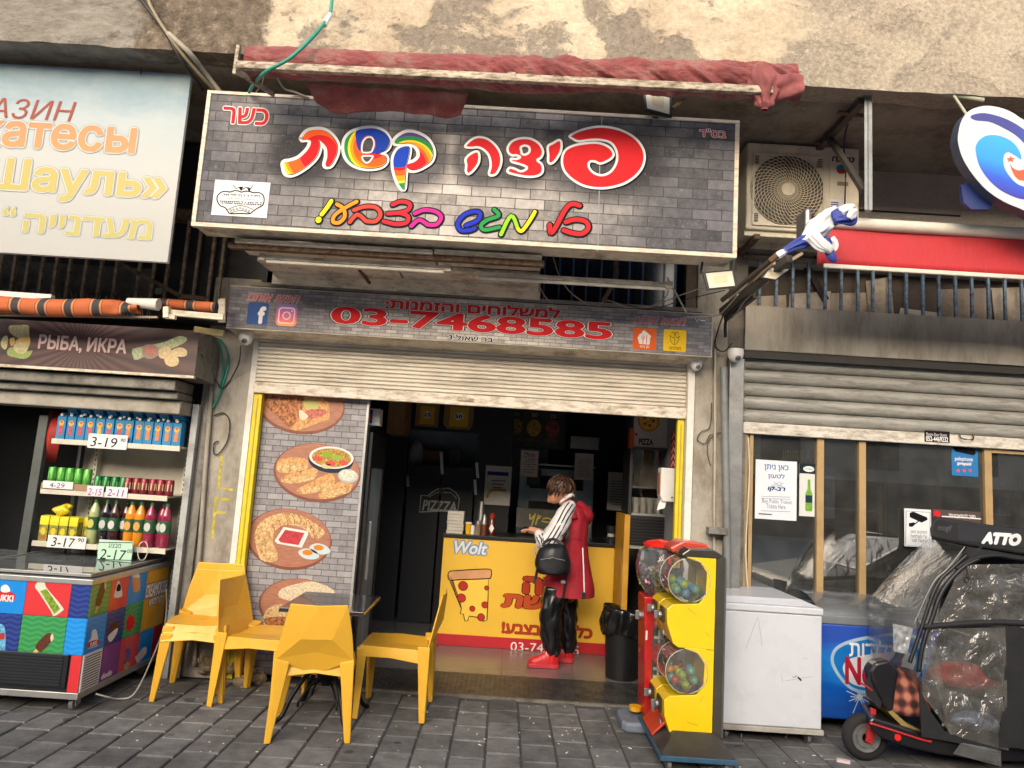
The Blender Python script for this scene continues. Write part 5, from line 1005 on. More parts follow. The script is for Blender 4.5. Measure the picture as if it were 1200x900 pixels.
cp([(165,108),(395,95),(392,230),(385,362),(362,372),(345,350),(320,345),(272,338),(262,368),(245,370),(235,325),(215,322),(222,290),(180,190)], M('cheese_yellow_print', 'f0c64c', .4, var=.05), .0014, False, .009)
cp([(140,75),(150,120),(185,200),(222,285),(216,240),(190,180),(168,110)], INK('9a7048'), .0018, False, .006); cp([(150,52),(180,48),(300,40),(400,38),(415,58),(410,88),(390,98),(200,106),(165,110),(140,100),(137,70)], M('crust_print', 'cf9a6a', .4, var=.1), .0022, True, .009)
for x, y, r in ((233, 145, 29), (222, 222, 27), (384, 158, 14), (372, 266, 20), (292, 290, 17), (348, 345, 23)): cp(ell(x, y, r, r, 14), INK('c03a30'), .003, True, .006)
outlined(PC_, he('פיצה'), (612, 696), (690, 680), INK('b5402a'), INK('4a1a14'), ctr, .06, .03, l0=.0012); outlined(PC_, he('קשת'), (587.5, 717), (662, 700), INK('c4552e'), INK('4a1a14'), ctr, .06, .03, l0=.0012, shear=.2)
outlined(PC_, he('כל מגש בצבע!'), (587.6, 742), (694.5, 734), INK('b5402a'), INK('6a2018'), ctr, .04, .02, l0=.0012); text(PC_, '03-7468585', (598, 762.3), (678.7, 757), WHT, ctr, off=.0, lift=.005)
obj('end_board', B(1.025, 1.065, YC-.35, YC+.55, .045, 1.14), M('wood_yellow', 'b5841f', .5, var=.15), ctr)
# things on the counter
def onct(px): return at(px, 622, YC+.1).x
x = onct(533.5); nb = thing('napkin_stack', 'stack of pale paper napkins at the left end of the counter', 'napkins', (x, YC+.1, ct)); rq = random.Random(1)
for i in range(7): d = rq.uniform(-.004, .004); obj('packet', B(x-.078+d, x+.078+d, YC+.03+d, YC+.18, ct+.001+i*.03, ct+.029+i*.03), M('napkin', 'c5c1b8', .8, var=.05), nb, bev=.003)
def pot(px, prof, m, label, cat, extra=None, y=YC+.09, n=14):
    x = onct(px); t = thing(cat.replace(' ', '_'), label, cat, (x, y, ct)); obj('body', MB().lathe([(r, z+ct+.001) for r, z in prof], (x, y, 0), n), m, t, smooth=40)
    if extra: obj('top', MB().lathe([(r, z+ct) for r, z in extra[0]], (x, y, 0), n), extra[1], t, smooth=40)
    return t, x
pot(549, [(.028, 0), (.032, .1)], M('mustard', 'e0b01c', .4), 'yellow plastic cup next to the napkin stack', 'cup', ([(.033, .1), (.03, .112)], WHT))
pot(553.8, [(.02, 0), (.021, .07), (.012, .085)], WHT, 'small white salt shaker on the counter', 'salt shaker')
pot(560, [(.028, 0), (.028, .1)], M('spice_glass', '8a7a66', .2, coat=.5), 'glass spice shaker with steel top beside the white shaker', 'spice shaker', ([(.029, .1), (.025, .13)], steel))
pot(567, [(.027, 0), (.027, .1)], M('paprika', '7a3f28', .3, coat=.5), 'brown spice jar with steel lid left of the sauce bottle', 'spice jar', ([(.028, .1), (.02, .18), (.008, .2)], steel))
pot(562, [(.045, .0), (.022, .31)], steel, 'tall stack of silver cups standing behind the spice shakers', 'cup stack', y=YC+.2)
t, x = pot(576, [(.034, 0), (.036, .06), (.034, .12), (.02, .16)], M('ketchup', '5a1a14', .3, coat=.5), 'dark red sauce bottle with white diamond label on the counter', 'sauce bottle', ([(.026, .16), (.03, .19), (.01, .21)], M('ketchup_cap', '9a3020', .4)))
P = PL((x, YC+.09-.0365, ct+.07)); mb = MB().add([P.pt(*q, .001) for q in ((0, -.045), (.026, 0), (0, .045), (-.026, 0))], [(0, 1, 2, 3)]); flatobj('label', mb, WHT, t)
pot(716, [(.05, 0), (.055, .04), (.03, .06), (.045, .16)], M('blender', '2a2c30', .3, coat=.4), 'dark appliance with a pale cup at the right end of the counter', 'blender', ([(.03, .03), (.035, .1)], M('pale_cup', 'b5b8b8', .4)))

# ================================================================ interior wall things
def onwall(name, label, cat, y, a, b, m, t=.01, bev=0):
    P = YP(y); q = P.hit((a[0]+b[0])/2, (a[1]+b[1])/2); r = thing(name, label, cat, q); sheet('sheet' if t < .02 else 'body', P, a, b, m, r, t=t, bev=bev); return P, r
paper = M('paper', 'e8e4dc', .7, var=.03)
YK = 2.3
kt = thing('kitchen_partition', 'dark navy partition with pass-through window and pizza logo doors', 'wall', (-.5, YK, .045))
obj('door_leaf', B(at(478, 560, YK).x, at(517, 560, YK).x-.008, YK, YK+.03, .05, at(500, 545, YK).z), navy, kt, bev=.004); obj('door_leaf', B(at(517, 560, YK).x+.008, at(556, 560, YK).x, YK, YK+.03, .05, at(500, 545, YK).z), navy, kt, bev=.004)
obj('frame', MB().box(-2.0, at(476, 560, YK).x-.01, YK-.01, YK+.05, .045, 2.6).box(at(558, 560, YK).x, at(588, 560, YK).x, YK-.01, YK+.05, .045, 2.6).box(at(476, 560, YK).x, at(558, 560, YK).x, YK-.01, YK+.05, at(515, 505, YK).z, 2.6), navy, kt)
obj('kitchen_back', B(-1.4, .4, 3.1, 3.12, 1.2, 2.6), M('kitchen_wall', 'a9b6be', .6, var=.1), kt)
ss = M('door_steel', 'b5b6b2', .3, .6)
for a, b in (((477.5, 558), (478.5, 570)), ((517, 530), (518.5, 556)), ((556.5, 562), (557.5, 580)), ((558.5, 542), (560, 560))): obj('hinge_strip', MB().bar(at(*a, YK-.03), at(*b, YK-.03), .03, .02, (0, 1, 0)), ss, kt)
PKt = YP(YK-.002); lg = M('logo_white', 'b8b8b4', .5); G6 = lambda L: [(470+x/5, 460+y/5) for x, y in L]; mb = MB()
line(PKt, G6([(118, 602), (160, 605), (175, 590), (215, 565), (280, 560), (320, 585), (342, 622), (332, 690), (108, 700)]), .012, lg, kt, lift=.001, closed=True, mb=mb, smooth=False); line(PKt, G6([(165, 612), (215, 585), (240, 590)]), .008, lg, kt, lift=.0014, mb=mb); line(PKt, G6([(250, 585), (295, 590), (325, 622)]), .008, lg, kt, lift=.0014, mb=mb); flatobj('logo_outline', mb, lg, kt)
text(PKt, 'PIZZZA', G6([(126, 690)])[0], G6([(330, 640)])[0], lg, kt, off=.03, lift=.002, shear=.1)
o_ = onwall('cardboard_carton', 'brown cardboard carton seen through the kitchen pass window', 'box', YK+.4, (494, 549), (521, 529), M('dim_cardboard', '8a6f4e', .8), .25)
onwall('monitor', 'black screen on the kitchen pass counter', 'monitor', YK+.3, (527, 546), (540, 527), black, .04); sph = at(487, 535, YK+.3); obj('white_sack', MB().sph(sph, .12, 14, (.8, .7, 1.6)), M('sack_white', 'a9aba8', .7, bump=.2), label='rounded white sack at the left of the kitchen pass window', cat='sack', smooth=180)
card_ = M('kraft', 'a58259', .8, var=.15); py_ = M('box_yellow', 'e8bc20', .6, var=.08); wht2 = M('print_dim_white', 'eeebe2', .6)
def pizzabox(a, b, label, cut):
    y = YK-.06; P = YP(y); (u0, v0), (u1, v1) = P.uv(*a), P.uv(*b); t = thing('pizza_box', label, 'pizza box', P.pt((u0+u1)/2, (v0+v1)/2), 'pizza boxes hung on the partition'); c = cut*(u1-u0)
    obj('box', MB().prism([P.pt(u, v) for u, v in ((u0+c, v0), (u1-c, v0), (u1, v0+c*1.3), (u1, v1), (u0, v1), (u0, v0+c*1.3))], (0, .04, 0)), card_, t, bev=.002)
    w = u1-u0; h = v1-v0; flatobj('sticker', rect(P, u0+w*.2, u1-w*.18, v0+h*.1, v1-h*.15, .001), py_, t); mb = MB(); n = 16
    mb.add([P.pt((u0+u1)/2+w*.16*(1+.15*(i % 2))*math.cos(i*2*math.pi/n), (v0+v1)/2+h*.14*(1+.2*(i % 2))*math.sin(i*2*math.pi/n), .002) for i in range(n)], [tuple(range(n))]); flatobj('burst', mb, wht2, t)
    uu, vv = (u0+u1)/2, (v0+v1)/2; text(P, '50', (uu-.04, vv-.02), (uu+.04, vv+.02), BLK, t, uv=True, off=.03, lift=.003) if cut else text(P, '25', (uu-.04, vv-.02), (uu+.04, vv+.02), BLK, t, uv=True, off=.03, lift=.003)
pizzabox((486, 499), (515, 473), 'square cardboard pizza box with yellow sticker, left of the octagonal one', 0); pizzabox((519, 502), (556, 474), 'octagonal cardboard pizza box with yellow sticker over the pass window', .12)
obj('side_board', B(at(462, 490, YK-.1).x, at(481, 490, YK-.1).x, YK-.5, YK-.07, at(475, 512, YK).z, 2.5), card_, label='brown board standing at the left of the hung pizza boxes', cat='board')
P, t = onwall('notice', 'white price notice with purple heading left of the oven', 'notice', YK-.015, (566.5, 591), (600, 547), paper, .004)
for a, b, c in (((572, 556), (596, 552.5), '3a3a8a'),): text(P, 'XXXX', a, b, INK(c), t, lift=.001) if False else flatobj('heading', rect(P, P.uv(571, 556)[0], P.uv(596, 556)[0], P.uv(571, 556.5)[1], P.uv(571, 552)[1], .001), INK('3f3f94'), t)
mb = MB()
for i, yy in enumerate((563, 567, 571)): line(P, [(576+i, yy), (592-i*2, yy+.8)], .012, INK('6a6a72'), t, lift=.001, mb=mb, smooth=False)
flatobj('lines', mb, INK('8a8a90'), t); mb = MB(); line(P, [(571, 582), (574, 576), (580, 574), (592, 575)], .03, INK('c9a83a'), t, lift=.001, mb=mb); flatobj('yellow_mark', mb, INK('c9a83a'), t)
YO = 2.75
onwall('partition_end', 'dark wall section carrying the notices behind the counter', 'wall', YK+.0, (560, 640), (604, 470), navy, .05)
def note(a, b, label, y, rows=8, seed=0, col='e2d8d0', head=None):
    P, t = onwall('paper_notice', label, 'notice', y, a, b, M('paper_'+col, col, .7, var=.04), .004); (u0, v0), (u1, v1) = P.uv(*a), P.uv(*b); w, h = u1-u0, v1-v0; r = random.Random(seed); mb = MB()
    for i in range(rows):
        vv = v1-h*(.24+.68*i/rows); x = u0+w*r.uniform(.15, .3)
        while x < u1-w*.2: q = w*r.uniform(.05, .16); ribbon(P, [(x, vv), (min(x+q, u1-w*.12), vv)], h*.018, .001, mb); x += q+w*.05
    flatobj('lines', mb, INK('55504e'), t)
    if head: text(P, head, (u0+w*.2, v1-h*.2), (u1-w*.2, v1-h*.08), INK('3a3634'), t, uv=True, lift=.001, shear=.2)
    return P, t
note((609, 558), (631.5, 528.5), 'pale menu paper hanging above the oven, left of the hood', YO-.5, 7, 1, head='Menu'); note((672.5, 562), (696, 532), 'pale menu paper hanging right of the person below the steel hood', YO-.5, 9, 2); note((711, 597.5), (733, 554), 'large paper list on the dark wall at the right of the counter', YO-.3, 10, 3, 'c9cac4')
# menu screens
P, t = onwall('menu_board', 'dim menu board with three pizza pictures under the ceiling', 'menu board', YO-.1, (589, 521), (662, 484), M('screen_dark', '4a473c', .25, var=.3, vs=8), .04)
(u0, v0), (u1, v1) = P.uv(589, 521), P.uv(662, 484); w, h = u1-u0, v1-v0; obj('frame', MB().hexa([P.pt(u0-.02, v0-.02, -.01), P.pt(u1+.02, v0-.02, -.01), P.pt(u1+.02, v1+.02, -.01), P.pt(u0-.02, v1+.02, -.01)], [P.pt(u0-.02, v0-.02, -.05), P.pt(u1+.02, v0-.02, -.05), P.pt(u1+.02, v1+.02, -.05), P.pt(u0-.02, v1+.02, -.05)]), black, t)
for i, c in enumerate(('b09a2c', 'd0a42c', 'b84e30')):
    uu = u0+w*(.19+.31*i); flatobj('pizza_picture', disc(P, uu, v0+h*.52, w*.115, h*.24, .001), M('screen_pizza_'+c, c, .3, var=.6, vs=30), t); text(P, 'PIZZA', (uu-w*.1, v0+h*.14), (uu+w*.1, v0+h*.22), INK('b06a4a'), t, uv=True, lift=.001); text(P, ('45', '50', '25')[i], (uu-w*.05, v1-h*.16), (uu+w*.05, v1-h*.06), INK('c0c0b8'), t, uv=True, lift=.001)
obj('screen_gap', MB().box(P.pt(u0+w*.345, 0).x, P.pt(u0+w*.35, 0).x, YO-.104, YO-.1, v0, v1).box(P.pt(u0+w*.655, 0).x, P.pt(u0+w*.66, 0).x, YO-.104, YO-.1, v0, v1), black, t)
P, t = onwall('steel_hood', 'small brushed steel hood between menu board and dark wall', 'hood', YO-.4, (668, 526), (703, 512), M('hood_steel', 'a8a49c', .25, .9, var=.3, vs=2, st=(1, 1, .1)), .3, .01)
# oven
o0, o1 = at(604, 630, 2.45), at(697, 552, 2.45)
ov = thing('pizza_oven', 'steel pizza oven with dark openings behind the counter', 'oven', (.2, 2.6, .9)); ovs = M('oven_steel', '7d8a90', .35, .6, var=.3, vs=3)
obj('body', B(o0.x, o1.x, 2.45, 3.1, 1.0, o1.z), ovs, ov, bev=.01); obj('opening', B(o0.x+.12, o1.x-.12, 2.44, 2.452, 1.2, 1.38), darkvoid, ov); obj('opening', B(o0.x+.12, o1.x-.12, 2.44, 2.452, 1.52, 1.66), darkvoid, ov); obj('rail', MB().bar((o0.x, 2.4, 1.78), (o1.x, 2.4, 1.78), .015, .015), ss, ov)
obj('fan_unit', B(at(617, 570, 2.4).x, at(633, 570, 2.4).x, 2.3, 2.44, 1.55, 1.72), black, ov, bev=.01)
P, t = onwall('glass_case', 'grey glass case with yellow handwriting on the counter behind the customer', 'display case', YC+.5, (604.5, 617), (652, 598), M('case_glass', '5a5a58', .2, var=.15), .3); mb = MB(); H7 = lambda L: [(600+x/6.925, 540+y/6.925) for x, y in L]; hw = M('yellow_pen', 'b5ad3a', .5)
for L in ([(145, 435), (150, 475), (178, 445)], [(190, 430), (160, 525)], [(215, 440), (192, 515)], [(232, 450), (215, 470)], [(245, 490), (300, 500), (318, 480), (290, 465), (252, 470)]): line(P, H7(L), .014, hw, t, lift=.001, mb=mb)
flatobj('handwriting', mb, hw, t)

# ================================================================ cup cabinet on the right
XR = 1.30
cc = thing('cup_cabinet', 'glass fronted cabinet with paper cups and slatted lower part by the right wall', 'cabinet', (1.2, .85, .045))
ya = .75; a0, a1 = at(740, 600, ya).x, at(782, 600, ya).x; zt, zm, zl = at(760, 527, ya).z, at(760, 602, ya).z, at(760, 640, ya).z
obj('side_post', B(a0-.03, a0-.005, ya, ya+.4, zm-.02, zt), black, cc); obj('case', MB().box(a0, a1, ya+.38, ya+.4, zm, zt).box(a0, a1, ya, ya+.4, zt, zt+.02).box(a1, a1+.015, ya, ya+.4, zl, zt), M('cabinet_dark', '35322e', .5), cc); obj('back_panel', B(a0+.01, a1-.01, ya+.36, ya+.375, zm, zt), M('cabinet_back', '8f8a80', .5, var=.3, vs=9), cc)
obj('glass_door', B(a0, a1-.09, ya-.004, ya, zm, zt), GLASS('cabinet_glass', (.85, .85, .85, 1), 1.6), cc); obj('shelf', MB().box(a0, a1, ya, ya+.38, zm-.02, zm).box(a0, a1, ya+.02, ya+.36, (zm+zt)/2-.06, (zm+zt)/2-.05), ss, cc)
lo = obj('lower_box', B(a0-.02, a1, ya+.01, ya+.4, zl, zm-.02), black, cc)
for i in range(9): obj('slat', B(a0-.01, a1-.02, ya-.006, ya+.012, zl+.01+i*.026, zl+.024+i*.026), M('slat_dark', '1d1d20', .35), cc)
for x in (a0-.06, a1-.05): obj('leg', B(x, x+.03, ya+.02, ya+.05, .045, zl), ss, cc)
obj('leg_rail', B(a0-.06, a1, ya+.02, ya+.05, zl-.03, zl-.002), ss, cc); obj('edge_board', B(at(730, 650, ya).x, at(736.5, 650, ya).x, ya-.02, ya+.5, .045, at(733, 603, ya).z), M('wood_yellow', 'b5841f'), cc)
cu = None
for r_ in range(4):
    for c_ in range(2):
        x = a0+.05+r_*.062; y = ya+.08+c_*.12
        if r_ > 3: continue
        if cu is None: cu = obj('cup_stack', MB().lathe([(.026, zm+.001)]+sum([[(.028, zm+.01+i*.02), (.024, zm+.012+i*.02)] for i in range(7)], []), (x, y, 0), 12), M('paper_cup', 'd0cfc8', .6), smooth=30, label='low stack of white paper cups in the glass cabinet, front row, first from the left', cat='cup stack', group='stacks of paper cups in the cabinet'); bx0 = V((x, y, cu.location.z))
        else: q = cu.copy(); COL.objects.link(q); q.location = (x, y, cu.location.z); q['label'] = 'low stack of white paper cups in the glass cabinet, %s row, %s from the left' % (('front', 'back')[c_], ordw[r_])
P, t = onwall('pizza_carton', 'grey octagonal pizza box with round pizza picture on top of the cup cabinet', 'pizza box', ya+.02, (742, 526), (783, 470), M('carton_grey', 'b5b2ac', .6), .05)
(u0, v0), (u1, v1) = P.uv(742, 526), P.uv(780, 470); w, h = u1-u0, v1-v0; q = P.uv(760, 493); flatobj('pizza_print', disc(P, q[0], q[1]-.0, w*.36, w*.36, .001), M('pizza_edge', 'b57a2e', .5, var=.3, vs=30), t); flatobj('pizza_print', disc(P, q[0], q[1], w*.3, w*.3, .0016), M('pizza_cheese', 'd9a83c', .5, var=.3, vs=30), t)
mb = MB(); [disc(P, q[0]+w*.16*math.cos(k), q[1]+w*.16*math.sin(k), .012, .012, .0022, mb, 8) for k in (0, 1.2, 2.5, 3.8, 5)]; flatobj('topping_print', mb, INK('7a3a20'), t); text(P, 'PIZZA', (748.5, 521), (765.5, 514.5), BLK, t, off=.04, lift=.0016); flatobj('badge', disc(P, P.uv(745.5, 509)[0], P.uv(745.5, 509)[1], .013, .013, .0016), RED, t)
obj('orange_edge', B(P.pt(u0-.03, 0).x, P.pt(u0-.002, 0).x, ya+.0, ya+.12, at(740, 525, ya).z, at(740, 502, ya).z), INK('c8602a'), t)
# soap dispenser, pictogram strip on the right wall
dsp = thing('paper_dispenser', 'white wall dispenser with a paper sheet hanging out by the right door post', 'dispenser', (1.24, .3, 1.5)); d0, d1 = at(773, 588, .28), at(792, 549, .28)
obj('shell', MB().prism([(d0.x+.02, .26, d0.z), (d0.x, .26, d0.z+.05), (d0.x, .26, d1.z), (XR+.02, .26, d1.z), (XR+.02, .26, d0.z+.005)], (0, .14, 0)), whitep, dsp, bev=.012, seg=3); obj('window_strip', B(d0.x-.004, d0.x+.012, .275, .36, d0.z+.06, d1.z-.04), M('dispenser_orange', 'b5744a', .4), dsp); obj('button', MB().lathe([(.007, -.004), (.007, .003)], at(787.5, 583, .256), 10, 'y'), black, dsp)
e = at(778, 588, .3); obj('paper_sheet', MB().grid(lambda u, v: (e.x-.03+.06*u-.03*v, e.y-.02+.01*math.sin(v*5), e.z+.02-.09*v+.02*u), 4, 6), paper, dsp, solid=.001)
PX = PL((1.3245, 0, 0), (-1, 0, 0)); y0_, y1_ = .35, .56; z0_, z1_ = at(783, 547, .4).z, at(783, 506, .4).z
mb = MB().hexa([(1.318, y0_, z0_), (1.318, y1_, z0_), (1.318, y1_, z1_), (1.318, y0_, z1_)], [(1.3225, y0_, z0_), (1.3225, y1_, z0_), (1.3225, y1_, z1_), (1.3225, y0_, z1_)]); stp = obj('picture_strip', mb, RED, label='red and white picture strip on the right wall above the dispenser', cat='poster')
PX = PL((1.3175, 0, 0), (-1, 0, 0)); mb = MB()
for i in range(5): zc = z0_+(z1_-z0_)*(i+.5)/5; u = -(y0_+y1_)/2; ribbon(PX, [(u-.06, zc-.02), (u, zc+.02), (u+.06, zc-.015)], .018, .0005, mb)
for e2 in mb.v: pass
o = flatobj('wave_print', mb, WHT, stp)

# ================================================================ waste bin
bx = at(728, 790, .62); R_ = .155; wb = thing('waste_bin', 'black round waste bin lined with a black bag beside the counter', 'bin', (bx.x, .62, .045))
obj('drum', MB().lathe([(R_*.82, .047), (R_*.84, .06), (R_*.98, .5), (R_*.95, .5), (R_*.8, .07)], (bx.x, .62, 0), 28), black, wb, smooth=40)
def bagf(u, v):
    a = u*2*math.pi; f = 1+.06*math.sin(a*7+v*3)+.05*math.sin(a*12-v*4)+.05*noise.noise(V((math.cos(a)*2, math.sin(a)*2, v*4)))
    r = R_*(1.16-.12*abs(v-.35))*f if v < .8 else R_*(1.16-.12*.45-(v-.8)*3.6)*f; z = .40+.2*v/.8 if v < .8 else .60-.10*(v-.8)/.2+.012*math.sin(a*5); return (bx.x+r*math.cos(a), .62+r*math.sin(a), z+.02*math.sin(a*3+1))
mb = MB(); mb.grid(bagf, 72, 14); obj('bag', mb, M('bin_bag', '131416', .22, var=.2, vs=20, bump=.3, bs=30, coat=.4), wb, smooth=180)
# ================================================================ the customer
YQ = .87
def S(px, py, dy=0): return at(px, py, YQ+dy)
pe_ = thing('person', 'person in a long red hooded vest and white striped sleeves looking down at a phone', 'person', (S(655, 780).x, YQ, .045))
skin = M('skin', 'c08a6e', .5, var=.06, vs=30, spec=.4); vestm = M('vest_red', '9c1428', .75, var=.16, vs=9, bump=.35, bs=35); slv = M('sleeve_white', 'd2d2d4', .7, var=.05, bump=.1, bs=90); trm = M('shiny_black', '131418', .28, var=.2, vs=14, bump=.35, bs=16, coat=.25)
shoem = M('shoe_red', 'c01a24', .45, var=.1, vs=30); solem = M('sole_red', 'b8323a', .6); hairm = NT('hair_brown'); hairm.b.inputs['Roughness'].default_value = .5
hairm.l(hairm.ramp(hairm.noise(30, 5, .7, (1, 1, .25)), [(.3, srgb('2a1a12')), (.55, srgb('4a3022')), (.75, srgb('8a6a4a'))]), hairm.b.inputs['Base Color']); hairm.bump(hairm.noise(60, 3, .6, (1, 1, .2)), .8, .01); hairm = hairm.m
def loft(sec, n=28, folds=0, fz=9, seed=0, sub=5):
    'sec: (centre, half x, half y); smooth stack of ellipses with cloth folds'
    F_ = [(c.x, c.y, c.z, a, b) for c, a, b in sec]; F_ = catmull(F_, False, sub); vs = []; m = len(F_)
    for i, (x, y, z, a, b) in enumerate(F_):
        for k in range(n):
            t = 2*math.pi*k/n; f = 1+folds*(noise.noise(V((math.cos(t)*2+seed, math.sin(t)*2, z*fz)))+.5*noise.noise(V((math.cos(t)*4, math.sin(t)*4+seed, z*fz*1.6))))
            vs.append((x+a*f*math.cos(t), y+b*f*math.sin(t), z))
    fs = [(i*n+k, i*n+(k+1) % n, (i+1)*n+(k+1) % n, (i+1)*n+k) for i in range(m-1) for k in range(n)]+[tuple(range(n-1, -1, -1)), tuple((m-1)*n+k for k in range(n))]
    return MB().add(vs, fs)
def limb(path, rad, n=16, sub=5, folds=0, seed=0, fl=1.0):
    Pp = [tuple(p)+(r,) for p, r in zip(path, rad)]; Q = catmull(Pp, False, sub); mb = MB(); mb.tube([q[:3] for q in Q], [q[3] for q in Q], n)
    if folds:
        for i, v in enumerate(mb.v):
            c = V(Q[min(len(Q)-1, i//n)][:3]); d = v-c; mb.v[i] = c+d*(1+folds*noise.noise(V((v.x*22+seed, v.y*22, v.z*22))))
    return mb
def remesh(o, vox, sm=6):
    md = o.modifiers.new('r', 'REMESH'); md.mode = 'VOXEL'; md.voxel_size = vox; md.use_smooth_shade = True
    s = o.modifiers.new('s', 'SMOOTH'); s.factor = .5; s.iterations = sm; return o
# body: one surface, head to feet
hc = S(656, 574); fwd = V((-.80, .12, -.42)).normalized()
mb = MB(); mb.sph(hc, .098, 24, (.93, .8, 1.05)); mb.sph(hc+fwd*.045+V((0, 0, -.035)), .07, 18, (.85, .85, 1.05)); mb.sph(hc+fwd*.095+V((.0, 0, -.052)), .026, 12, (.9, .9, 1))    # cranium, jaw, chin mass
mb.tube([hc+fwd*.088+V((0, 0, .018)), hc+fwd*.112+V((0, 0, -.008)), hc+fwd*.106+V((.0, 0, -.018))], [.007, .012, .009], 8)      # nose
mb.sph(hc+V((.012, -.078, -.014)), .023, 10, (.75, .35, 1.15))                                                               # ear
mb.sph(hc+fwd*.098+V((.006, 0, -.038)), .011, 8, (1, 1.9, .55))                                                            # lips
mb.tube([hc+V((.01, 0, -.05)), S(664, 590), S(668, 600)], [.05, .052, .07], 14)
for sec in ([(S(668, 594), .05, .07), (S(671, 604), .08, .13), (S(672, 625), .09, .13), (S(672, 650), .09, .13), (S(668, 675), .10, .14), (S(663, 700), .10, .15)],): M_ = loft(sec, 20); mb.add(M_.v, M_.f)
hipn, hipf = S(652, 697, -.07), S(660, 697, .08)
legs = [[S(652, 690, -.07), S(646, 715, -.09), S(645, 738, -.09), S(648, 764, -.08), S(648, 774, -.08)], [S(663, 690, .08), S(664, 716, .1), S(663, 738, .12), S(666, 760, .14), S(665, 769, .14)]]
for L in legs: q = limb(L, [.085, .075, .055, .042, .036], 14); mb.add(q.v, q.f)
sh0, elb, wr = S(670, 600, -.13), S(643, 637, -.24), S(631, 623, -.16)
q = limb([sh0, S(655, 620, -.23), elb, wr], [.04, .040, .036, .026], 12); mb.add(q.v, q.f)
sh1_, el1, wr1 = S(672, 600, .17), S(648, 630, .2), S(632, 622, -.02)
q = limb([sh1_, el1, wr1], [.05, .038, .026], 12); mb.add(q.v, q.f)
def hand(w, d, side, up):
    d = V(d).normalized(); up = V(up).normalized(); s = d.cross(up)*side; mb.tube([w, w+d*.035, w+d*.085], [.024, .032, .031], 10)
    for i, (o, l) in enumerate(((-.024, .062), (-.008, .072), (.008, .068), (.024, .052))):
        b = w+d*.082+s*o; mb.tube([b, b+d*l*.5-up*.004, b+d*l*.8-up*.016+V((0, 0, .0)), b+d*l*.95-up*.03], [.0095, .009, .0085, .0065], 8)
    b = w+d*.03-s*.026; mb.tube([b, b+d*.03-s*.014+up*.008, b+d*.06-s*.01+up*.014], [.012, .0105, .008], 8)
hand(wr, (-.92, .15, .12), 1, (.1, -.2, 1)); hand(wr1, (-.95, -.12, .02), -1, (.1, 0, 1))
body = remesh(obj('body', mb, skin, pe_), .0075, 3)
# eyes and glasses
ft = hc+fwd*.093
obj('eye', MB().sph(ft+V((.008, -.034, .0)), .011, 10), M('eye_white', 'd0c8c0', .3), pe_); gl0 = ft+V((-.012, -.04, .006))
obj('glasses', MB().tube([gl0+V((.0, .0, .016)), gl0+V((-.006, .02, -.002)), gl0+V((0, .0, -.02)), gl0+V((.006, -.02, -.002))], .003, 6, close=True).tube([gl0+V((.006, -.02, .004)), hc+V((.006, -.083, .0))], .0028, 6).tube([gl0+V((-.006, .02, 0)), gl0+V((-.008, .045, 0))], .0028, 6), black, pe_, smooth=180)
# hair: cap of locks
mb = MB(); rh = random.Random(5)
def cap(u, v):
    a = u*2*math.pi; t = v*1.95; d = V((math.sin(t)*math.cos(a), math.sin(t)*math.sin(a), math.cos(t)))
    f = d.dot(fwd); r = .113+.012*noise.noise(V((a*2, t*5, 0)))+.006*noise.noise(V((a*9, t*2, 3)))
    if f > .45: r -= (f-.45)*.12
    if t > 1.55: r -= (t-1.55)*.05
    return hc+V((.01, 0, .006))+V((d.x*r*.98, d.y*r*.86, d.z*r*1.04))
mb.grid(cap, 60, 26)
for i in range(150):
    a = rh.uniform(0, 2*math.pi); t = rh.uniform(.15, 1.55); d = V((math.sin(t)*math.cos(a), math.sin(t)*math.sin(a), math.cos(t)))
    if d.dot(fwd) > .62: continue
    b = hc+V((.01, 0, .006))+V((d.x*.108, d.y*.094, d.z*.114)); dn = (V((-.25, 0, -1))-d*V((-.25, 0, -1)).dot(d)).normalized()
    mb.tube([b, b+dn*.03+d*.009, b+dn*.058+d*.004, b+dn*.08-d*.004], [.008, .009, .006, .002], 5)
obj('hair', mb, hairm, pe_, smooth=180)
# trousers
mb = MB()
for L, sd in zip(legs, (1, 7)):
    q = loft([(L[0]+V((0, 0, .02)), .105, .10), (L[1], .095, .095), (L[2], .088, .085), ((L[2]+L[3])/2, .084, .08), (L[3]+V((0, 0, .005)), .066, .062), (L[3]+V((0, 0, -.03)), .05, .05)], 44, .21, 12, sd, 9); mb.add(q.v, q.f)
q = loft([(S(663, 680), .10, .15), (S(658, 695), .12, .17), (S(656, 703), .115, .165)], 30, .05); mb.add(q.v, q.f)
obj('trousers', mb, trm, pe_, smooth=180)
# vest with hood, sleeves
sec = [(589, 661, 676, .09), (594, 657, 684, .15), (604, 656, 689, .19), (618, 655, 689, .185), (634, 653, 688.5, .18), (650, 650, 690, .18), (668, 644, 693, .19), (685, 637, 696, .20), (697, 634, 697, .205)]
q = loft([((S(a, y)+S(b, y))/2, (S(b, y).x-S(a, y).x)/2, d) for y, a, b, d in sec], 64, .055, 6, 3, 6); obj('vest', q, vestm, pe_, smooth=80); obj('shoulder_yoke', loft([(S(669, 606, -.02), .075, .22), (S(668, 598, -.02), .07, .19), (S(667, 591, -.02), .055, .12), (S(667, 586, -.01), .04, .07)], 30, .05, 8, 2, 4), vestm, pe_, smooth=180)
hd = S(681, 600); mb = MB(); mb.grid(lambda u, v: hd+V(((.045+.05*math.sin(v*3.14))*math.cos(u*6.283)*(1+.12*math.sin(u*12.6+v*3))+.10*v-.055, .13*math.sin(v*3.0+.1)**.7*math.sin(u*6.283), .07-.19*v+.03*math.cos(u*6.283))), 32, 14); obj('hood', mb, vestm, pe_, smooth=180)
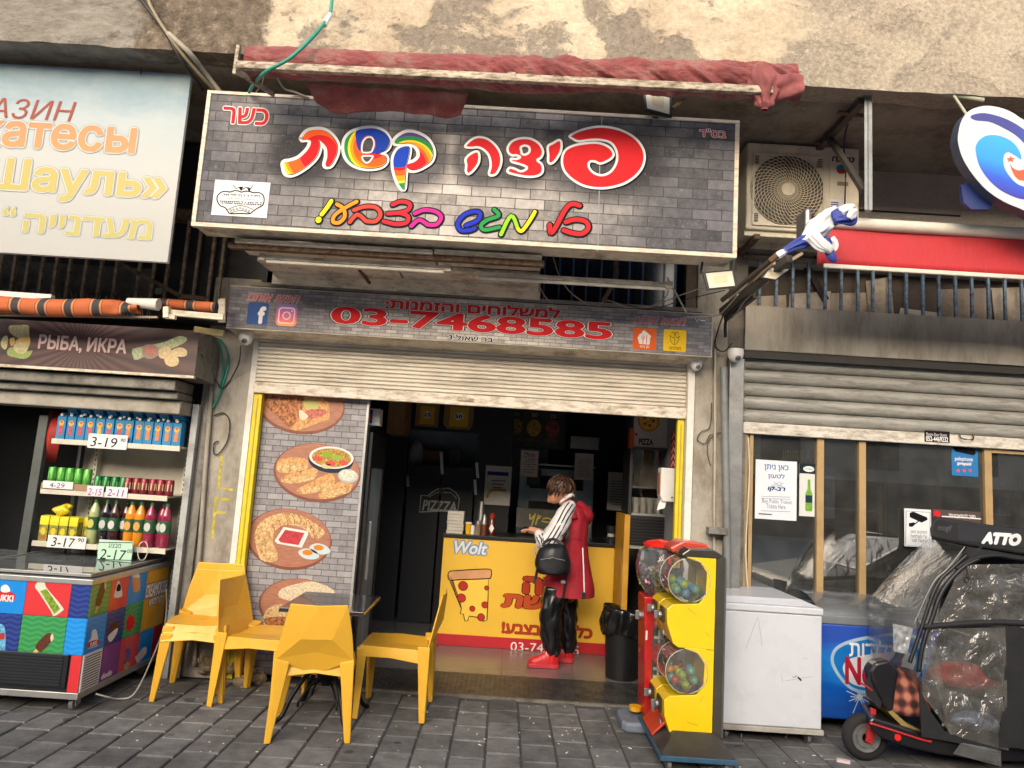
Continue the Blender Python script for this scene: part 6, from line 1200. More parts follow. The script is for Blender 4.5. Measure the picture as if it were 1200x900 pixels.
co = [S(658, 588, -.03), S(664, 583, -.055), S(670, 580, -.05), S(672, 582, .02), S(668, 585, .06), S(658, 590, .04)]; obj('collar', MB().tube([V(p) for p in catmull([tuple(c) for c in co], True, 5)], .017, 8, close=True), slv, pe_, smooth=180)
seam = [S(683, 642, -.19), S(684, 665, -.20), S(685, 697, -.205)]; obj('zip', MB().tube([p+V((0, .012, 0)) for p in seam], .006, 6), WHT, pe_); obj('hem_tab', MB().bar(S(684, 694, -.195), S(684, 702, -.195), .03, .012, (0, 1, 0)), black, pe_); obj('waist_seam', MB().tube([S(672, 631.5, -.188), S(680, 632.5, -.175), S(690, 634, -.04)], .004, 6), M('seam_dark_red', '5e0c18', .7), pe_)
arm = [S(669, 592, -.10), S(662, 603, -.20), S(653, 620, -.245), S(642, 636, -.25), S(636, 633, -.22), S(630.5, 624, -.165)]; ar = [.05, .072, .078, .078, .062, .034]
obj('sleeve', limb(arm, ar, 30, 8, .15, 2), slv, pe_, smooth=180); obj('sleeve', limb([S(672, 598, .15), S(648, 622, .22), S(640, 630, .1), S(633, 624, -.0)], [.065, .068, .056, .033], 20, 6, .12, 5), slv, pe_, smooth=180)
A2 = catmull([tuple(p)+(r,) for p, r in zip(arm, ar)], False, 7)
for off in (-.028, 0, .028):
    pts = []
    for i, qv in enumerate(A2[3:-5]):
        i += 3; p = V(qv[:3]); t = (V(A2[i+1][:3])-V(A2[i-1][:3])).normalized(); sd = t.cross(V((0, 1, 0))).normalized(); d = (V((0, -1, 0))*math.cos(off/.07)+sd*math.sin(off/.07)).normalized(); d = (d-t*d.dot(t)).normalized(); pts.append(p+d*(qv[3]*1.02))
    obj('sleeve_stripe', MB().tube(pts, .0058, 6), M('stripe_black', '1a1a1e', .7), pe_, smooth=180)
obj('cuff', MB().tube([S(632, 626, -.17), S(629, 623.5, -.16)], [.034, .033], 14), slv, pe_, smooth=60)
# shoes
for (tx, ty), (hx, hy), dy in (((618, 778), (655, 781), -.09), ((648, 773), (672, 775), .14)):
    a, b = S(tx, ty, dy), S(hx, hy, dy); a.z = b.z = .05
    if dy > 0: a.x = b.x-.26
    d = b-a; L_ = d.length; d.normalize(); sd = V((0, 1, 0)); out = [(0, .02), (.05, .045), (.16, .052), (.35, .047), (.6, .038), (.85, .042), (.97, .032), (1, .015)]; ring_ = [a+d*L_*t+sd*w for t, w in out]+[a+d*L_*t-sd*w for t, w in reversed(out)]
    obj('shoe_sole', MB().prism([p+V((0, 0, -.003)) for p in ring_], (0, 0, .032)), solem, pe_, bev=.004)
    q = MB(); secs = [(.03, .03, .022), (.12, .05, .042), (.28, .062, .045), (.45, .085, .042), (.6, .12, .040), (.75, .135, .04), (.9, .13, .038), (.985, .09, .025)]; n = 16; vs = []
    for t, h, w in secs:
        for k in range(n): an = math.pi*k/(n-1); vs.append(a+d*L_*t+sd*w*math.cos(an)+V((0, 0, .028+h*math.sin(an)**.8*.95)))
    fs = [(i*n+k, i*n+k+1, (i+1)*n+k+1, (i+1)*n+k) for i in range(len(secs)-1) for k in range(n-1)]; fs += [tuple(range(n)), tuple((len(secs)-1)*n+k for k in range(n))]
    q.add(vs, fs); obj('shoe', q, shoem, pe_, smooth=60, sub=1); an_ = a+d*L_*.77; obj('ankle_shaft', MB().lathe([(.046, .10), (.046, .17), (.043, .195), (.036, .195)], (an_.x, an_.y, 0), 16), shoem, pe_, smooth=50); obj('sock', MB().lathe([(.04, .19), (.04, .205)], (an_.x, an_.y, 0), 14), WHT, pe_)
    mb = MB()
    for t in (.5, .57, .64): mb.tube([a+d*L_*t+sd*-.034+V((0, 0, .085+(t-.5)*.35)), a+d*L_*(t+.0)+V((0, 0, .121+(t-.5)*.35)), a+d*L_*t+sd*.03+V((0, 0, .09+(t-.5)*.35))], .0035, 5)
    obj('laces', mb, WHT, pe_)
# phone and backpack
ph = S(619, 620, -.12); obj('phone', MB().bar(ph+V((-.02, -.02, .012)), ph+V((.06, .05, .014)), .07, .009), black, label='dark mobile phone held in the hands of the person', cat='phone', bev=.003)
bg = thing('backpack', 'black backpack hanging on the elbow of the person in the red vest', 'backpack', S(648, 672, -.3)); bm_ = M('backpack_black', '191a20', .4, var=.3, vs=16, bump=.4, bs=26)
sec = [(637, 641, 662, .05), (642, 634, 665, .085), (650, 629, 667, .10), (660, 627, 668, .105), (668, 628, 668.5, .10), (673, 631, 667, .07)]
obj('body', loft([((S(a, y, -.31)+S(b, y, -.31))/2, (S(b, y, -.31).x-S(a, y, -.31).x)/2, d) for y, a, b, d in sec], 36, .07, 9, 2, 5), bm_, bg, smooth=60)
obj('pocket', loft([((S(632, y, -.40)+S(662, y, -.40))/2, w, .035) for y, w in ((655, .10), (661, .115), (668, .115), (671.5, .09))], 28, .05, 9, 4, 4), bm_, bg, smooth=60)
strap = M('strap_black', '121316', .6)
for pts in ([(662, 640, -.36), (666, 628, -.27), (664, 610, -.26), (662, 597, -.2)], [(662, 668, -.38), (663, 680, -.3), (660, 700, -.26)], [(636, 640, -.36), (640, 634, -.34), (650, 632, -.33), (660, 638, -.35)], [(630, 666, -.36), (628, 676, -.33), (626, 684, -.33)]):
    P_ = [V(q) for q in catmull([tuple(S(*p)) for p in pts], False, 6)]; mb = MB(); [mb.bar(P_[i], P_[i+1]+(P_[i+1]-P_[i])*.15, .022, .006, (0, 1, 0)) for i in range(len(P_)-1)]; obj('strap', mb, strap, bg)
obj('buckle', MB().box(*[c for p in (S(660, 682, -.3),) for c in (p.x-.018, p.x+.018, p.y-.01, p.y+.01, p.z-.012, p.z+.012)]), M('buckle_grey', '77787c', .4), bg, bev=.003)
obj('zip', MB().tube([S(633, 656, -.442), S(648, 653.5, -.447), S(662, 657, -.442)], .003, 6), M('buckle_grey', '77787c'), bg)
obj('pendant', MB().tube([S(665, 634, -.29), S(661, 625, -.3), S(656, 626.5, -.3), S(662, 628, -.3), S(663, 631, -.3), S(667, 623, -.28)], .006, 6), M('pendant_dark', '22222a', .5), bg)
obj('loop_handle', MB().tube([S(631, 644, -.33)+V((.03*math.cos(a), 0, .045*math.sin(a))) for a in [k*.524 for k in range(12)]], .007, 6, close=True), M('loop_grey', '9a9ca2', .5), bg, smooth=180)
# ================================================================ yellow chairs
ym = M('chair_yellow', 'e0ac36', .36, var=.03, vs=3, dirt='bb8a22', damt=.22, ds=5, spec=.45, bump=.03, bs=200)
def chair(label):
    t = thing('plastic_chair', label, 'chair', (0, 0, 0), 'yellow chairs round the table')
    # seat: faceted shell, front at -y
    A, Bq, C_, D = V((-.195, -.225, .452)), V((.195, -.225, .452)), V((.205, .175, .445)), V((-.205, .175, .445)); m1, m2, ce = V((0, -.235, .445)), V((0, .19, .425)), V((0, .0, .432))
    l1, r1 = V((-.225, -.02, .452)), V((.225, -.02, .452))
    top = [A, m1, Bq, r1, C_, m2, D, l1]; mb = MB(); mb.add(top+[ce], [(8, i, (i+1) % 8) for i in range(8)])
    lo = [V((-.2, -.25, .385)), V((0, -.252, .405)), V((.2, -.25, .385)), V((.235, -.02, .392)), V((.222, .2, .36)), V((0, .205, .39)), V((-.222, .2, .36)), V((-.235, -.02, .392))]
    mb.add(top+lo, [(i, (i+1) % 8, 8+(i+1) % 8, 8+i) for i in range(8)]); obj('seat', mb, ym, t, solid=.009, bev=.009, seg=3)
    # back: wide faceted shield, pointed at the bottom
    P = [V((-.165, .285, .80)), V((0, .30, .795)), V((.165, .285, .80)), V((.205, .25, .62)), V((.225, .222, .47)), V((.0, .185, .375)), V((-.225, .222, .47)), V((-.205, .25, .62)), V((-.09, .28, .60)), V((.09, .28, .60)), V((0, .235, .52))]
    mb = MB(); mb.add(P, [(0, 1, 8), (0, 8, 7), (1, 9, 8), (1, 2, 9), (2, 3, 9), (3, 4, 9), (9, 4, 10), (8, 9, 10), (8, 10, 6), (7, 8, 6), (10, 4, 5), (6, 10, 5)]); obj('backrest', mb, ym, t, solid=.010, bev=.006, seg=3)
    def leg(a, b, wa, wb, ta, tb, s):       # L section: outer face and side face
        a, b = V(a), V(b); m = MB()
        m.hexa([a, a+V((-s*wa, 0, 0)), a+V((-s*wa, ta*.35, 0)), a+V((0, ta, 0))], [b, b+V((-s*wb, 0, 0)), b+V((-s*wb, tb*.5, 0)), b+V((0, tb, 0))]); obj('leg', m, ym, t, bev=.007, seg=3)
    for s in (-1, 1):
        leg((s*.205, -.25, .44), (s*.235, -.238, 0), .075, .034, .07, .036, s)
        a, b = V((s*.228, .235, .475)), V((s*.245, .235, 0)); m = MB(); m.hexa([a, a+V((-s*.085, -.012, -.02)), a+V((-s*.075, -.075, -.03)), a+V((0, -.085, 0))], [b, b+V((-s*.036, 0, 0)), b+V((-s*.036, -.024, 0)), b+V((0, -.04, 0))]); obj('leg', m, ym, t, bev=.007, seg=3)
    return t
c1 = chair('yellow plastic chair under another in the stacked pair by the pillar'); R_ = math.radians
c1.location = (-2.105, -.33, 0); c1.rotation_euler = (0, 0, R_(7.6))
st2 = copytree(c1, None, (-2.105, -.312, .045), R_(7.6), 'yellow plastic chair nested on top of the pair facing the street by the pillar')
copytree(c1, None, (-1.645, -.413, 0), R_(80), 'yellow plastic chair facing right towards the black table, seat in front view')
copytree(c1, None, (-1.147, -.91, 0), R_(191), 'yellow plastic chair nearest the street with its back to the camera')
copytree(c1, None, (-.71, -.425, 0), R_(-90), 'yellow plastic chair right of the table seen from the side')
# ================================================================ bistro table
tb = thing('bistro_table', 'small square black table on a cast iron foot between the yellow chairs', 'table', (-1.14, -.64, 0)); tbm = M('table_black', '26262a', .22, var=.1, coat=.4)
crn = [gnd(326.7, 711, .73), gnd(424, 718, .73), gnd(448, 698, .73), gnd(359, 693.5, .73)]
ctr_ = sum(crn, V((0, 0, 0)))/4; ux = ((crn[1]-crn[0])+(crn[2]-crn[3])).normalized(); hx = ((crn[1]-crn[0]).length+(crn[2]-crn[3]).length)/4; uy = V((-ux.y, ux.x, 0)); hy = ((crn[3]-crn[0]).length+(crn[2]-crn[1]).length)/4
q = [ctr_+ux*sx_*hx+uy*sy_*hy for sx_, sy_ in ((-1, -1), (1, -1), (1, 1), (-1, 1))]
obj('tabletop', MB().prism([p+V((0, 0, -.028)) for p in q], (0, 0, .028)), tbm, tb, bev=.004); obj('edge_band', MB().prism([ctr_+(p-ctr_)*1.004+V((0, 0, -.026)) for p in q], (0, 0, .006)), M('edge_brown', '4a3524', .5), tb)
obj('column', MB().lathe([(.03, .2), (.022, .3), (.022, .66), (.08, .69), (.1, .70)], (ctr_.x, ctr_.y, 0), 16), blackmetal, tb, smooth=50); obj('hub', MB().lathe([(.035, .22), (.06, .25), (.065, .30), (.05, .34), (.03, .36)], (ctr_.x, ctr_.y, 0), 16), blackmetal, tb, smooth=50)
for k in range(4):
    a = R_(40+90*k); d = V((math.cos(a), math.sin(a), 0)); c = V((ctr_.x, ctr_.y, 0)); sd = V((-math.sin(a), math.cos(a), 0))
    pts = catmull([tuple(c+d*.03+V((0, 0, .31))), tuple(c+d*.12+V((0, 0, .29))), tuple(c+d*.22+V((0, 0, .17))), tuple(c+d*.28+V((0, 0, .05))), tuple(c+d*.33+V((0, 0, .02)))], False, 5); obj('foot', MB().tube([V(p) for p in pts], .015, 8), blackmetal, tb, smooth=180)
    pts = catmull([tuple(c+d*.04+V((0, 0, .23))), tuple(c+d*.10+V((0, 0, .21))), tuple(c+d*.17+V((0, 0, .13))), tuple(c+d*.18+V((0, 0, .09)))], False, 4); obj('scroll', MB().tube([V(p) for p in pts], .008, 6), blackmetal, tb, smooth=180)

# ================================================================ red gumball machine
rm = thing('gumball_machine', 'red gumball machine with a clear six sided globe on a grey foot', 'vending machine', (1.02, -.42, 0)); redp = M('machine_red', 'b31c1c', .3, var=.05, coat=.4, dirt='7a1414', damt=.2)
rx0, rx1, ry0, ry1 = .945, 1.17, -.55, -.30; zg = at(765, 700, -.55).z; ztp = at(765, 640, -.5).z
obj('foot', MB().prism([(rx0-.10, -.60, .0), (rx0-.13, -.56, .0), (rx0-.13, -.32, .0), (rx0-.10, -.28, .0), (rx1, -.28, .0), (rx1, -.60, .0)], (0, 0, .07)), M('foot_grey', '6d7784', .5, dirt='4a4e55', damt=.4), rm, bev=.02, seg=3)
obj('column', MB().hexa([(rx0+.02, ry0, .07), (rx1, ry0, .07), (rx1, ry1, .07), (rx0+.02, ry1, .07)], [(rx0-.01, ry0, zg), (rx1, ry0, zg), (rx1, ry1, zg), (rx0-.01, ry1, zg)]), redp, rm, bev=.008)
gx = 1.055; gr = .15; n6 = 6; zc = (zg+ztp)/2
prof = [(.085, zg+.0), (.155, zg+.10), (.17, zc+.03), (.15, ztp-.04), (.10, ztp)]
obj('globe', MB().lathe(prof, (gx, -.43, 0), 8, cap=False, ph=.39), GLASS('globe_plastic', (.92, .93, .95, 1), 2.2, film=.10, filmcol=(.8, .85, .9, 1)), rm, smooth=30)
obj('lid', MB().lathe([(.115, ztp-.005), (.12, ztp+.015), (.09, ztp+.03), (.02, ztp+.045)], (gx, -.43, 0), 16), M('lid_red', 'd8261c', .3, coat=.4), rm, smooth=40)
cg = [M('candy_'+c, c, .35, var=.1, coat=.3) for c in ('c9b42c', '6aa02c', 'c05a9a', '1f2a3a', '8a2a2a', 'd9d4c8', '3a7ab0', '2a2a2a', 'd0a0b0')]; rq = random.Random(11); mbs = [MB() for _ in cg]
for i in range(330):
    a = rq.uniform(0, 6.283); z = zg+.02+rq.random()**1.3*.17; rr_ = .07+min(.075, (z-zg)*.8); r = rr_*math.sqrt(rq.uniform(.45, 1)); mbs[rq.randrange(9)].sph((gx+r*math.cos(a), -.43+r*math.sin(a), z), .0125, 6)
for m_, g2 in zip(mbs, cg): obj('candy', m_, g2, rm, smooth=180, kind='stuff')
Pg = PL((gx-.165, 0, 0), (-1, 0, 0)); stk = PL((0, -.60, 0)); 
obj('sticker', MB().lathe([(.032, -.003), (.032, .0)], onx(748, 654, gx-.14), 20, 'x'), WHT, rm); obj('sticker', MB().lathe([(.018, -.005), (.018, -.003)], onx(748, 654, gx-.14), 16, 'x'), INK('2a4a7a'), rm)
obj('coin_mechanism', MB().lathe([(.03, -.02), (.03, 0)], (rx0-.003, -.43, zg-.14), 16, 'x').box(rx0-.045, rx0-.02, -.436, -.424, zg-.17, zg-.11), steel, rm, bev=.003); obj('coin_tray', MB().lathe([(.04, .0), (.045, .03)], (rx0-.02, -.43, .1), 16), M('tray_yellow', 'd8a020', .4), rm)
sp_n = MB()
for i in range(7): sp_n.box(rx0+.065, rx0+.155, ry0-.006, ry0-.001, .30+i*.05, .318+i*.05)
sp_n.box(rx0+.09, rx0+.105, ry0-.008, ry0-.002, .28, .66); obj('panel_recess', B(rx0+.055, rx0+.17, ry0-.003, ry0+.0, .27, .68), M('recess_grey', '4c4643', .5), rm); obj('ladder', sp_n, M('ladder_grey', 'a8a8a2', .5), rm, kind='stuff')
obj('label_strip', MB().box(rx0-.002+.01, rx0+.02, ry0-.002, ry0, zg-.28, zg-.22), WHT, rm)
# ================================================================ yellow twin column toy machine
ymx = thing('capsule_machine', 'yellow capsule toy machine with clear round windows on a dark wheeled base', 'vending machine', (1.15, -.85, 0)); ypl = M('machine_yellow', 'e8c40e', .28, var=.03, coat=.4, dirt='a88a14', damt=.12)
YN, YF_ = -1.0, -.52; x1 = at(845, 760, YN).x-.0; zt_, zb_ = at(842, 655, YN).z, .115
X_ = lambda px, py: at(px, py, YN)
def pts_(L): return [X_(*p) for p in L]
side = pts_([(840, 655), (792, 655), (781, 643), (779, 648), (783, 668), (783, 700), (779, 716), (776, 732), (779, 745), (793, 757), (812, 764), (799, 772), (783, 790), (781, 810), (784, 830), (795, 852), (803, 868), (835, 873)])
# body built as near and far cheeks joined by the core, windows bulge out to the left
xr_ = X_(835, 800).x+.005
Z = lambda y: X_(815, y).z
def unit(y0, y1, z0, z1, nm):
    'one vending head: lower housing with coin slot and an upper clear drum'
    zm = z0+(z1-z0)*.50; xf = xr_-.30
    obj(nm, MB().prism([(xr_, y0, z0), (xr_-.22, y0, z0), (xr_-.25, y0, z0+.02), (xr_-.29, y0, z0+.13), (xr_-.295, y0, zm-.05), (xr_-.26, y0, zm-.02), (xr_-.10, y0, zm-.005), (xr_-.06, y0, zm+.05), (xr_-.055, y0, z1-.09), (xr_-.10, y0, z1-.03), (xr_-.18, y0, z1-.005), (xr_-.18, y0, z1), (xr_, y0, z1)], (0, y1-y0, 0)), ypl, ymx, bev=.006)
    c = V((xr_-.165, 0, (zm+z1)/2-.005)); r = (z1-zm)/2*.98
    n = 20; vs = []
    d = MB(); pr = [(c.x+r*.98*math.cos(2*math.pi*k/n), c.z+r*math.sin(2*math.pi*k/n)) for k in range(n)]
    vs = [(x, y0+.004, z) for x, z in pr]+[(x, y1-.004, z) for x, z in pr]; d.add(vs, [(k, (k+1) % n, n+(k+1) % n, n+k) for k in range(n)]+[tuple(range(n))]); obj('window_drum', d, GLASS('drum_plastic', (.90, .90, .88, 1), 2.0, film=.14, filmcol=(.6, .58, .5, 1)), ymx, smooth=40)
    rim = MB().tube([(x, y0-.001, z) for x, z in pr], .003, 6, close=True); obj('drum_rim', rim, M('rim_clear', 'b5b0a0', .25, coat=.4), ymx, smooth=180)
    return c, r, zm
zA, zB, zC = zb_, Z(760)-.0, zt_
caps = [M('capsule_'+c, c, .3, var=.15, vs=30, coat=.4) for c in ('4a9ad0', 'a8c840', 'd9953a', 'c8504a', 'd0c8c0', '6ab8a8')]; rq = random.Random(6)
ym_ = (YN+YF_)/2
for k2, (z0, z1) in enumerate(((zA, zB), (zB, zC))):
    c, r, zm = unit(YN, ym_-.008, z0, z1, 'housing'); unit(ym_+.008, YF_, z0, z1, 'housing'); i = 0
    for yy in (YN+.045, YN+.11, YN+.17, YN+.30, YN+.37, YN+.44):
        for dx, dz in ((-.06, -.065), (.0, -.085), (.055, -.06), (-.075, -.015), (-.02, -.03), (.04, -.005)):
            if dz > -.02 and rq.random() < (.55 if k2 == 0 else .75): continue
            if (dx*dx+dz*dz)**.5 > r-.03: continue
            obj('capsule', MB().sph(c+V((dx+rq.uniform(-.008, .008), yy+rq.uniform(-.01, .01), dz+.0)), .027, 12), caps[(rq.randrange(6) if k2 == 0 else rq.choice((5, 5, 1, 0)))], ymx, smooth=180)
    for y0 in (YN+.12, YF_-.12):
        zz = z0+(zm-z0)*.62; xx = xr_-.295; obj('coin_mechanism', MB().box(xx-.012, xx, y0-.055, y0+.055, zz-.04, zz+.05), M('mech_dark', '3a2c26', .4), ymx, bev=.003); obj('coin_knob', MB().lathe([(.024, -.03), (.026, -.012)], (xx, y0, zz), 16, 'x').box(xx-.055, xx-.03, y0-.006, y0+.006, zz-.024, zz+.024), steel, ymx, bev=.002)
        obj('chute_flap', MB().lathe([(.03, -.004), (.03, .004)], (xx+.003, y0, zz-.11), 16, 'x'), steel, ymx)
Py = YP(YN-.001); mb = MB(); scm = M('scuff_brown', '6e5c1c', .6)
for L in ([(806, 712), (812, 718), (816, 720)], [(826, 740), (831, 746)], [(820, 822), (824, 816)], [(838, 690), (838.5, 730)], [(805, 846), (818, 850)], [(829, 790), (828, 800)], [(812, 662), (826, 664)]): line(Py, L, .0018, scm, ymx, lift=.0008, mb=mb)
flatobj('scuffs', mb, scm, ymx)
obj('seam', B(xr_-.05, xr_, YN-.0012, YN-.0004, zB-.004, zB-.001), scm, ymx)
# front-face flap seen on the near cheek, upper lid and red top cover
obj('top_cover', MB().prism([(xr_+.02, YN-.004, zt_), (xr_-.20, YN-.004, zt_), (xr_-.22, YN-.004, zt_+.012), (xr_-.17, YN-.004, zt_+.05), (xr_-.02, YN-.004, zt_+.055), (xr_+.045, YN-.004, zt_+.02)], (0, .22, 0)), M('smoke_lid', '3a372f', .2, coat=.5), ymx, bev=.008)
obj('top_cover', MB().prism([(xr_+.02, YN+.23, zt_), (xr_-.22, YN+.23, zt_), (xr_-.24, YN+.23, zt_+.03), (xr_-.15, YN+.23, zt_+.08), (xr_, YN+.23, zt_+.07), (xr_+.04, YN+.23, zt_+.02)], (0, .25, 0)), M('lid_salmon', 'c8402c', .3, coat=.4), ymx, bev=.01)
obj('backboard', B(xr_+.003, xr_+.055, YN-.0, YF_+.02, .12, zt_+.015), M('machine_back_dark', '45423b', .4, .2, var=.15, dirt='2a2824', damt=.4), ymx, bev=.003); obj('back_trim', B(xr_+.055, xr_+.075, YN+.03, YF_, .13, zt_+.0), M('trim_grey', '6a6a66', .4, .3), ymx)
bA = [gnd(776, 889, .1), gnd(862, 893, .1)]; bb0, bb1, byn, byf = bA[0].x, bA[1].x+.02, -1.24, -.50
obj('base_plate', MB().hexa([(bb0, byn, .07), (bb1, byn, .07), (bb1, byf, .07), (bb0, byf, .07)], [(bb0, byn, .098), (bb1, byn, .098), (bb1, byf, .098), (bb0, byf, .098)]), M('base_blue', '2f5672', .45, dirt='3a3a38', damt=.4), ymx, bev=.003)
obj('base_skirt', MB().hexa([(bb0+.005, byn+.008, .0985), (bb1-.005, byn+.008, .0985), (bb1-.005, byf-.01, .0985), (bb0+.005, byf-.01, .0985)], [(bb0+.12, YN-.02, .165), (bb1-.06, YN-.02, .165), (bb1-.06, YF_, .165), (bb0+.12, YF_, .165)]), M('base_dark', '2c2b29', .5, var=.2, dirt='54504a', damt=.4), ymx, bev=.003)
fp = [gnd(756, 846, .12), gnd(766, 866, .17), gnd(786, 853, .2), gnd(776, 832, .17)]
obj('red_flap', MB().prism([V((bb0+.005, -.93, .115)), V((bb0+.10, -.93, .205)), V((bb0+.10, -.62, .205)), V((bb0+.005, -.62, .115))], (.008, 0, -.014)), M('flap_red', 'c23a22', .35, coat=.3, dirt='8a2a1a', damt=.3), ymx, bev=.004)
for x in (bb0+.06, bb1-.05):
    for y in (byn+.06, byf-.06): obj('caster', MB().lathe([(.034, -.012), (.034, .012)], (x, y, .034), 16, 'x').box(x-.018, x-.014, y-.014, y+.014, .03, .07).box(x+.014, x+.018, y-.014, y+.014, .03, .07), M('caster_grey', '6a6a6a', .5, .3), ymx, bev=.003)
# tray between red and yellow machines
# ================================================================ white chest freezer
wf = thing('white_freezer', 'plain white chest freezer with scuffed side and a lip lid', 'freezer', (1.8, -.2, 0)); wm = M('freezer_white', 'c8ccd4', .32, var=.03, vs=4, dirt='9a9a98', damt=.16, ds=5, coat=.25)
fy = -.62; fxl, fxr = 1.42, at(963, 790, fy).x; fzt = at(963, 722, fy).z; fzl = at(963, 713, fy).z
obj('cabinet', B(fxl, fxr, fy, .26, .11, fzt), wm, wf, bev=.008); obj('lid', MB().box(fxl-.006, fxr+.006, fy-.012, .27, fzt+.004, fzl).hexa([(fxl, fy+.02, fzl+.0005), (fxr-.01, fy+.02, fzl+.0005), (fxr-.01, .25, fzl+.0005), (fxl, .25, fzl+.0005)], [(fxl+.02, fy+.08, fzl+.035), (fxr-.10, fy+.10, fzl+.035), (fxr-.10, .22, fzl+.035), (fxl+.02, .22, fzl+.035)]), wm, wf, bev=.008); obj('gasket', B(fxl+.01, fxr-.01, fy+.004, .25, fzt, fzt+.004), M('gasket_yellowed', 'b5ae9c', .6), wf)
obj('base_rail', B(fxl-.005, fxr+.012, fy-.012, .25, .075, .108), M('rail_dirty', 'a9a69e', .5, dirt='6a645a', damt=.5), wf, bev=.004)
pen = M('pen_scratch', '8d8f94', .6); Pw = YP(fy-.0005); mb = MB()
for L in ([(874, 760), (888, 723)], [(889, 726), (893, 757)], [(920, 798), (937, 795), (951, 793)], [(916, 790), (917, 800)], [(922, 862), (924, 855)], [(869, 860), (868, 868)], [(941, 771), (946, 772)]): line(Pw, L, .0022, pen, wf, lift=.0006, smooth=False, mb=mb)
flatobj('scratches', mb, pen, wf); mb = MB(); line(Pw, [(935.5, 794), (938.5, 797)], .011, black, wf, lift=.0008, smooth=False, mb=mb); line(Pw, [(929, 794), (934, 792)], .003, black, wf, lift=.0008, smooth=False, mb=mb); flatobj('chip', mb, black, wf)
for x, y in ((fxl+.08, fy+.07), (fxr-.06, fy+.07), (fxr-.06, .2)): obj('caster', MB().lathe([(.032, -.012), (.032, .012)], (x, y, .032), 16, 'x').box(x-.022, x-.016, y-.02, y+.03, .03, .078).box(x+.016, x+.022, y-.02, y+.03, .03, .078), M('caster_grey', '6a6a6a'), wf, bev=.003)
# ================================================================ blue ice cream freezer
nf = thing('blue_freezer', 'blue printed ice cream freezer with a curved glass top behind the white one', 'freezer', (2.8, 0, 0)); ny = -.33; nx0, nx1 = 2.19, 3.75; nzt = at(1000, 733, ny).z
k = NT('blue_print'); k.b.inputs['Roughness'].default_value = .3; k.b.inputs['Coat Weight'].default_value = .4; s = k.n('SeparateXYZ'); k.l(k.coord(), s.inputs[0])
f = k.math('ADD', k.math('MULTIPLY', s.outputs[2], 1.1), k.math('MULTIPLY', k.noise(2.4, 4, .55, (1, 1, 2.2), 1.4), .5)); k.l(k.ramp(f, [(.25, srgb('0b3f93')), (.55, srgb('0e59bd')), (.75, srgb('1d80d6')), (.85, srgb('2b64c9')), (1, srgb('2a4fb0'))]), k.b.inputs['Base Color'])
obj('cabinet', B(nx0, nx1, ny, .33, .1, nzt), k.m, nf, bev=.01); obj('top_trim', MB().box(nx0, nx1, ny-.004, .33, nzt+.001, nzt+.06), M('trim_grey_light', '8d9298', .35, .4), nf, bev=.006)
def gtop(u, v): a = v*math.pi*.5; return (nx0+.02+(nx1-nx0-.04)*u, ny+.03+.5*(1-math.cos(a))*.8, nzt+.06+.12*math.sin(a))
mb = MB(); mb.grid(gtop, 2, 12); obj('curved_glass', mb, GLASS('freezer_glass2', (.8, .84, .86, 1), 1.8, film=.25, filmcol=(.6, .64, .68, 1)), nf, smooth=180); obj('top_rail', MB().bar((nx0, ny+.45, nzt+.185), (nx1, ny+.45, nzt+.185), .05, .02), M('trim_grey_light', '8d9298'), nf, bev=.004); obj('tub_floor', B(nx0+.03, nx1-.03, ny+.04, .3, nzt+.005, nzt+.061), M('tub_grey', '9aa0a5', .5), nf)
PN = YP(ny); N3 = lambda L: [(960+x/3, 600+y/3) for x, y in L]; em = [(45, 520), (60, 480), (110, 455), (180, 440), (260, 430), (340, 440), (372, 480), (360, 545), (320, 600), (250, 630), (180, 636), (125, 625), (90, 600), (60, 560)]
mb = MB(); shape(PN, N3(em), M('emblem_blue', '1673c4', .3), nf, 'emblem', .0015); line(PN, N3(em), .022, INK('a8c9e0'), nf, 'emblem', .002, closed=True); shape(PN, N3([(82, 545), (110, 515), (180, 500), (260, 492), (330, 500), (335, 540), (300, 590), (240, 612), (180, 618), (130, 610), (100, 590)]), INK('d8dde2'), nf, 'emblem', .0022)
text(PN, he('גלידות'), N3([(105, 508)])[0], N3([(262, 455)])[0], WHT, nf, off=.02, lift=.003); text(PN, 'Nestlé', N3([(90, 606)])[0], N3([(300, 520)])[0], INK('b0203c'), nf, off=.04, lift=.0035)
mb = MB(); c = PN.uv(1007, 817)
for i in range(16): a = i*math.pi/8; L = .02+.055*(i % 2)+.02*(i % 3); ribbon(PN, [(c[0], c[1]), (c[0]+L*math.cos(a), c[1]+L*math.sin(a))], .006, .0012+i*1e-5, mb)
flatobj('sparkle_print', mb, INK('c8dcea'), nf)
# ================================================================ right shop
XW = 1.72
rb = thing('right_shop_front', 'grey metal bulkhead with a half open grey corrugated shutter over tan framed glass', 'shop front', (3.0, 0, 0))
bulk = M('bulkhead_grey', 'a39d92', .55, var=.12, vs=2, dirt='746c60', damt=.5, ds=3.5, dst=(1.6, 1, .35), bump=.05)
bz0_, bz1_ = at(900, 411, -.1).z, at(900, 358.7, -.1).z
def blk(u, v): x = XW+.0+(7-XW)*u; z = bz0_+(bz1_-bz0_)*v; d = .03*max(0, .45-v)*max(0, math.sin((x-2.6)*1.1)) if 2.6 < x < 5.4 else 0; return (x, -.1-d-.006*noise.noise(V((x*2, z*3, 0))), z)
mb = MB(); mb.grid(blk, 110, 14); obj('bulkhead', mb, bulk, rb, smooth=180); obj('bulkhead_top', B(XW, 7, -.1, .3, bz1_-.004, bz1_), bulk, rb); obj('bulkhead_under', B(XW, 7, -.09, .3, bz0_-.06, bz0_-.004), M('under_dark', '35332f', .6), rb)
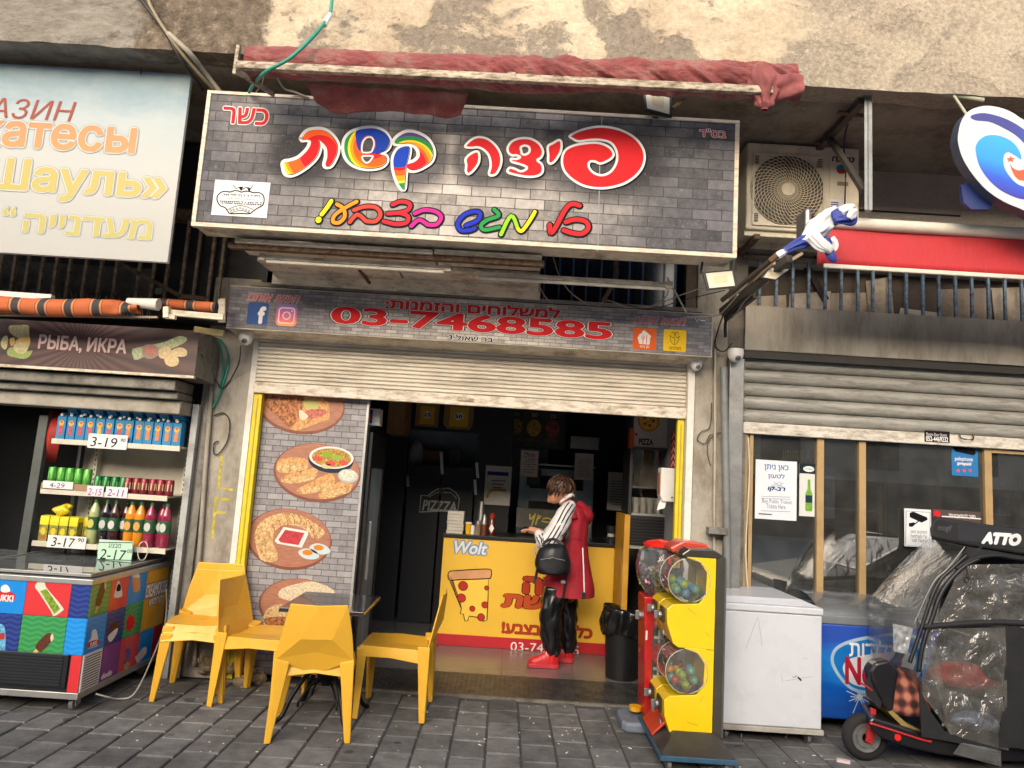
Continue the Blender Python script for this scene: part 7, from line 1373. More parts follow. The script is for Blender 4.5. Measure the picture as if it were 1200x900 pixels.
corr = M('shutter_grey', 'a2a19b', .45, .25, var=.10, vs=3, dirt='5c594f', damt=.5, ds=4, dst=(.7, 1, 5)); zs0 = at(900, 496, 0).z; zs1 = bz0_-.03; n = 5; hh = (zs1-zs0)/n
for i in range(n+1):
    z0 = zs0+i*hh; vs = []; pr = [(.012, 0), (-.004, .004), (-.016, .02), (-.021, .045), (-.019, .07), (-.008, .088), (.008, .095)]; sc_ = hh/.1
    mb = MB()
    for k in range(41):
        x = XW+.02+(6.9-XW)*k/40
        for y, z in pr: vs.append((x, y-.005+.003*noise.noise(V((x*2.1, i, 0))), z0+z*sc_))
    m_ = len(pr); mb.add(vs, [(k*m_+j, (k+1)*m_+j, (k+1)*m_+j+1, k*m_+j+1) for k in range(40) for j in range(m_-1)]); obj('slat', mb, corr, rb, smooth=60)
    obj('slat_joint', B(XW+.02, 6.9, .004, .012, z0-.006, z0+.006), M('joint_dark', '3b382f', .6), rb)
zb0 = at(900, 509.5, -.02).z
obj('bottom_bar', B(XW+.02, 6.9, -.035, .01, zb0, zs0-.002), M('bar_chalky', 'cfcac0', .55, var=.06, dirt='6a604c', damt=.5, ds=8, dst=(1, 1, 3)), rb, bev=.006)
Pb = YP(-.0375); sheet('sticker', Pb, (1083.5, 517.5), (1112.8, 506), INK('1f1c1c'), rb, t=.002); text(Pb, '052-4469232', (1085, 516.8), (1111, 512.2), WHT, rb, off=.03, lift=.001); text(Pb, 'Electric Door Shutter', (1085.5, 510.2), (1110, 508.3), WHT, rb, off=.0, lift=.001)
mb = MB(); h0 = at(1132, 511.5, -.045); mb.tube([h0+V((x, y, z)) for x, y, z in ((-.05, 0, .02), (-.05, -.015, -.015), (-.03, -.03, -.025), (.03, -.03, -.025), (.05, -.015, -.012), (.05, 0, .02))], .006, 6); obj('handle', mb, M('handle_dark', '5a554c', .5, .4), rb, smooth=60)
tan = M('mullion_tan', 'b09468', .45, .1, var=.06, dirt='6e5a3c', damt=.3)
for a, b in ((870.5, 875), (876.5, 881), (955.8, 963.8), (1005, 1012.8), (1151.5, 1160)): obj('mullion', B(at(a, 560, .03).x, at(b, 560, .03).x, .0, .06, .1, zb0+.02), tan, rb, bev=.003)
for x in (5.1, 6.2): obj('mullion', B(x, x+.05, .0, .06, .1, zb0+.02), tan, rb, bev=.003)
obj('transom', B(at(1160, 560, .03).x, 6.9, .0, .06, at(1180, 529, .03).z-.02, at(1180, 529, .03).z+.01), tan, rb); obj('sill', B(XW, 6.9, -.02, .1, 0, .1), concrete, rb); obj('jamb', B(XW+.0, at(870.5, 560, .03).x, -.02, .1, .1, zb0+.02), greymetal, rb)
sg_ = GLASS('shop_glass', (.66, .69, .71, 1), 4.6, film=.08, filmcol=(.5, .5, .48, 1))
xs_ = [at(p, 560, .03).x for p in (881, 955.8, 963.8, 1005, 1012.8, 1151.5, 1160)]
for a, b in ((xs_[0], xs_[1]), (xs_[2], xs_[3]), (xs_[4], xs_[5]), (xs_[6], 5.1), (5.15, 6.2)): obj('pane', B(a, b, .032, .038, .1, zb0+.02), sg_, rb)
obj('vertical_strip', B(at(880, 560, .02).x, at(881, 560, .02).x+.008, .01, .02, .3, zb0), M('strip_black', '1c1a18', .5), rb)
wire('cord', [(877, 513, -.05), (878, 560, -.05), (874, 640, -.05), (876, 690, -.05)], .006, cablew, 'white cord hanging down the left edge of the right shop window')
# bars and broken boards above the bulkhead
bw_ = thing('blue_barred_opening', 'opening with rusty blue bars and grey boards behind, above the grey bulkhead', 'window', (3.2, 0, 3.0)); zt2 = 3.44
bl2 = M('blue_bar_rusty', '6a86a0', .55, .1, var=.2, dirt='4a3828', damt=.65, ds=22); zbt = bz1_-.01
for px in (890, 909.5, 928.7, 947.5, 967, 985.7, 1005, 1023, 1042.7, 1062, 1081.5, 1100, 1119.5, 1138.7, 1158, 1177.5, 1197): x = at(px, 345, -.03).x; obj('bar', B(x-.010, x+.010, -.04, -.02, zbt, zt2), bl2, bw_)
for i in range(12): x = at(1197, 345, -.03).x+.13*(i+1); obj('bar', B(x-.010, x+.010, -.04, -.02, zbt, zt2), bl2, bw_)
obj('backing', B(XW, 7, .10, .13, 2.9, 3.6), M('opening_backing', '564c42', .85, var=.35, vs=2.5, dirt='2f2822', damt=.5), bw_); rq = random.Random(9)
brd = [M('board_a', 'a79c8d', .85, var=.12, vs=3, dirt='554b40', damt=.5), M('board_b', '8b7e71', .85, var=.15, vs=3, dirt='443b33', damt=.5), M('board_c', 'b5aca0', .8, var=.1, dirt='665b4e', damt=.4)]
x = XW+.05; i = 0
while x < 6.6:
    w = rq.uniform(.18, .5); t = rq.uniform(-.04, .04); h = rq.uniform(3.12, 3.38); obj('board', MB().prism([(x, .06+.012*(i % 3), zbt), (x+w, .06+.012*(i % 3), zbt), (x+w+t, .06+.012*(i % 3), h+rq.uniform(-.05, .05)), (x+t, .06+.012*(i % 3), h)], (0, .008, 0)), brd[rq.randrange(3)], bw_); x += w+rq.uniform(.0, .05); i += 1
obj('board', MB().bar(at(945, 312, .05), at(968, 352, .05), .02, .05), M('board_dark', '2c2024', .8), bw_)
obj('lintel', B(XW, 7, -.05, .0, zt2, zt2+.03), concrete, bw_)

# ================================================================ items behind / on the glass
def poster(label, a, b, y=.028, col='d3d8e0', name='poster', t=.002):
    P = YP(y); th_ = thing(name, label, 'poster', P.hit((a[0]+b[0])/2, (a[1]+b[1])/2)); sheet('sheet', P, a, b, M('paper_'+col, col, .5, var=.03), th_, t=t); return P, th_
Y7 = lambda L: [(870+x/6.925, 530+y/6.925) for x, y in L]; RB = INK('2c5fa8')
P, t = poster('white poster with blue Hebrew lettering about charging travel cards, on the left pane', (884.5, 607.5), (934, 541.2)); text(P, he('כאן ניתן'), (895.7, 551.8), (924, 545.6), RB, t, off=.015, lift=.001); text(P, he('לטעון'), (900, 561.5), (919.5, 555.5), RB, t, off=.015, lift=.001); text(P, he('רב-קו'), (899.6, 576), (920, 571.3), INK('1f3f80'), t, off=.05, lift=.001, shear=.25)
mb = MB(); [line(P, Y7(L), .005, INK('9ab0cc'), t, lift=.001, mb=mb) for L in ([(235, 270), (265, 262), (290, 245)], [(255, 240), (285, 262), (320, 268)], [(300, 240), (318, 255), (335, 250)], [(240, 280), (290, 272), (325, 280)])]; flatobj('swirl_print', mb, INK('9ab0cc'), t)
text(P, 'Buy Public Transit', (893, 590.3), (928, 586.5), INK('5c7394'), t, lift=.001); text(P, 'Tickets Here', (898, 595.5), (920.5, 591.5), INK('5c7394'), t, lift=.001); mb = MB()
for y in (581.5, 584, 598.5): line(P, [(892, y), (926, y+1.2)], .003, INK('7f8fa5'), t, lift=.001, mb=mb, smooth=False)
line(P, [(889.5, 602), (904, 603)], .01, INK('2c2c34'), t, lift=.0012, mb=mb, smooth=False); flatobj('small_print', mb, INK('6a7688'), t)
P, t = poster('narrow beer poster with a green bottle beside the charging poster', (936.5, 604.5), (955, 544), col='c9ccca'); (u0, v0), (u1, v1) = P.uv(936.5, 604.5), P.uv(955, 544); w, h = u1-u0, v1-v0; flatobj('head_band', rect(P, u0, u1, v1-h*.19, v1, .0008), INK('1f2c33'), t); flatobj('oval', disc(P, (u0+u1)/2+w*.1, v1-h*.1, w*.36, h*.055, .0012), WHT, t); text(P, 'Carlsberg', (u0+w*.3, v1-h*.125), (u1-w*.1, v1-h*.075), INK('1f5c3a'), t, uv=True, lift=.0018, shear=.2)
bc = u0+w*.62; mb = MB(); flatten(P, [[(bc-w*.20, v0+h*.1), (bc+w*.20, v0+h*.1), (bc+w*.23, v0+h*.14), (bc+w*.23, v0+h*.42), (bc+w*.1, v0+h*.52), (bc+w*.08, v0+h*.70), (bc-w*.08, v0+h*.70), (bc-w*.1, v0+h*.52), (bc-w*.23, v0+h*.42), (bc-w*.23, v0+h*.14)]], .0012, mb); flatobj('bottle_print', mb, M('bottle_green_print', '6fa03a', .4, var=.25, vs=40), t); flatobj('bottle_label', rect(P, bc-w*.23, bc+w*.23, v0+h*.26, v0+h*.40, .0016), INK('1f3a4a'), t)
P, t = poster('grey violet poster with a blue head behind the second mullion', (963.9, 607), (978.5, 547.5), y=.06, col='8a8c98'); (u0, v0), (u1, v1) = P.uv(963.9, 607), P.uv(978.5, 547.5); flatobj('head_band', rect(P, u0, u1, v1-(v1-v0)*.18, v1, .0008), INK('3f5f8c'), t); text(P, '0%', (964.5, 578.5), (974, 571.5), INK('4a4a58'), t, lift=.001)
P, t = poster('blue phone card poster high on the wide pane', (1115.5, 557), (1146, 528), col='1a6fae'); text(P, 'pelephone', (1119, 541), (1140, 536), WHT, t, off=.01, lift=.001); text(P, 'prepaid', (1122, 546), (1138, 541.5), WHT, t, off=.03, lift=.001); mb = MB(); [disc(P, P.uv(x, 551.5)[0], P.uv(x, 551.5)[1]-.0, .013, .013, .001, mb, 12) for x in (1123, 1130, 1137)]; flatobj('dot_print', mb, INK('d06070'), t); mb = MB(); line(P, [(1121, 526), (1140, 530)], .045, BLK, t, lift=.001, mb=mb, smooth=False); flatobj('card_print', mb, BLK, t)
P, t = poster('white surveillance notice with a camera drawing above the scooter', (1060, 640), (1091, 597.5), y=-.01, col='d6dade'); (u0, v0), (u1, v1) = P.uv(1060, 640), P.uv(1091, 597.5); line(P, [(1061.2, 639), (1061.8, 598.8), (1090, 600.5), (1089.5, 641)], .004, BLK, t, 'border', .001, closed=True, smooth=False)
shape(P, [(1066, 601), (1070, 599.5), (1086, 606), (1087, 609), (1080, 612.5), (1066, 606)], BLK, t, 'camera_drawing', .001, smooth=False); shape(P, [(1065, 613), (1071, 612), (1073, 614), (1069, 617.5), (1065, 617)], BLK, t, 'camera_drawing', .0011, smooth=False); line(P, [(1072, 614), (1077, 610)], .008, BLK, t, 'camera_drawing', .0012, smooth=False)
for s_, a, b in (('המקום מוגן', (1067, 625.5), (1086, 622.5)), ('ע"י מצלמות', (1067, 630), (1086, 627)), ('במעגל סגור', (1067.5, 634.8), (1086, 631.8))): text(P, he(s_), a, b, BLK, t, lift=.001)
P, t = poster('brown strip sticker with a red disc and white Hebrew text behind the scooter roof', (1093, 612), (1149, 600), y=.0, col='4a3e3a'); flatobj('red_disc', disc(P, P.uv(1098, 602)[0], P.uv(1098, 602)[1], .026, .026, .001), RED, t); text(P, he('סגור להתארגנות!'), (1112, 605.5), (1143, 603), WHT, t, off=.02, lift=.001); mb = MB(); line(P, [(1104, 605), (1149, 608)], .008, WHT, t, lift=.001, mb=mb, smooth=False); flatobj('white_line', mb, WHT, t)
P, t = poster('faint yellow and grey window lettering above the charging poster', (916, 541), (951, 526), y=.10, col='1c1c1e'); mb = MB(); rq = random.Random(21)
for i in range(9): x = 918+i*2.8; line(P, [(x, 528+(i % 2)), (x+.2, 538)], .006, hw, t, lift=.001, mb=mb, smooth=False); line(P, [(x, 528.5), (x+1.6, 528.7)], .006, hw, t, lift=.0013, mb=mb, smooth=False) if i % 3 else None
flatobj('letter_strokes', mb, hw, t); text(P, 'A', (944, 540), (950.5, 528), INK('8a8a8c'), t, off=.03, lift=.001)
# room content behind the glass
rs = thing('shop_shelving', 'dim wooden partition and shelves inside the right shop', 'shelf', (3.4, .8, 0)); br1 = M('wood_dim', '8a7352', .6, var=.15); Yr = .7
D7 = lambda px, py, y=Yr: at(px, py, y)
obj('post', B(D7(1029, 560).x, D7(1034, 560).x, Yr, Yr+.04, .1, D7(1031, 524).z), br1, rs); obj('post', B(D7(1036, 560).x, D7(1039, 560).x, Yr, Yr+.04, .1, D7(1031, 535).z), M('wood_dim2', '5f5546', .6), rs); obj('box', B(D7(1029, 530).x, D7(1062, 530).x, Yr-.02, Yr+.2, D7(1040, 538).z, D7(1040, 523).z), M('box_dim', '8f8570', .7), rs); obj('post', B(D7(1101, 560).x, D7(1104, 560).x, Yr, Yr+.04, .9, 2.3), M('wood_dim2', '5f5546'), rs); obj('dark_panel', B(D7(1044, 560).x, D7(1100, 560).x, Yr+.05, Yr+.07, .7, D7(1070, 540).z), M('panel_dim', '2a2c30', .5), rs)
obj('counter', B(D7(1012, 640).x, D7(1150, 640).x, Yr+.1, Yr+.5, .1, D7(1060, 640).z), M('counter_dim', '33343a', .5), rs); mb = MB(); rq = random.Random(12)
dg = [M('dim2_'+c, c, .6, var=.3, vs=30) for c in ('6a6f74', '3f4b5a', '7a3a34', '8f8c80', '2a2c34')]; mbs = [MB() for _ in dg]
for i in range(26): x = rq.uniform(D7(1016, 640).x, D7(1148, 640).x); z = D7(1060, 640).z; mbs[rq.randrange(5)].box(x, x+rq.uniform(.03, .1), Yr+.12, Yr+.25, z+.001, z+rq.uniform(.05, .3))
for m_, g2 in zip(mbs, dg): obj('goods', m_, g2, rs, kind='stuff')
fg = thing('drinks_fridge', 'dim drinks fridge with blue cans behind the right pane', 'fridge', (4.2, .9, 0)); f0, f1 = at(1161, 640, .8), at(1196, 560, .8); obj('case', MB().box(f0.x, 5.0, 1.1, 1.2, .1, 2.3).box(at(1189, 600, .8).x, at(1189, 600, .8).x+.05, .8, 1.2, .1, 2.3), M('fridge_maroon', '4a1c1c', .4), fg)
mb = MB(); mb2 = MB()
for j in range(6):
    z = .6+.24*j; mb2.box(f0.x, 5.0, .82, 1.1, z-.01, z)
    for i in range(14): mb.lathe([(.03, z), (.03, z+.15)], (f0.x+.05+i*.066, .86, 0), 8)
obj('cans', mb, M('cans_blue_dim', '2a5a7a', .35, .3, var=.4, vs=14), fg, kind='stuff'); obj('shelf', mb2, greymetal, fg, kind='stuff'); q = at(1177, 557, .5); rl_ = obj('round_sign', MB().lathe([(.055, -.006), (.055, .006)], q, 20, 'y'), INK('a83a28'), label='small round red sign hanging behind the right pane', cat='sign'); q = at(1166, 554, .5); obj('yellow_tag', MB().bar(q+V((-.06, 0, -.04)), q+V((.06, 0, .05)), .01, .05, (0, 1, 0)), INK('b5a02c'), label='slanted yellow tag next to the round red sign', cat='tag')

# ================================================================ air conditioner
ya_ = -.42; A0, A1 = at(874, 268, ya_), at(1007, 174, ya_); acm = M('ac_cream', 'd6cdb8', .5, var=.06, dirt='75694f', damt=.42, ds=4, dst=(1, 1, .6)); ac = thing('air_conditioner', 'cream outdoor air conditioner with round fan grille under the soffit', 'air conditioner', ((A0.x+A1.x)/2, ya_, A0.z))
obj('case', B(A0.x, A1.x, ya_, -.08, A0.z, A1.z), acm, ac, bev=.012); cF = at(922.5, 223, ya_); PA_ = YP(ya_-.001); g0_, g1_ = PA_.uv(881, 264), PA_.uv(966, 184)
obj('fan_recess', MB().lathe([(.275, -.002), (.275, .0)], (cF.x, ya_-.001, cF.z), 40, 'y'), M('fan_dark', '4a443a', .6), ac)
obj('grille_frame', MB().box(g0_[0], g1_[0], ya_-.014, ya_-.004, g0_[1], g0_[1]+.012).box(g0_[0], g1_[0], ya_-.014, ya_-.004, g1_[1]-.012, g1_[1]).box(g0_[0], g0_[0]+.012, ya_-.014, ya_-.004, g0_[1]+.012, g1_[1]-.012).box(g1_[0]-.012, g1_[0], ya_-.014, ya_-.004, g0_[1]+.012, g1_[1]-.012), acm, ac, bev=.003)
mb = MB(); n = 44
for s in (1,):
    for k in range(n):
        pts = []
        for j in range(7): t = j/6; r = .045+.225*t; a = 2*math.pi*k/n+s*t*.9; pts.append((cF.x+r*math.cos(a), ya_-.012-(0 if s > 0 else .003), cF.z+r*math.sin(a)))
        mb.tube(pts, .0026, 4)
for r in (.075, .10, .125, .15, .175, .20, .225, .25, .272): mb.tube([(cF.x+r*math.cos(a*2*math.pi/36), ya_-.010, cF.z+r*math.sin(a*2*math.pi/36)) for a in range(36)], .0024, 4, close=True)
obj('fan_grille', mb, M('grille_cream', 'd3c9b0', .5), ac, kind='stuff'); obj('hub', MB().lathe([(.05, -.022), (.053, -.008)], (cF.x, ya_, cF.z), 24, 'y'), acm, ac, smooth=50)
for sx_, sz_ in ((-1, -1), (1, -1), (-1, 1), (1, 1)):
    c = V((cF.x+sx_*.235, 0, cF.z+sz_*.225)); mb = MB()
    for k in range(5): d = .014*k; mb.box(c.x-.02+abs(d)*.2, c.x+.02, ya_-.006, ya_-.002, c.z-.03+d, c.z-.025+d)
    obj('corner_vent', mb, M('fan_dark', '4a443a'), ac, kind='stuff')
p0, p1 = PA_.uv(971.5, 266), PA_.uv(1004, 180); obj('service_panel', B(p0[0], p1[0], ya_-.008, ya_-.001, p0[1], p1[1]), acm, ac, bev=.006); Pa = YP(ya_-.0085)
text(Pa, he('טורנדו'), (975, 189.5), (1001, 184.5), INK('2b2c3c'), ac, off=.04, shear=.15, lift=.001); u, v = Pa.uv(985.5, 198); flatobj('logo_disc', disc(Pa, u, v, .036, .034, .001), INK('3f86b5'), ac); shape(Pa, [(980.5, 199.5), (985, 198), (991, 199.5), (989, 203.3), (983, 203.3)], INK('a83a3a'), ac, 'logo_disc', .0016); flatobj('plate', rect(Pa, *[q for p in (Pa.uv(981, 217.5), Pa.uv(994, 213.5)) for q in (p[0],)], Pa.uv(981, 217.5)[1], Pa.uv(994, 213.5)[1], .001), M('plate_brown', '8c7a5c', .4), ac)
sheet('label', Pa, (972, 245), (988.5, 234.3), WHT, ac, t=.001); mb = MB()
for y in (237, 239.5, 242): line(Pa, [(974, y), (982, y+.5)], .008, INK('2a3a7a'), ac, lift=.001, mb=mb, smooth=False)
flatobj('label_print', mb, INK('2a3a7a'), ac); obj('foot_rail', MB().box(A0.x, A1.x, ya_+.03, ya_+.07, A0.z-.04, A0.z-.001).box(A0.x, A1.x, -.14, -.1, A0.z-.04, A0.z-.001), acm, ac, bev=.003)
for q_ in (A0.x+.06, A1.x-.16): obj('shelf_arm', B(q_, q_+.04, ya_-.02, .02, A0.z-.08, A0.z-.041), rust, ac)
wire('cable', [(1010, 100, -1.1), (990, 160, -.6), (991, 200, -.5), (990, 240, -.5)], .006, cable, 'thin black cable dropping past the air conditioner side panel')
# steel bracket from the soffit
gal = M('galvanised', '8f9290', .45, .5, var=.12, vs=8, dirt='55524c', damt=.4); dk = M('bracket_dark', '514c46', .6, .3, var=.2)
L0, L1 = at(1014, 100, -1.1), at(1019, 248, -1.1); bk = thing('steel_bracket', 'triangular steel bracket hanging from the soffit in front of the air conditioner', 'bracket', (L0.x, -.6, L1.z)); obj('leg', MB().box(L0.x-.02, L0.x+.005, -1.13, -1.125, L1.z, 4.24).box(L0.x+.0, L0.x+.03, -1.13, -1.09, L1.z, 4.24), gal, bk); e0 = at(962, 163, -.12)
obj('arm', MB().bar((L0.x-.02, -1.1, 4.21), (L0.x-.02, -.1, 4.21), .05, .04), dk, bk); b0_ = at(968, 155, -.55); obj('brace', MB().bar(b0_, (L0.x-.01, -1.1, at(1012, 224, -1.1).z), .04, .03), dk, bk)
for p in ((997, 111, -.95), (969, 151, -.5)): q = at(*p); obj('cross_plate', MB().bar(V((q.x-.09, q.y, 4.205)), V((q.x+.09, q.y, 4.19)), .03, .015), rust, bk)

# ================================================================ round projecting sign with the blue wave emblem
yd = -1.3; PD_ = YP(yd); D5 = lambda L: [(1080+x/5.625, 100+y/5.625) for x, y in L]
half = [(1200, 140.5), (1186.7, 132), (1172.4, 126.3), (1154.7, 124), (1137, 129), (1127, 141), (1122.7, 158.7), (1123.6, 171), (1129, 187), (1140.4, 205), (1156.4, 222.7), (1176, 236), (1200, 246.5)]
outl = half+[(2408-x, 390-y) for x, y in half[1:-1]]; ds = thing('round_sign', 'white oval lightbox sign with a blue wave swirl at the right', 'sign', PD_.hit(1204, 195)); uvs = [PD_.uv(*p) for p in catmull(outl, True, 4)]
obj('case', MB().prism([PD_.pt(u, v, -.004) for u, v in uvs], (0, .075, 0)), M('sign_case_grey', '4c5564', .4, var=.1), ds); mb = MB(); flatten(PD_, [uvs], .0, mb); flatobj('face', mb, M('sign_white', 'c3c7cc', .35, var=.02), ds)
zq = PD_.hit(1190, 190); xq = zq.x
def wavem(name, stops, sx_=1.0, sz_=1.0):
    k = NT(name); k.b.inputs['Roughness'].default_value = .35; s = k.n('SeparateXYZ'); k.l(k.coord(), s.inputs[0]); v = k.math('ADD', k.math('MULTIPLY', k.math('SUBTRACT', s.outputs[0], xq), sx_), k.math('MULTIPLY', k.math('SUBTRACT', s.outputs[2], zq.z), sz_)); k.l(k.ramp(k.math('ADD', v, .5), [(p, srgb(c)) for p, c in stops]), k.b.inputs['Base Color']); return k.m
shape(PD_, D5([(322, 212), (345, 192), (420, 184), (530, 212), (620, 255), (700, 315), (770, 400), (790, 470), (740, 480), (690, 400), (620, 330), (540, 282), (450, 242), (360, 232)]), wavem('swirl_navy', [(.2, '3e3f86'), (.6, '3a4ea8'), (.85, '2f6ad8')], 2, -1), ds, 'emblem', .0015)
shape(PD_, D5([(355, 430), (365, 380), (400, 345), (450, 328), (520, 335), (590, 368), (640, 425), (657, 487), (620, 465), (570, 440), (540, 470), (545, 540), (580, 600), (630, 650), (700, 672), (760, 640), (800, 700), (740, 752), (660, 750), (590, 728), (510, 685), (440, 620), (380, 530)]), wavem('swirl_blue', [(.0, '3a2f96'), (.22, '2d55c8'), (.42, '2d8fe8'), (.8, '3aa0f0')], .6, 2.0), ds, 'emblem', .0015)
st_ = [(586+30*(1 if i % 2 == 0 else .42)*math.sin(i*math.pi/5), 488-24*(1 if i % 2 == 0 else .42)*math.cos(i*math.pi/5)) for i in range(10)]; cor2 = INK('e0694e'); shape(PD_, D5(st_), cor2, ds, 'emblem', .002, smooth=False); shape(PD_, D5([(582, 520), (600, 545), (640, 562), (690, 552), (720, 560), (700, 620), (650, 625), (610, 592)]), cor2, ds, 'emblem', .002)
obj('lower_arm', MB().prism([PD_.pt(*PD_.uv(*q), -.08) for q in D5([(312, 620), (330, 740), (380, 785), (500, 785), (560, 700), (420, 600)])], (0, .03, 0)), M('arm_navy', '1f2f66', .4), ds)
obj('hanger_bar', MB().tube([at(1096, 108, -1.2), at(1152, 117.5, -1.2)], .017, 10), M('hanger_pale', 'a5a690', .5), ds, smooth=50); obj('hanger_rod', MB().tube([at(1117, 111, -1.21), at(1133, 135, -1.27)], .009, 8), M('hanger_pale', 'a5a690'), ds, smooth=50)

# ================================================================ red cassette awning
yr = -.98; ra = thing('red_awning', 'red cassette awning with white bars above the blue bars on the right', 'awning', (3.0, yr, 3.1)); r0 = at(959, 312, yr); rz0 = at(962, 310, yr).z; zbar = at(1002, 261, yr-.03).z; xe = 6.0
wb_ = M('awning_white', 'cfc8ba', .4, var=.04, dirt='8a7f6c', damt=.25); redf = M('awning_red', 'b3252c', .6, var=.06, vs=3, dirt='c77b78', damt=.12, ds=30, dst=(2, 1, .4)); reds = M('awning_red_top', '8c2a2c', .7, var=.1, dirt='c9b0a8', damt=.3, ds=40)
obj('top_cover', MB().prism([(r0.x+.0, yr-.02, zbar+.035), (r0.x, yr+.1, zbar+.085), (r0.x, yr+.3, zbar+.08), (r0.x, yr+.3, zbar)], (xe-r0.x, 0, 0)), reds, ra); obj('upper_bar', MB().tube([(r0.x+.0, yr-.01, zbar), (xe, yr-.01, zbar)], .040, 14), wb_, ra, smooth=60)
def val(u, v): x = r0.x-.01+(xe-r0.x)*u; return (x, yr+.004*math.sin(x*5+v*2)+.006*noise.noise(V((x*2, v, 0))), rz0+(zbar-rz0)*v)
mb = MB(); mb.grid(val, 120, 6); obj('valance', mb, redf, ra, smooth=180, solid=.003); obj('lower_bar', MB().bar((r0.x+.03, yr-.008, rz0-.01), (xe, yr-.008, rz0-.01), .022, .030), wb_, ra, bev=.006)
e = at(948, 260, yr); obj('end_cap', MB().hexa([(e.x-.05, yr-.06, e.z-.11), (e.x+.0, yr-.06, e.z-.11), (e.x+.0, yr+.1, e.z-.11), (e.x-.05, yr+.1, e.z-.11)], [(e.x-.045, yr-.05, e.z+.08), (e.x+.0, yr-.05, e.z+.08), (e.x+.0, yr+.12, e.z+.08), (e.x-.045, yr+.12, e.z+.08)]), steel, ra, bev=.022, seg=4)
# flag
fl = thing('flag', 'crumpled blue and white flag tied on a short dark pole beside the red awning', 'flag', at(905, 303, -1.25)); yf = -1.3; bf = M('flag_blue', '2a3a8f', .6, var=.12); wfm = M('flag_white', 'cfd0d2', .6, var=.06)
def fold(name, pts, rads, m, seed):
    Q = catmull([tuple(at(p[0], p[1], yf+(p[2] if len(p) > 2 else 0)))+(r,) for p, r in zip(pts, rads)], False, 6); mb = MB(); n = 48; vs = []
    for i, q in enumerate(Q):
        c = V(q[:3]); t = (V(Q[min(i+1, len(Q)-1)][:3])-V(Q[max(i-1, 0)][:3])).normalized(); x = t.cross(V((0, 1, 0))).normalized(); y = t.cross(x)
        for k in range(n): a = 2*math.pi*k/n; r = q[3]*(1.12-.95*abs(noise.noise(V((math.cos(a)*1.7+seed, math.sin(a)*1.7, i*.06))))-.5*abs(noise.noise(V((math.cos(a)*4, math.sin(a)*4+seed, i*.1))))+.12*math.sin(a*5-i*.2)); vs.append(c+x*math.cos(a)*r+y*math.sin(a)*r*.6)
    mb.add(vs, [(i*n+k, i*n+(k+1) % n, (i+1)*n+(k+1) % n, (i+1)*n+k) for i in range(len(Q)-1) for k in range(n)]+[tuple(range(n)), tuple((len(Q)-1)*n+k for k in range(n))]); obj(name, mb, m, fl, smooth=180)
fold('white_cloth', [(906, 304), (913, 299), (921, 294)], [.012, .024, .022], wfm, 0); fold('blue_cloth', [(919, 295), (930, 288), (942, 283), (950, 280)], [.020, .030, .040, .045], bf, 1)
fold('white_cloth', [(943, 284), (955, 270), (966, 262), (978, 252), (985, 250)], [.035, .065, .075, .055, .035], wfm, 2); fold('blue_cloth', [(976, 258, -.03), (985, 256, -.04), (997, 257, -.03), (1001, 252, -.02)], [.045, .058, .05, .02], bf, 3); fold('white_cloth', [(985, 250, -.05), (993, 245, -.05), (1001, 241, -.05)], [.04, .035, .012], wfm, 4); fold('white_cloth', [(995, 256, -.07), (999, 250, -.07), (1004, 246, -.06)], [.02, .028, .012], wfm, 9)
fold('white_cloth', [(952, 276, -.04), (960, 285, -.05), (970, 292, -.05), (972, 297, -.04)], [.05, .045, .035, .012], wfm, 5); fold('blue_cloth', [(966, 280, -.01), (971, 292, -.02), (976, 302, -.03), (980, 307, -.03)], [.030, .034, .026, .008], bf, 6); fold('white_cloth', [(972, 280, 0), (977, 287, 0), (977, 294, 0)], [.03, .03, .015], wfm, 7)
obj('pole', MB().tube([at(846, 352, -.9), at(910, 300, -1.3)], .016, 8), M('pole_dark', '3a2e26', .6, var=.2), fl, smooth=60); obj('tape', MB().tube([at(903, 306, -1.28), at(911, 299, -1.31)], .021, 8), M('tape_brown', '6a5038', .6), fl)
# floodlights
def flood(q, y, label, led='d2ccb8', up=None, d=.05):
    P = YP(y); pts = [P.hit(*p) for p in q]; c = sum(pts, V((0, 0, 0)))/4; t = thing('floodlight', label, 'floodlight', c, 'floodlights'); inn = [c+(p-c)*.82 for p in pts]; inn = [V((p.x, y-.004, p.z)) for p in inn]
    bk_ = [c+(p-c)*.75+V((0, d, 0)) for p in pts]; obj('housing', MB().hexa(pts, bk_), black, t, bev=.004); obj('front_rim', MB().hexa([c+(p-c)*1.0+V((0, -.012, 0)) for p in pts], pts), black, t, bev=.003); obj('lens', MB().hexa([p+V((0, -.011, 0)) for p in inn], [p+V((0, -.006, 0)) for p in inn]), M('lens_cream', led, .3, var=.03), t)
    m2 = [c+(p-c)*.42+V((0, -.0165, 0)) for p in pts]; obj('led_field', MB().add(m2, [(0, 1, 2, 3)]), M('led_cream', 'c9bd98', .3), t, recalc=False); return t, c, pts
t, c, pts = flood([(755.5, 130), (787, 138.5), (787, 109.5), (751.5, 100.5)], -1.18, 'floodlight standing on the top edge of the brick printed sign'); obj('bracket', MB().bar(c+V((.1, .04, -.02)), at(801, 117, -1.0), .03, .012).bar(c+V((0, .05, -.08)), V((c.x, -1.05, SZ1)), .04, .012), rust, t)
t, c, pts = flood([(828, 340.5), (864, 337), (860, 316), (822.5, 319.5)], -1.0, 'floodlight hanging below the right end of the brick printed sign', 'c9c2a4'); obj('bracket', MB().bar(pts[3]+V((0, .03, 0)), pts[3]+V((.01, .03, .09)), .012, .012).bar(pts[2]+V((0, .03, 0)), pts[2]+V((.01, .03, .10)), .012, .012).bar(pts[3]+V((.01, .03, .09)), pts[2]+V((.01, .03, .10)), .012, .012), black, t)
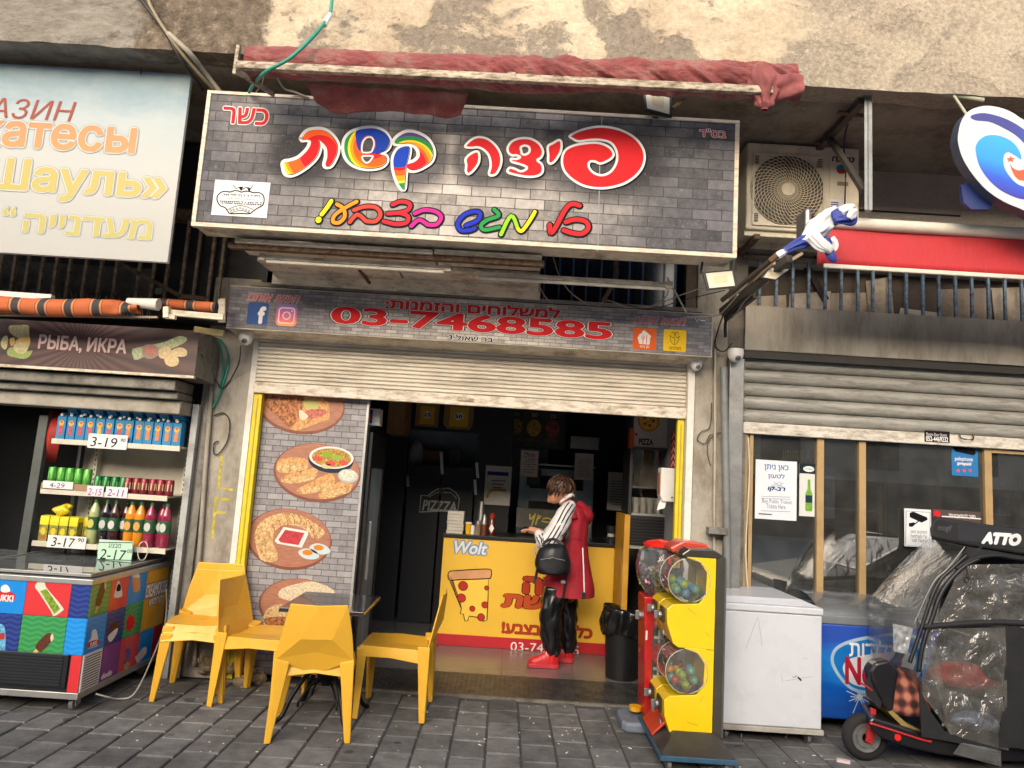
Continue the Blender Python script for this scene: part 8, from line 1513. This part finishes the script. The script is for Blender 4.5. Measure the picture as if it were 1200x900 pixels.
t, c, pts = flood([(891, 326.5), (908.5, 329.5), (927, 315.5), (900.5, 313.5)], -1.0, 'small tilted floodlight below the flag pole', 'b9b3a0', d=.035)
# dark bracket arm, cable bundle, pipes on the right pillar
ar_ = thing('bracket_arm', 'dark steel arm with tangled cables beside the right end of the sign', 'bracket', at(858, 352, -.7)); obj('arm', MB().bar(at(846, 366, -.3), at(925, 303, -1.15), .045, .05), dk, ar_); obj('arm', MB().bar(at(850, 372, -.25), at(884, 345, -.6), .03, .06), dk, ar_); obj('strut', MB().bar(at(907, 308, -1.1), at(868, 345, -.5), .02, .02).bar(at(940, 297, -.9), at(915, 312, -.9), .02, .02), M('strut_tan', '9a8a70', .5), ar_)
for lb, pts, r, m in (('black cable bundle sagging from the dark arm to the right pillar', [(900, 318, -.9), (872, 350, -.6), (852, 372, -.3), (850, 395, -.2)], .012, cable), ('thin black cable hanging in a loop below the dark arm', [(848, 368, -.3), (842, 385, -.2), (838, 405, -.12), (848, 412, -.12), (858, 402, -.15)], .006, cable), ('white cable crossing from the dark arm to the left', [(865, 345, -.7), (850, 362, -.5), (838, 370, -.4), (800, 372, -.35)], .006, wires), ('pale cable slanting under the small floodlight', [(900, 330, -.8), (875, 350, -.6), (862, 368, -.4), (855, 368, -.3)], .007, wires), ('thin cable strung from the dark arm along the sign bottom', [(850, 340, -.6), (800, 352, -.5), (760, 362, -.4), (715, 352, -.35)], .0035, cable)): wire('cable', pts, r, m, lb)
pw_ = M('pipe_pale', 'a8a294', .55, var=.1, dirt='776e5e', damt=.4)
wire('pipe', [(848, 430, -.15), (850, 520, -.15), (852, 640, -.15), (853, 760, -.15)], .028, M('pipe_grey', '777b7c', .5, .1, dirt='55554f', damt=.4), 'grey downpipe on the right pillar', cat='pipe', n=12)
wire('conduit', [(838, 400, -.1), (838, 500, -.1), (837, 620, -.1), (838, 700, -.1)], .011, pw_, 'pale conduit left of the grey downpipe', cat='pipe')
q = at(848, 622, -.18); obj('pipe_clamp', MB().box(q.x-.11, q.x+.03, -.19, -.1, q.z-.03, q.z+.02), greymetal, label='grey metal clamp holding the downpipe on the right pillar', cat='clamp', bev=.006)
wire('cable', [(834, 472, -.08), (832, 500, -.08), (822, 506, -.08), (817, 515, -.08), (826, 520, -.08), (832, 510, -.08), (845, 507, -.12)], .0035, cable, 'thin wire curl on the right pillar above the clamp'); wire('cable', [(846, 508, -.1), (832, 514, -.08), (829, 530, -.08), (833, 546, -.08)], .003, cable, 'thin wire tail hanging from the curl on the right pillar')
# cables at the upper left and green hose over the awning
wire('cable', [(168, -20, -1.26), (178, 10, -1.27), (205, 52, -1.26), (232, 85, -1.15), (250, 105, -1.02)], .012, M('cable_tan', '8f8168', .6), 'thick tan cable running over the beam to the sign corner'); wire('cable', [(158, -10, -1.26), (175, 12, -1.27), (195, 40, -1.26), (215, 75, -1.2), (238, 105, -1.0)], .012, cable, 'dark cable beside the tan one at the upper left'); wire('conduit', [(197, 39, -1.27), (222, 62, -1.25), (240, 85, -1.1), (258, 108, -1.0)], .017, pw_, 'pale pipe end sloping to the brick sign corner', cat='pipe')
wire('hose', [(390, -20, -1.36), (388, 10, -1.38), (384, 22, -1.42), (365, 45, -1.56), (340, 68, -1.6), (312, 84, -1.58), (298, 98, -1.3), (292, 108, -1.15)], .011, cablegreen, 'green hose curving down over the rolled red awning', cat='hose', n=8); q = at(384, 24, -1.43); obj('hose_joint', MB().tube([at(387, 17, -1.405), at(380, 30, -1.45)], .016, 8), WHT, label='white tape joint on the green hose', cat='tape')
wire('cord', [(309, 84, -1.56), (307, 98, -1.35), (300, 108, -1.15)], .003, cablew, 'thin white string hanging from the green hose', cat='string'); wire('cable', [(323, 88, -1.3), (333, 104, -1.2), (345, 108, -1.15), (362, 115, -1.13)], .007, wires, 'grey wire bent above the top edge of the sign')
# ================================================================ covered mobility scooter
YSn, YSf = -.98, -.38
sc = thing('mobility_scooter', 'mobility scooter under a black rain canopy with crinkled clear plastic sides', 'scooter', (3.2, -.7, 0)); fab = M('canopy_black', '17181b', .7, var=.25, vs=8, bump=.3, bs=60)
G = lambda x, y, d=0: at(960+x/3, 600+y/3, YSn+d)
def ppanel(name, L, m, t=.006, d=0): return obj(name, MB().prism([G(x, y, d) for x, y in L], (0, t, 0)), m, sc)
rf = [(400, 28), (420, 18), (720, 62), (1000, 90), (1000, 190), (720, 150), (520, 118), (392, 92), (390, 60)]
rx = [G(x, y) for x, y in rf]; xl_ = min(p.x for p in rx); far = [V((max(p.x, xl_+.36), YSf, p.z)) for p in rx]; nr_ = len(rx)
obj('roof', MB().add(rx+far, [tuple(range(nr_)), tuple(range(2*nr_-1, nr_-1, -1))]+[(i, (i+1) % nr_, nr_+(i+1) % nr_, nr_+i) for i in range(nr_)]), fab, sc, bev=.015, seg=2); obj('roof_panel', MB().prism([G(x, y, -.003) for x, y in ((485, 40), (740, 74), (1000, 105), (1000, 165), (740, 128), (485, 98))], (0, .004, 0)), M('canopy_panel', '2b2d31', .35, var=.15), sc)
PS_ = YP(YSn-.004); text(PS_, 'ATTO', (1151.5, 637.5), (1196.5, 625.5), M('atto_white', 'dedede', .4), sc, off=.09, shear=.3, lift=.001); text(PS_, 'mogif', (1099, 623.5), (1115, 615.5), M('faint_grey', '4a4c50', .5), sc, off=.02, lift=.001, shear=.1)
film_ = GLASS('clear_vinyl', (.84, .85, .85, 1), 2.2, film=.14, filmcol=(.68, .66, .60, 1), rough=.15, bump=.05, bst=(1, 1, .6)); film2 = GLASS('smooth_vinyl', (.78, .80, .82, 1), 1.8, film=.20, filmcol=(.60, .62, .62, 1), rough=.12, bump=.012, bst=(.5, 1, 1))
def sheet3(name, quad, m, nu=40, nv=30, amp=.014, seed=0, fr=7):
    a, b, c, d = quad; mb = MB()
    def f(u, v):
        p = a*(1-u)*(1-v)+b*u*(1-v)+c*u*v+d*(1-u)*v; e = min(u, 1-u, v, 1-v)*6; e = min(1, e); p = p.copy(); q = V((p.x*fr+seed, p.y*fr, p.z*fr)); p.y += amp*e*(noise.noise(q)+.5*noise.noise(q*2.3)+.25*abs(noise.noise(q*5))); return p
    mb.grid(f, nu, nv); return obj(name, mb, m, sc, smooth=180)
# side windows: upper and lower
sheet3('side_window', [G(405, 392), G(1000, 420), G(1000, 180), G(500, 185)], film_, 90, 50, .020, 1); sheet3('side_window', [G(455, 780), G(665, 840), G(655, 405), G(370, 412)], film_, 70, 70, .024, 5)
sheet3('side_window', [G(360, 640), G(470, 790), G(400, 412), G(368, 412)], film_, 30, 40, .02, 8); sheet3('side_window', [G(470, 850, .0), G(640, 895), G(640, 838), G(500, 810)], film2, 30, 12, .012, 3)
sheet3('dark_backing', [at(960+330/3, 600+790/3, YSf), at(1330, 880, YSf), at(1330, 645, YSf), at(1128, 640, YSf)], fab, 30, 20, .02, 4)  # black sheet added at the back to make the inside look darker
# windscreen: curved sheet from the roof front down to the bars, across the width
W = [(512, 120), (395, 95), (300, 180), (215, 275), (188, 312), (184, 400), (190, 480), (225, 540), (262, 572)]
def wsc(u, v):
    pts = catmull([tuple(G(x, y, .56)) for x, y in W[1:]], False, 6) if not hasattr(wsc, 'c') else wsc.c; wsc.c = pts; i = v*(len(pts)-1); k = min(int(i), len(pts)-2); p = V(pts[k]).lerp(V(pts[k+1]), i-k); p.y = YSn+(YSf-YSn)*u; p.x -= .05*math.sin(u*math.pi); return p+V((.004*noise.noise(V((u*2, v*3, 0))), 0, .006*noise.noise(V((u*2, v*3, 3)))))
mb = MB(); mb.grid(wsc, 14, 60); obj('windscreen', mb, film2, sc, smooth=180)
sheet3('front_quarter_window', [V((G(262, 572, .56).x, YSn, G(262, 572, .56).z)), G(345, 470), G(512, 120), V((G(188, 312, .56).x, YSn, G(188, 312, .56).z))], film2, 40, 40, .014, 2, 4); sheet3('reflective_patch', [G(262, 490, -.012), G(310, 500, -.012), G(330, 408, -.012), G(258, 392, -.012)], M('foil_patch', 'b9bcbe', .25, .5, var=.3, vs=20), 16, 14, .012, 4, 25)
def tub(L, r, name='frame_tube', m=black, d=-.004, n=8): P = catmull([tuple(G(x, y, d)) for x, y in L], False, 6); return obj(name, MB().tube([V(p) for p in P], r, n), m, sc, smooth=180)
tub([(560, 165), (510, 190), (455, 245), (420, 305), (398, 370), (375, 430), (358, 500), (350, 560)], .014); tub([(520, 150), (470, 195), (425, 240), (395, 300), (362, 400), (335, 480), (318, 530)], .012, d=-.002); tub([(512, 122), (450, 200), (400, 250), (330, 400)], .003, m=M('vinyl_seam', '8e8e8c', .3)); tub([(366, 404), (440, 398), (600, 388), (720, 392), (1000, 410)], .018, 'edge_tape', fab); tub([(480, 200), (540, 165), (620, 152), (720, 165), (1000, 185)], .013, 'edge_tape', fab)
ppanel('side_fabric', [(395, 98), (525, 122), (720, 155), (1000, 195), (1000, 182), (720, 158), (610, 152), (540, 162), (500, 182), (490, 175), (520, 125)], fab, .004, .004); ppanel('rear_fabric', [(658, 400), (1000, 415), (1000, 900), (700, 830), (632, 828), (650, 600)], fab, .01); 
ppanel('lower_fabric', [(352, 600), (362, 640), (385, 690), (440, 770), (520, 800), (635, 832), (628, 842), (500, 815), (420, 800), (360, 790), (356, 700)], fab, .008)
# hook pendant
tub([(518, 185), (520, 215), (517, 232)], .004, 'cord'); obj('ring', MB().tube([G(518, 238, -.006)+V((.014*math.cos(a), 0, .018*math.sin(a))) for a in [k*.524 for k in range(12)]], .003, 6, close=True), blackmetal, sc)
# body
bodym = M('scooter_black', '16161a', .35, var=.2, coat=.3); redm = M('scooter_red', 'b02a2a', .35, coat=.4); wy = -.80; wc = at(1013, 873, wy)
wh = obj('front_wheel', MB().lathe([(.09, -.035), (.118, -.035), (.135, -.022), (.142, 0), (.135, .022), (.118, .035), (.09, .035), (.088, 0)], (wc.x, wy, .142), 32, 'y', cap=False), M('tyre', '1c1c1e', .8, bump=.4, bs=120), sc, smooth=50); obj('rim', MB().lathe([(.05, -.02), (.088, -.028), (.09, .028), (.05, .02)], (wc.x, wy, .142), 28, 'y', cap=False), M('rim_grey', '8a8c90', .35, .6), wh, smooth=50); obj('brake_disc', MB().lathe([(.062, -.034), (.062, -.031), (.03, -.031), (.03, -.034)], (wc.x, wy, .142), 24, 'y'), steel, wh)
mb = MB()
for k in range(5): a = k*1.2566; mb.bar(V((wc.x+.015*math.cos(a), wy-.02, .142+.015*math.sin(a))), V((wc.x+.086*math.cos(a+.3), wy-.02, .142+.086*math.sin(a+.3))), .022, .014, (0, 1, 0))
obj('spokes', mb, M('rim_grey', '8a8c90'), wh); obj('fork', MB().bar(V((wc.x, wy-.05, .142)), G(190, 690, .14), .03, .03, (0, 1, 0)).bar(V((wc.x, wy-.05, .12)), V((wc.x+.04, wy-.05, .24)), .045, .02, (0, 1, 0)), redm, sc, bev=.005)
dk0 = [(175, 735), (190, 722), (260, 745), (350, 775), (470, 810), (640, 850), (640, 880), (430, 855), (300, 825), (215, 795), (185, 765)]; obj('deck', MB().prism([G(x, y, .04) for x, y in dk0], (.10, .34, 0)), bodym, sc, bev=.012); tub([(178, 742), (260, 768), (350, 797), (395, 808)], .007, 'red_trim', redm, d=.03); obj('reflector', MB().lathe([(.02, -.006), (.02, .0)], G(275, 792, .034), 14, 'y'), M('reflector_red', 'd8281c', .3, coat=.5), sc); obj('mat', MB().prism([G(x, y, .08) for x, y in ((240, 700), (260, 722), (300, 760), (360, 790), (362, 770), (310, 745), (270, 710), (250, 690))], (0, .30, 0)), M('tan_mat', '8c7a42', .7, var=.3), sc)
obj('front_shroud', MB().prism([G(x+8, y, .06) for x, y in ((170, 560), (190, 530), (235, 520), (275, 560), (262, 640), (255, 700), (235, 705), (200, 640), (180, 600))], (0, .10, 0)), bodym, sc, bev=.02, seg=3); obj('tiller', MB().tube([G(215, 690, .28), G(250, 560, .28), G(300, 470, .28)], .025, 10), bodym, sc, smooth=60); obj('handlebar', MB().tube([G(300, 470, .0), G(310, 462, .28), G(300, 470, .56)], .014, 8), bodym, sc, smooth=60); tub([(145, 600), (165, 612), (186, 628)], .006, 'red_trim', redm, d=.08); obj('front_shield', MB().prism([G(x, y, .08) for x, y in ((185, 560), (262, 575), (262, 600), (210, 690), (165, 640), (160, 600))], (0, .004, 0)), M('cover_dark', '1b1e24', .5, var=.3), sc)
obj('seat', MB().prism([G(x, y, .12) for x, y in ((420, 640), (640, 660), (650, 720), (560, 740), (430, 710))], (0, .4, 0)), M('seat_dark', '24242a', .5), sc, bev=.03, seg=3); obj('seat_back', MB().prism([G(x, y, .14) for x, y in ((560, 440), (640, 450), (660, 660), (600, 660))], (0, .38, 0)), M('seat_dark', '24242a'), sc, bev=.03, seg=3)
obj('rear_housing', MB().prism([G(x, y, .08) for x, y in ((430, 740), (700, 760), (900, 790), (900, 880), (640, 880), (420, 840))], (0, .42, 0)), bodym, sc, bev=.02)
rc_ = at(960+800/3, 870, wy); obj('rear_wheel', MB().lathe([(.09, -.035), (.118, -.035), (.142, 0), (.118, .035), (.09, .035)], (4.05, wy, .142), 28, 'y', cap=False), M('tyre', '1c1c1e'), sc, smooth=50)
# belongings seen through the plastic
pk = NT('plaid'); pk.b.inputs['Roughness'].default_value = .85; s = pk.n('SeparateXYZ'); pk.l(pk.coord(), s.inputs[0]); a_ = pk.math('SINE', pk.math('MULTIPLY', s.outputs[0], 95)); b_ = pk.math('SINE', pk.math('MULTIPLY', s.outputs[2], 80)); pk.l(pk.ramp(pk.math('ADD', pk.math('MULTIPLY', pk.math('ADD', a_, b_), .25), .5), [(.2, srgb('2a1c1e')), (.5, srgb('7a3a34')), (.8, srgb('a8705a'))]), pk.b.inputs['Base Color'])
pb_ = G(305, 640, .2); obj('plaid_bag', loft([(G(305, 705, .2), .12, .09), (G(303, 680, .2), .145, .11), (G(300, 640, .2), .13, .10), (G(298, 600, .2), .09, .07), (G(300, 560, .2), .06, .05), (G(300, 548, .2), .02, .02)], 26, .10, 8, 3, 5), pk.m, label='red plaid cloth bag behind the scooter windscreen', cat='bag', smooth=180)
obj('red_cloth', loft([(G(540, 610, .25), .24, .10), (G(530, 585, .25), .27, .12), (G(520, 560, .25), .22, .10), (G(500, 530, .25), .10, .05)], 26, .16, 7, 6, 5), M('cloth_red_bag', 'a8302a', .6, var=.15, bump=.2), label='red bundle lying on the scooter seat behind the plastic', cat='bag', smooth=180)
obj('foil_bag', loft([(G(545, 760, .1), .10, .05), (G(545, 740, .1), .14, .07), (G(545, 715, .1), .12, .06), (G(545, 700, .1), .05, .03)], 26, .2, 14, 9, 5), M('foil_blue', '7d8fa8', .25, .3, var=.3, vs=20, bump=.5, bs=30), label='crumpled pale blue bag low behind the lower plastic window', cat='bag', smooth=180)
# ================================================================ across the street: reflected in the windows
op = thing('opposite_building', 'pale building across the street behind the camera', 'building', (0, -24, 0)); obj('wall', B(-40, 40, -26, -24, -.15, 9), M('opposite_plaster', 'a89f8f', .9, var=.15, vs=.5), op); mb = MB()
for i in range(20): 
    for j in range(2): mb.box(-38+i*4, -36.4+i*4, -24.0, -23.95, 2.9+j*3, 4.4+j*3)
obj('windows', mb, M('opp_window', '20262c', .2), op, kind='stuff'); obj('shop_openings', MB().box(-38, 38, -24.0, -23.94, 0, 2.4), M('opp_shop', '3a3632', .6, var=.4, vs=1), op)
car = thing('parked_car', 'silver parked car just right of the camera, reflected in the right window', 'car', (5.2, -3.2, 0)); cm = M('car_silver', 'b5b3ab', .3, .5, coat=.5); cy0, cy1 = -4.1, -2.4
def cp2(L, y0, y1): return MB().prism([(3.0+x, y0, z) for x, z in L], (0, y1-y0, 0))
obj('body', cp2([(0, .3), (.05, .68), (.9, .84), (3.6, .88), (4.2, .8), (4.3, .35), (3.9, .22), (.3, .22)], cy0, cy1), cm, car, bev=.08, seg=3); obj('cabin', cp2([(.85, .84), (1.6, 1.27), (2.9, 1.30), (3.7, .88)], cy0+.08, cy1-.08), M('car_glass', '15181c', .08), car, bev=.05); obj('roof', cp2([(1.55, 1.25), (1.65, 1.30), (2.88, 1.33), (2.98, 1.28)], cy0+.1, cy1-.1), cm, car, bev=.02)
obj('pillar', MB().bar((3.85, cy1-.06, .84), (4.6, cy1-.07, 1.29), .06, .06), cm, car); obj('pillar', MB().bar((5.4, cy1-.07, .85), (5.4, cy1-.07, 1.3), .07, .05), cm, car)
for x in (3.85, 6.35):
    for y in (cy0+.1, cy1-.1): obj('wheel', MB().lathe([(.12, -.1), (.29, -.1), (.31, -.06), (.31, .06), (.29, .1), (.12, .1)], (x, y, .31), 24, 'y'), M('tyre', '1c1c1e'), car, smooth=50)
obj('mirror', MB().sph((4.25, cy1+.08, .88), .1, 12, (1, .8, .7)), cm, car, smooth=180); obj('tail_light', B(7.2, 7.33, cy1-.3, cy1-.0, .55, .7), RED, car)
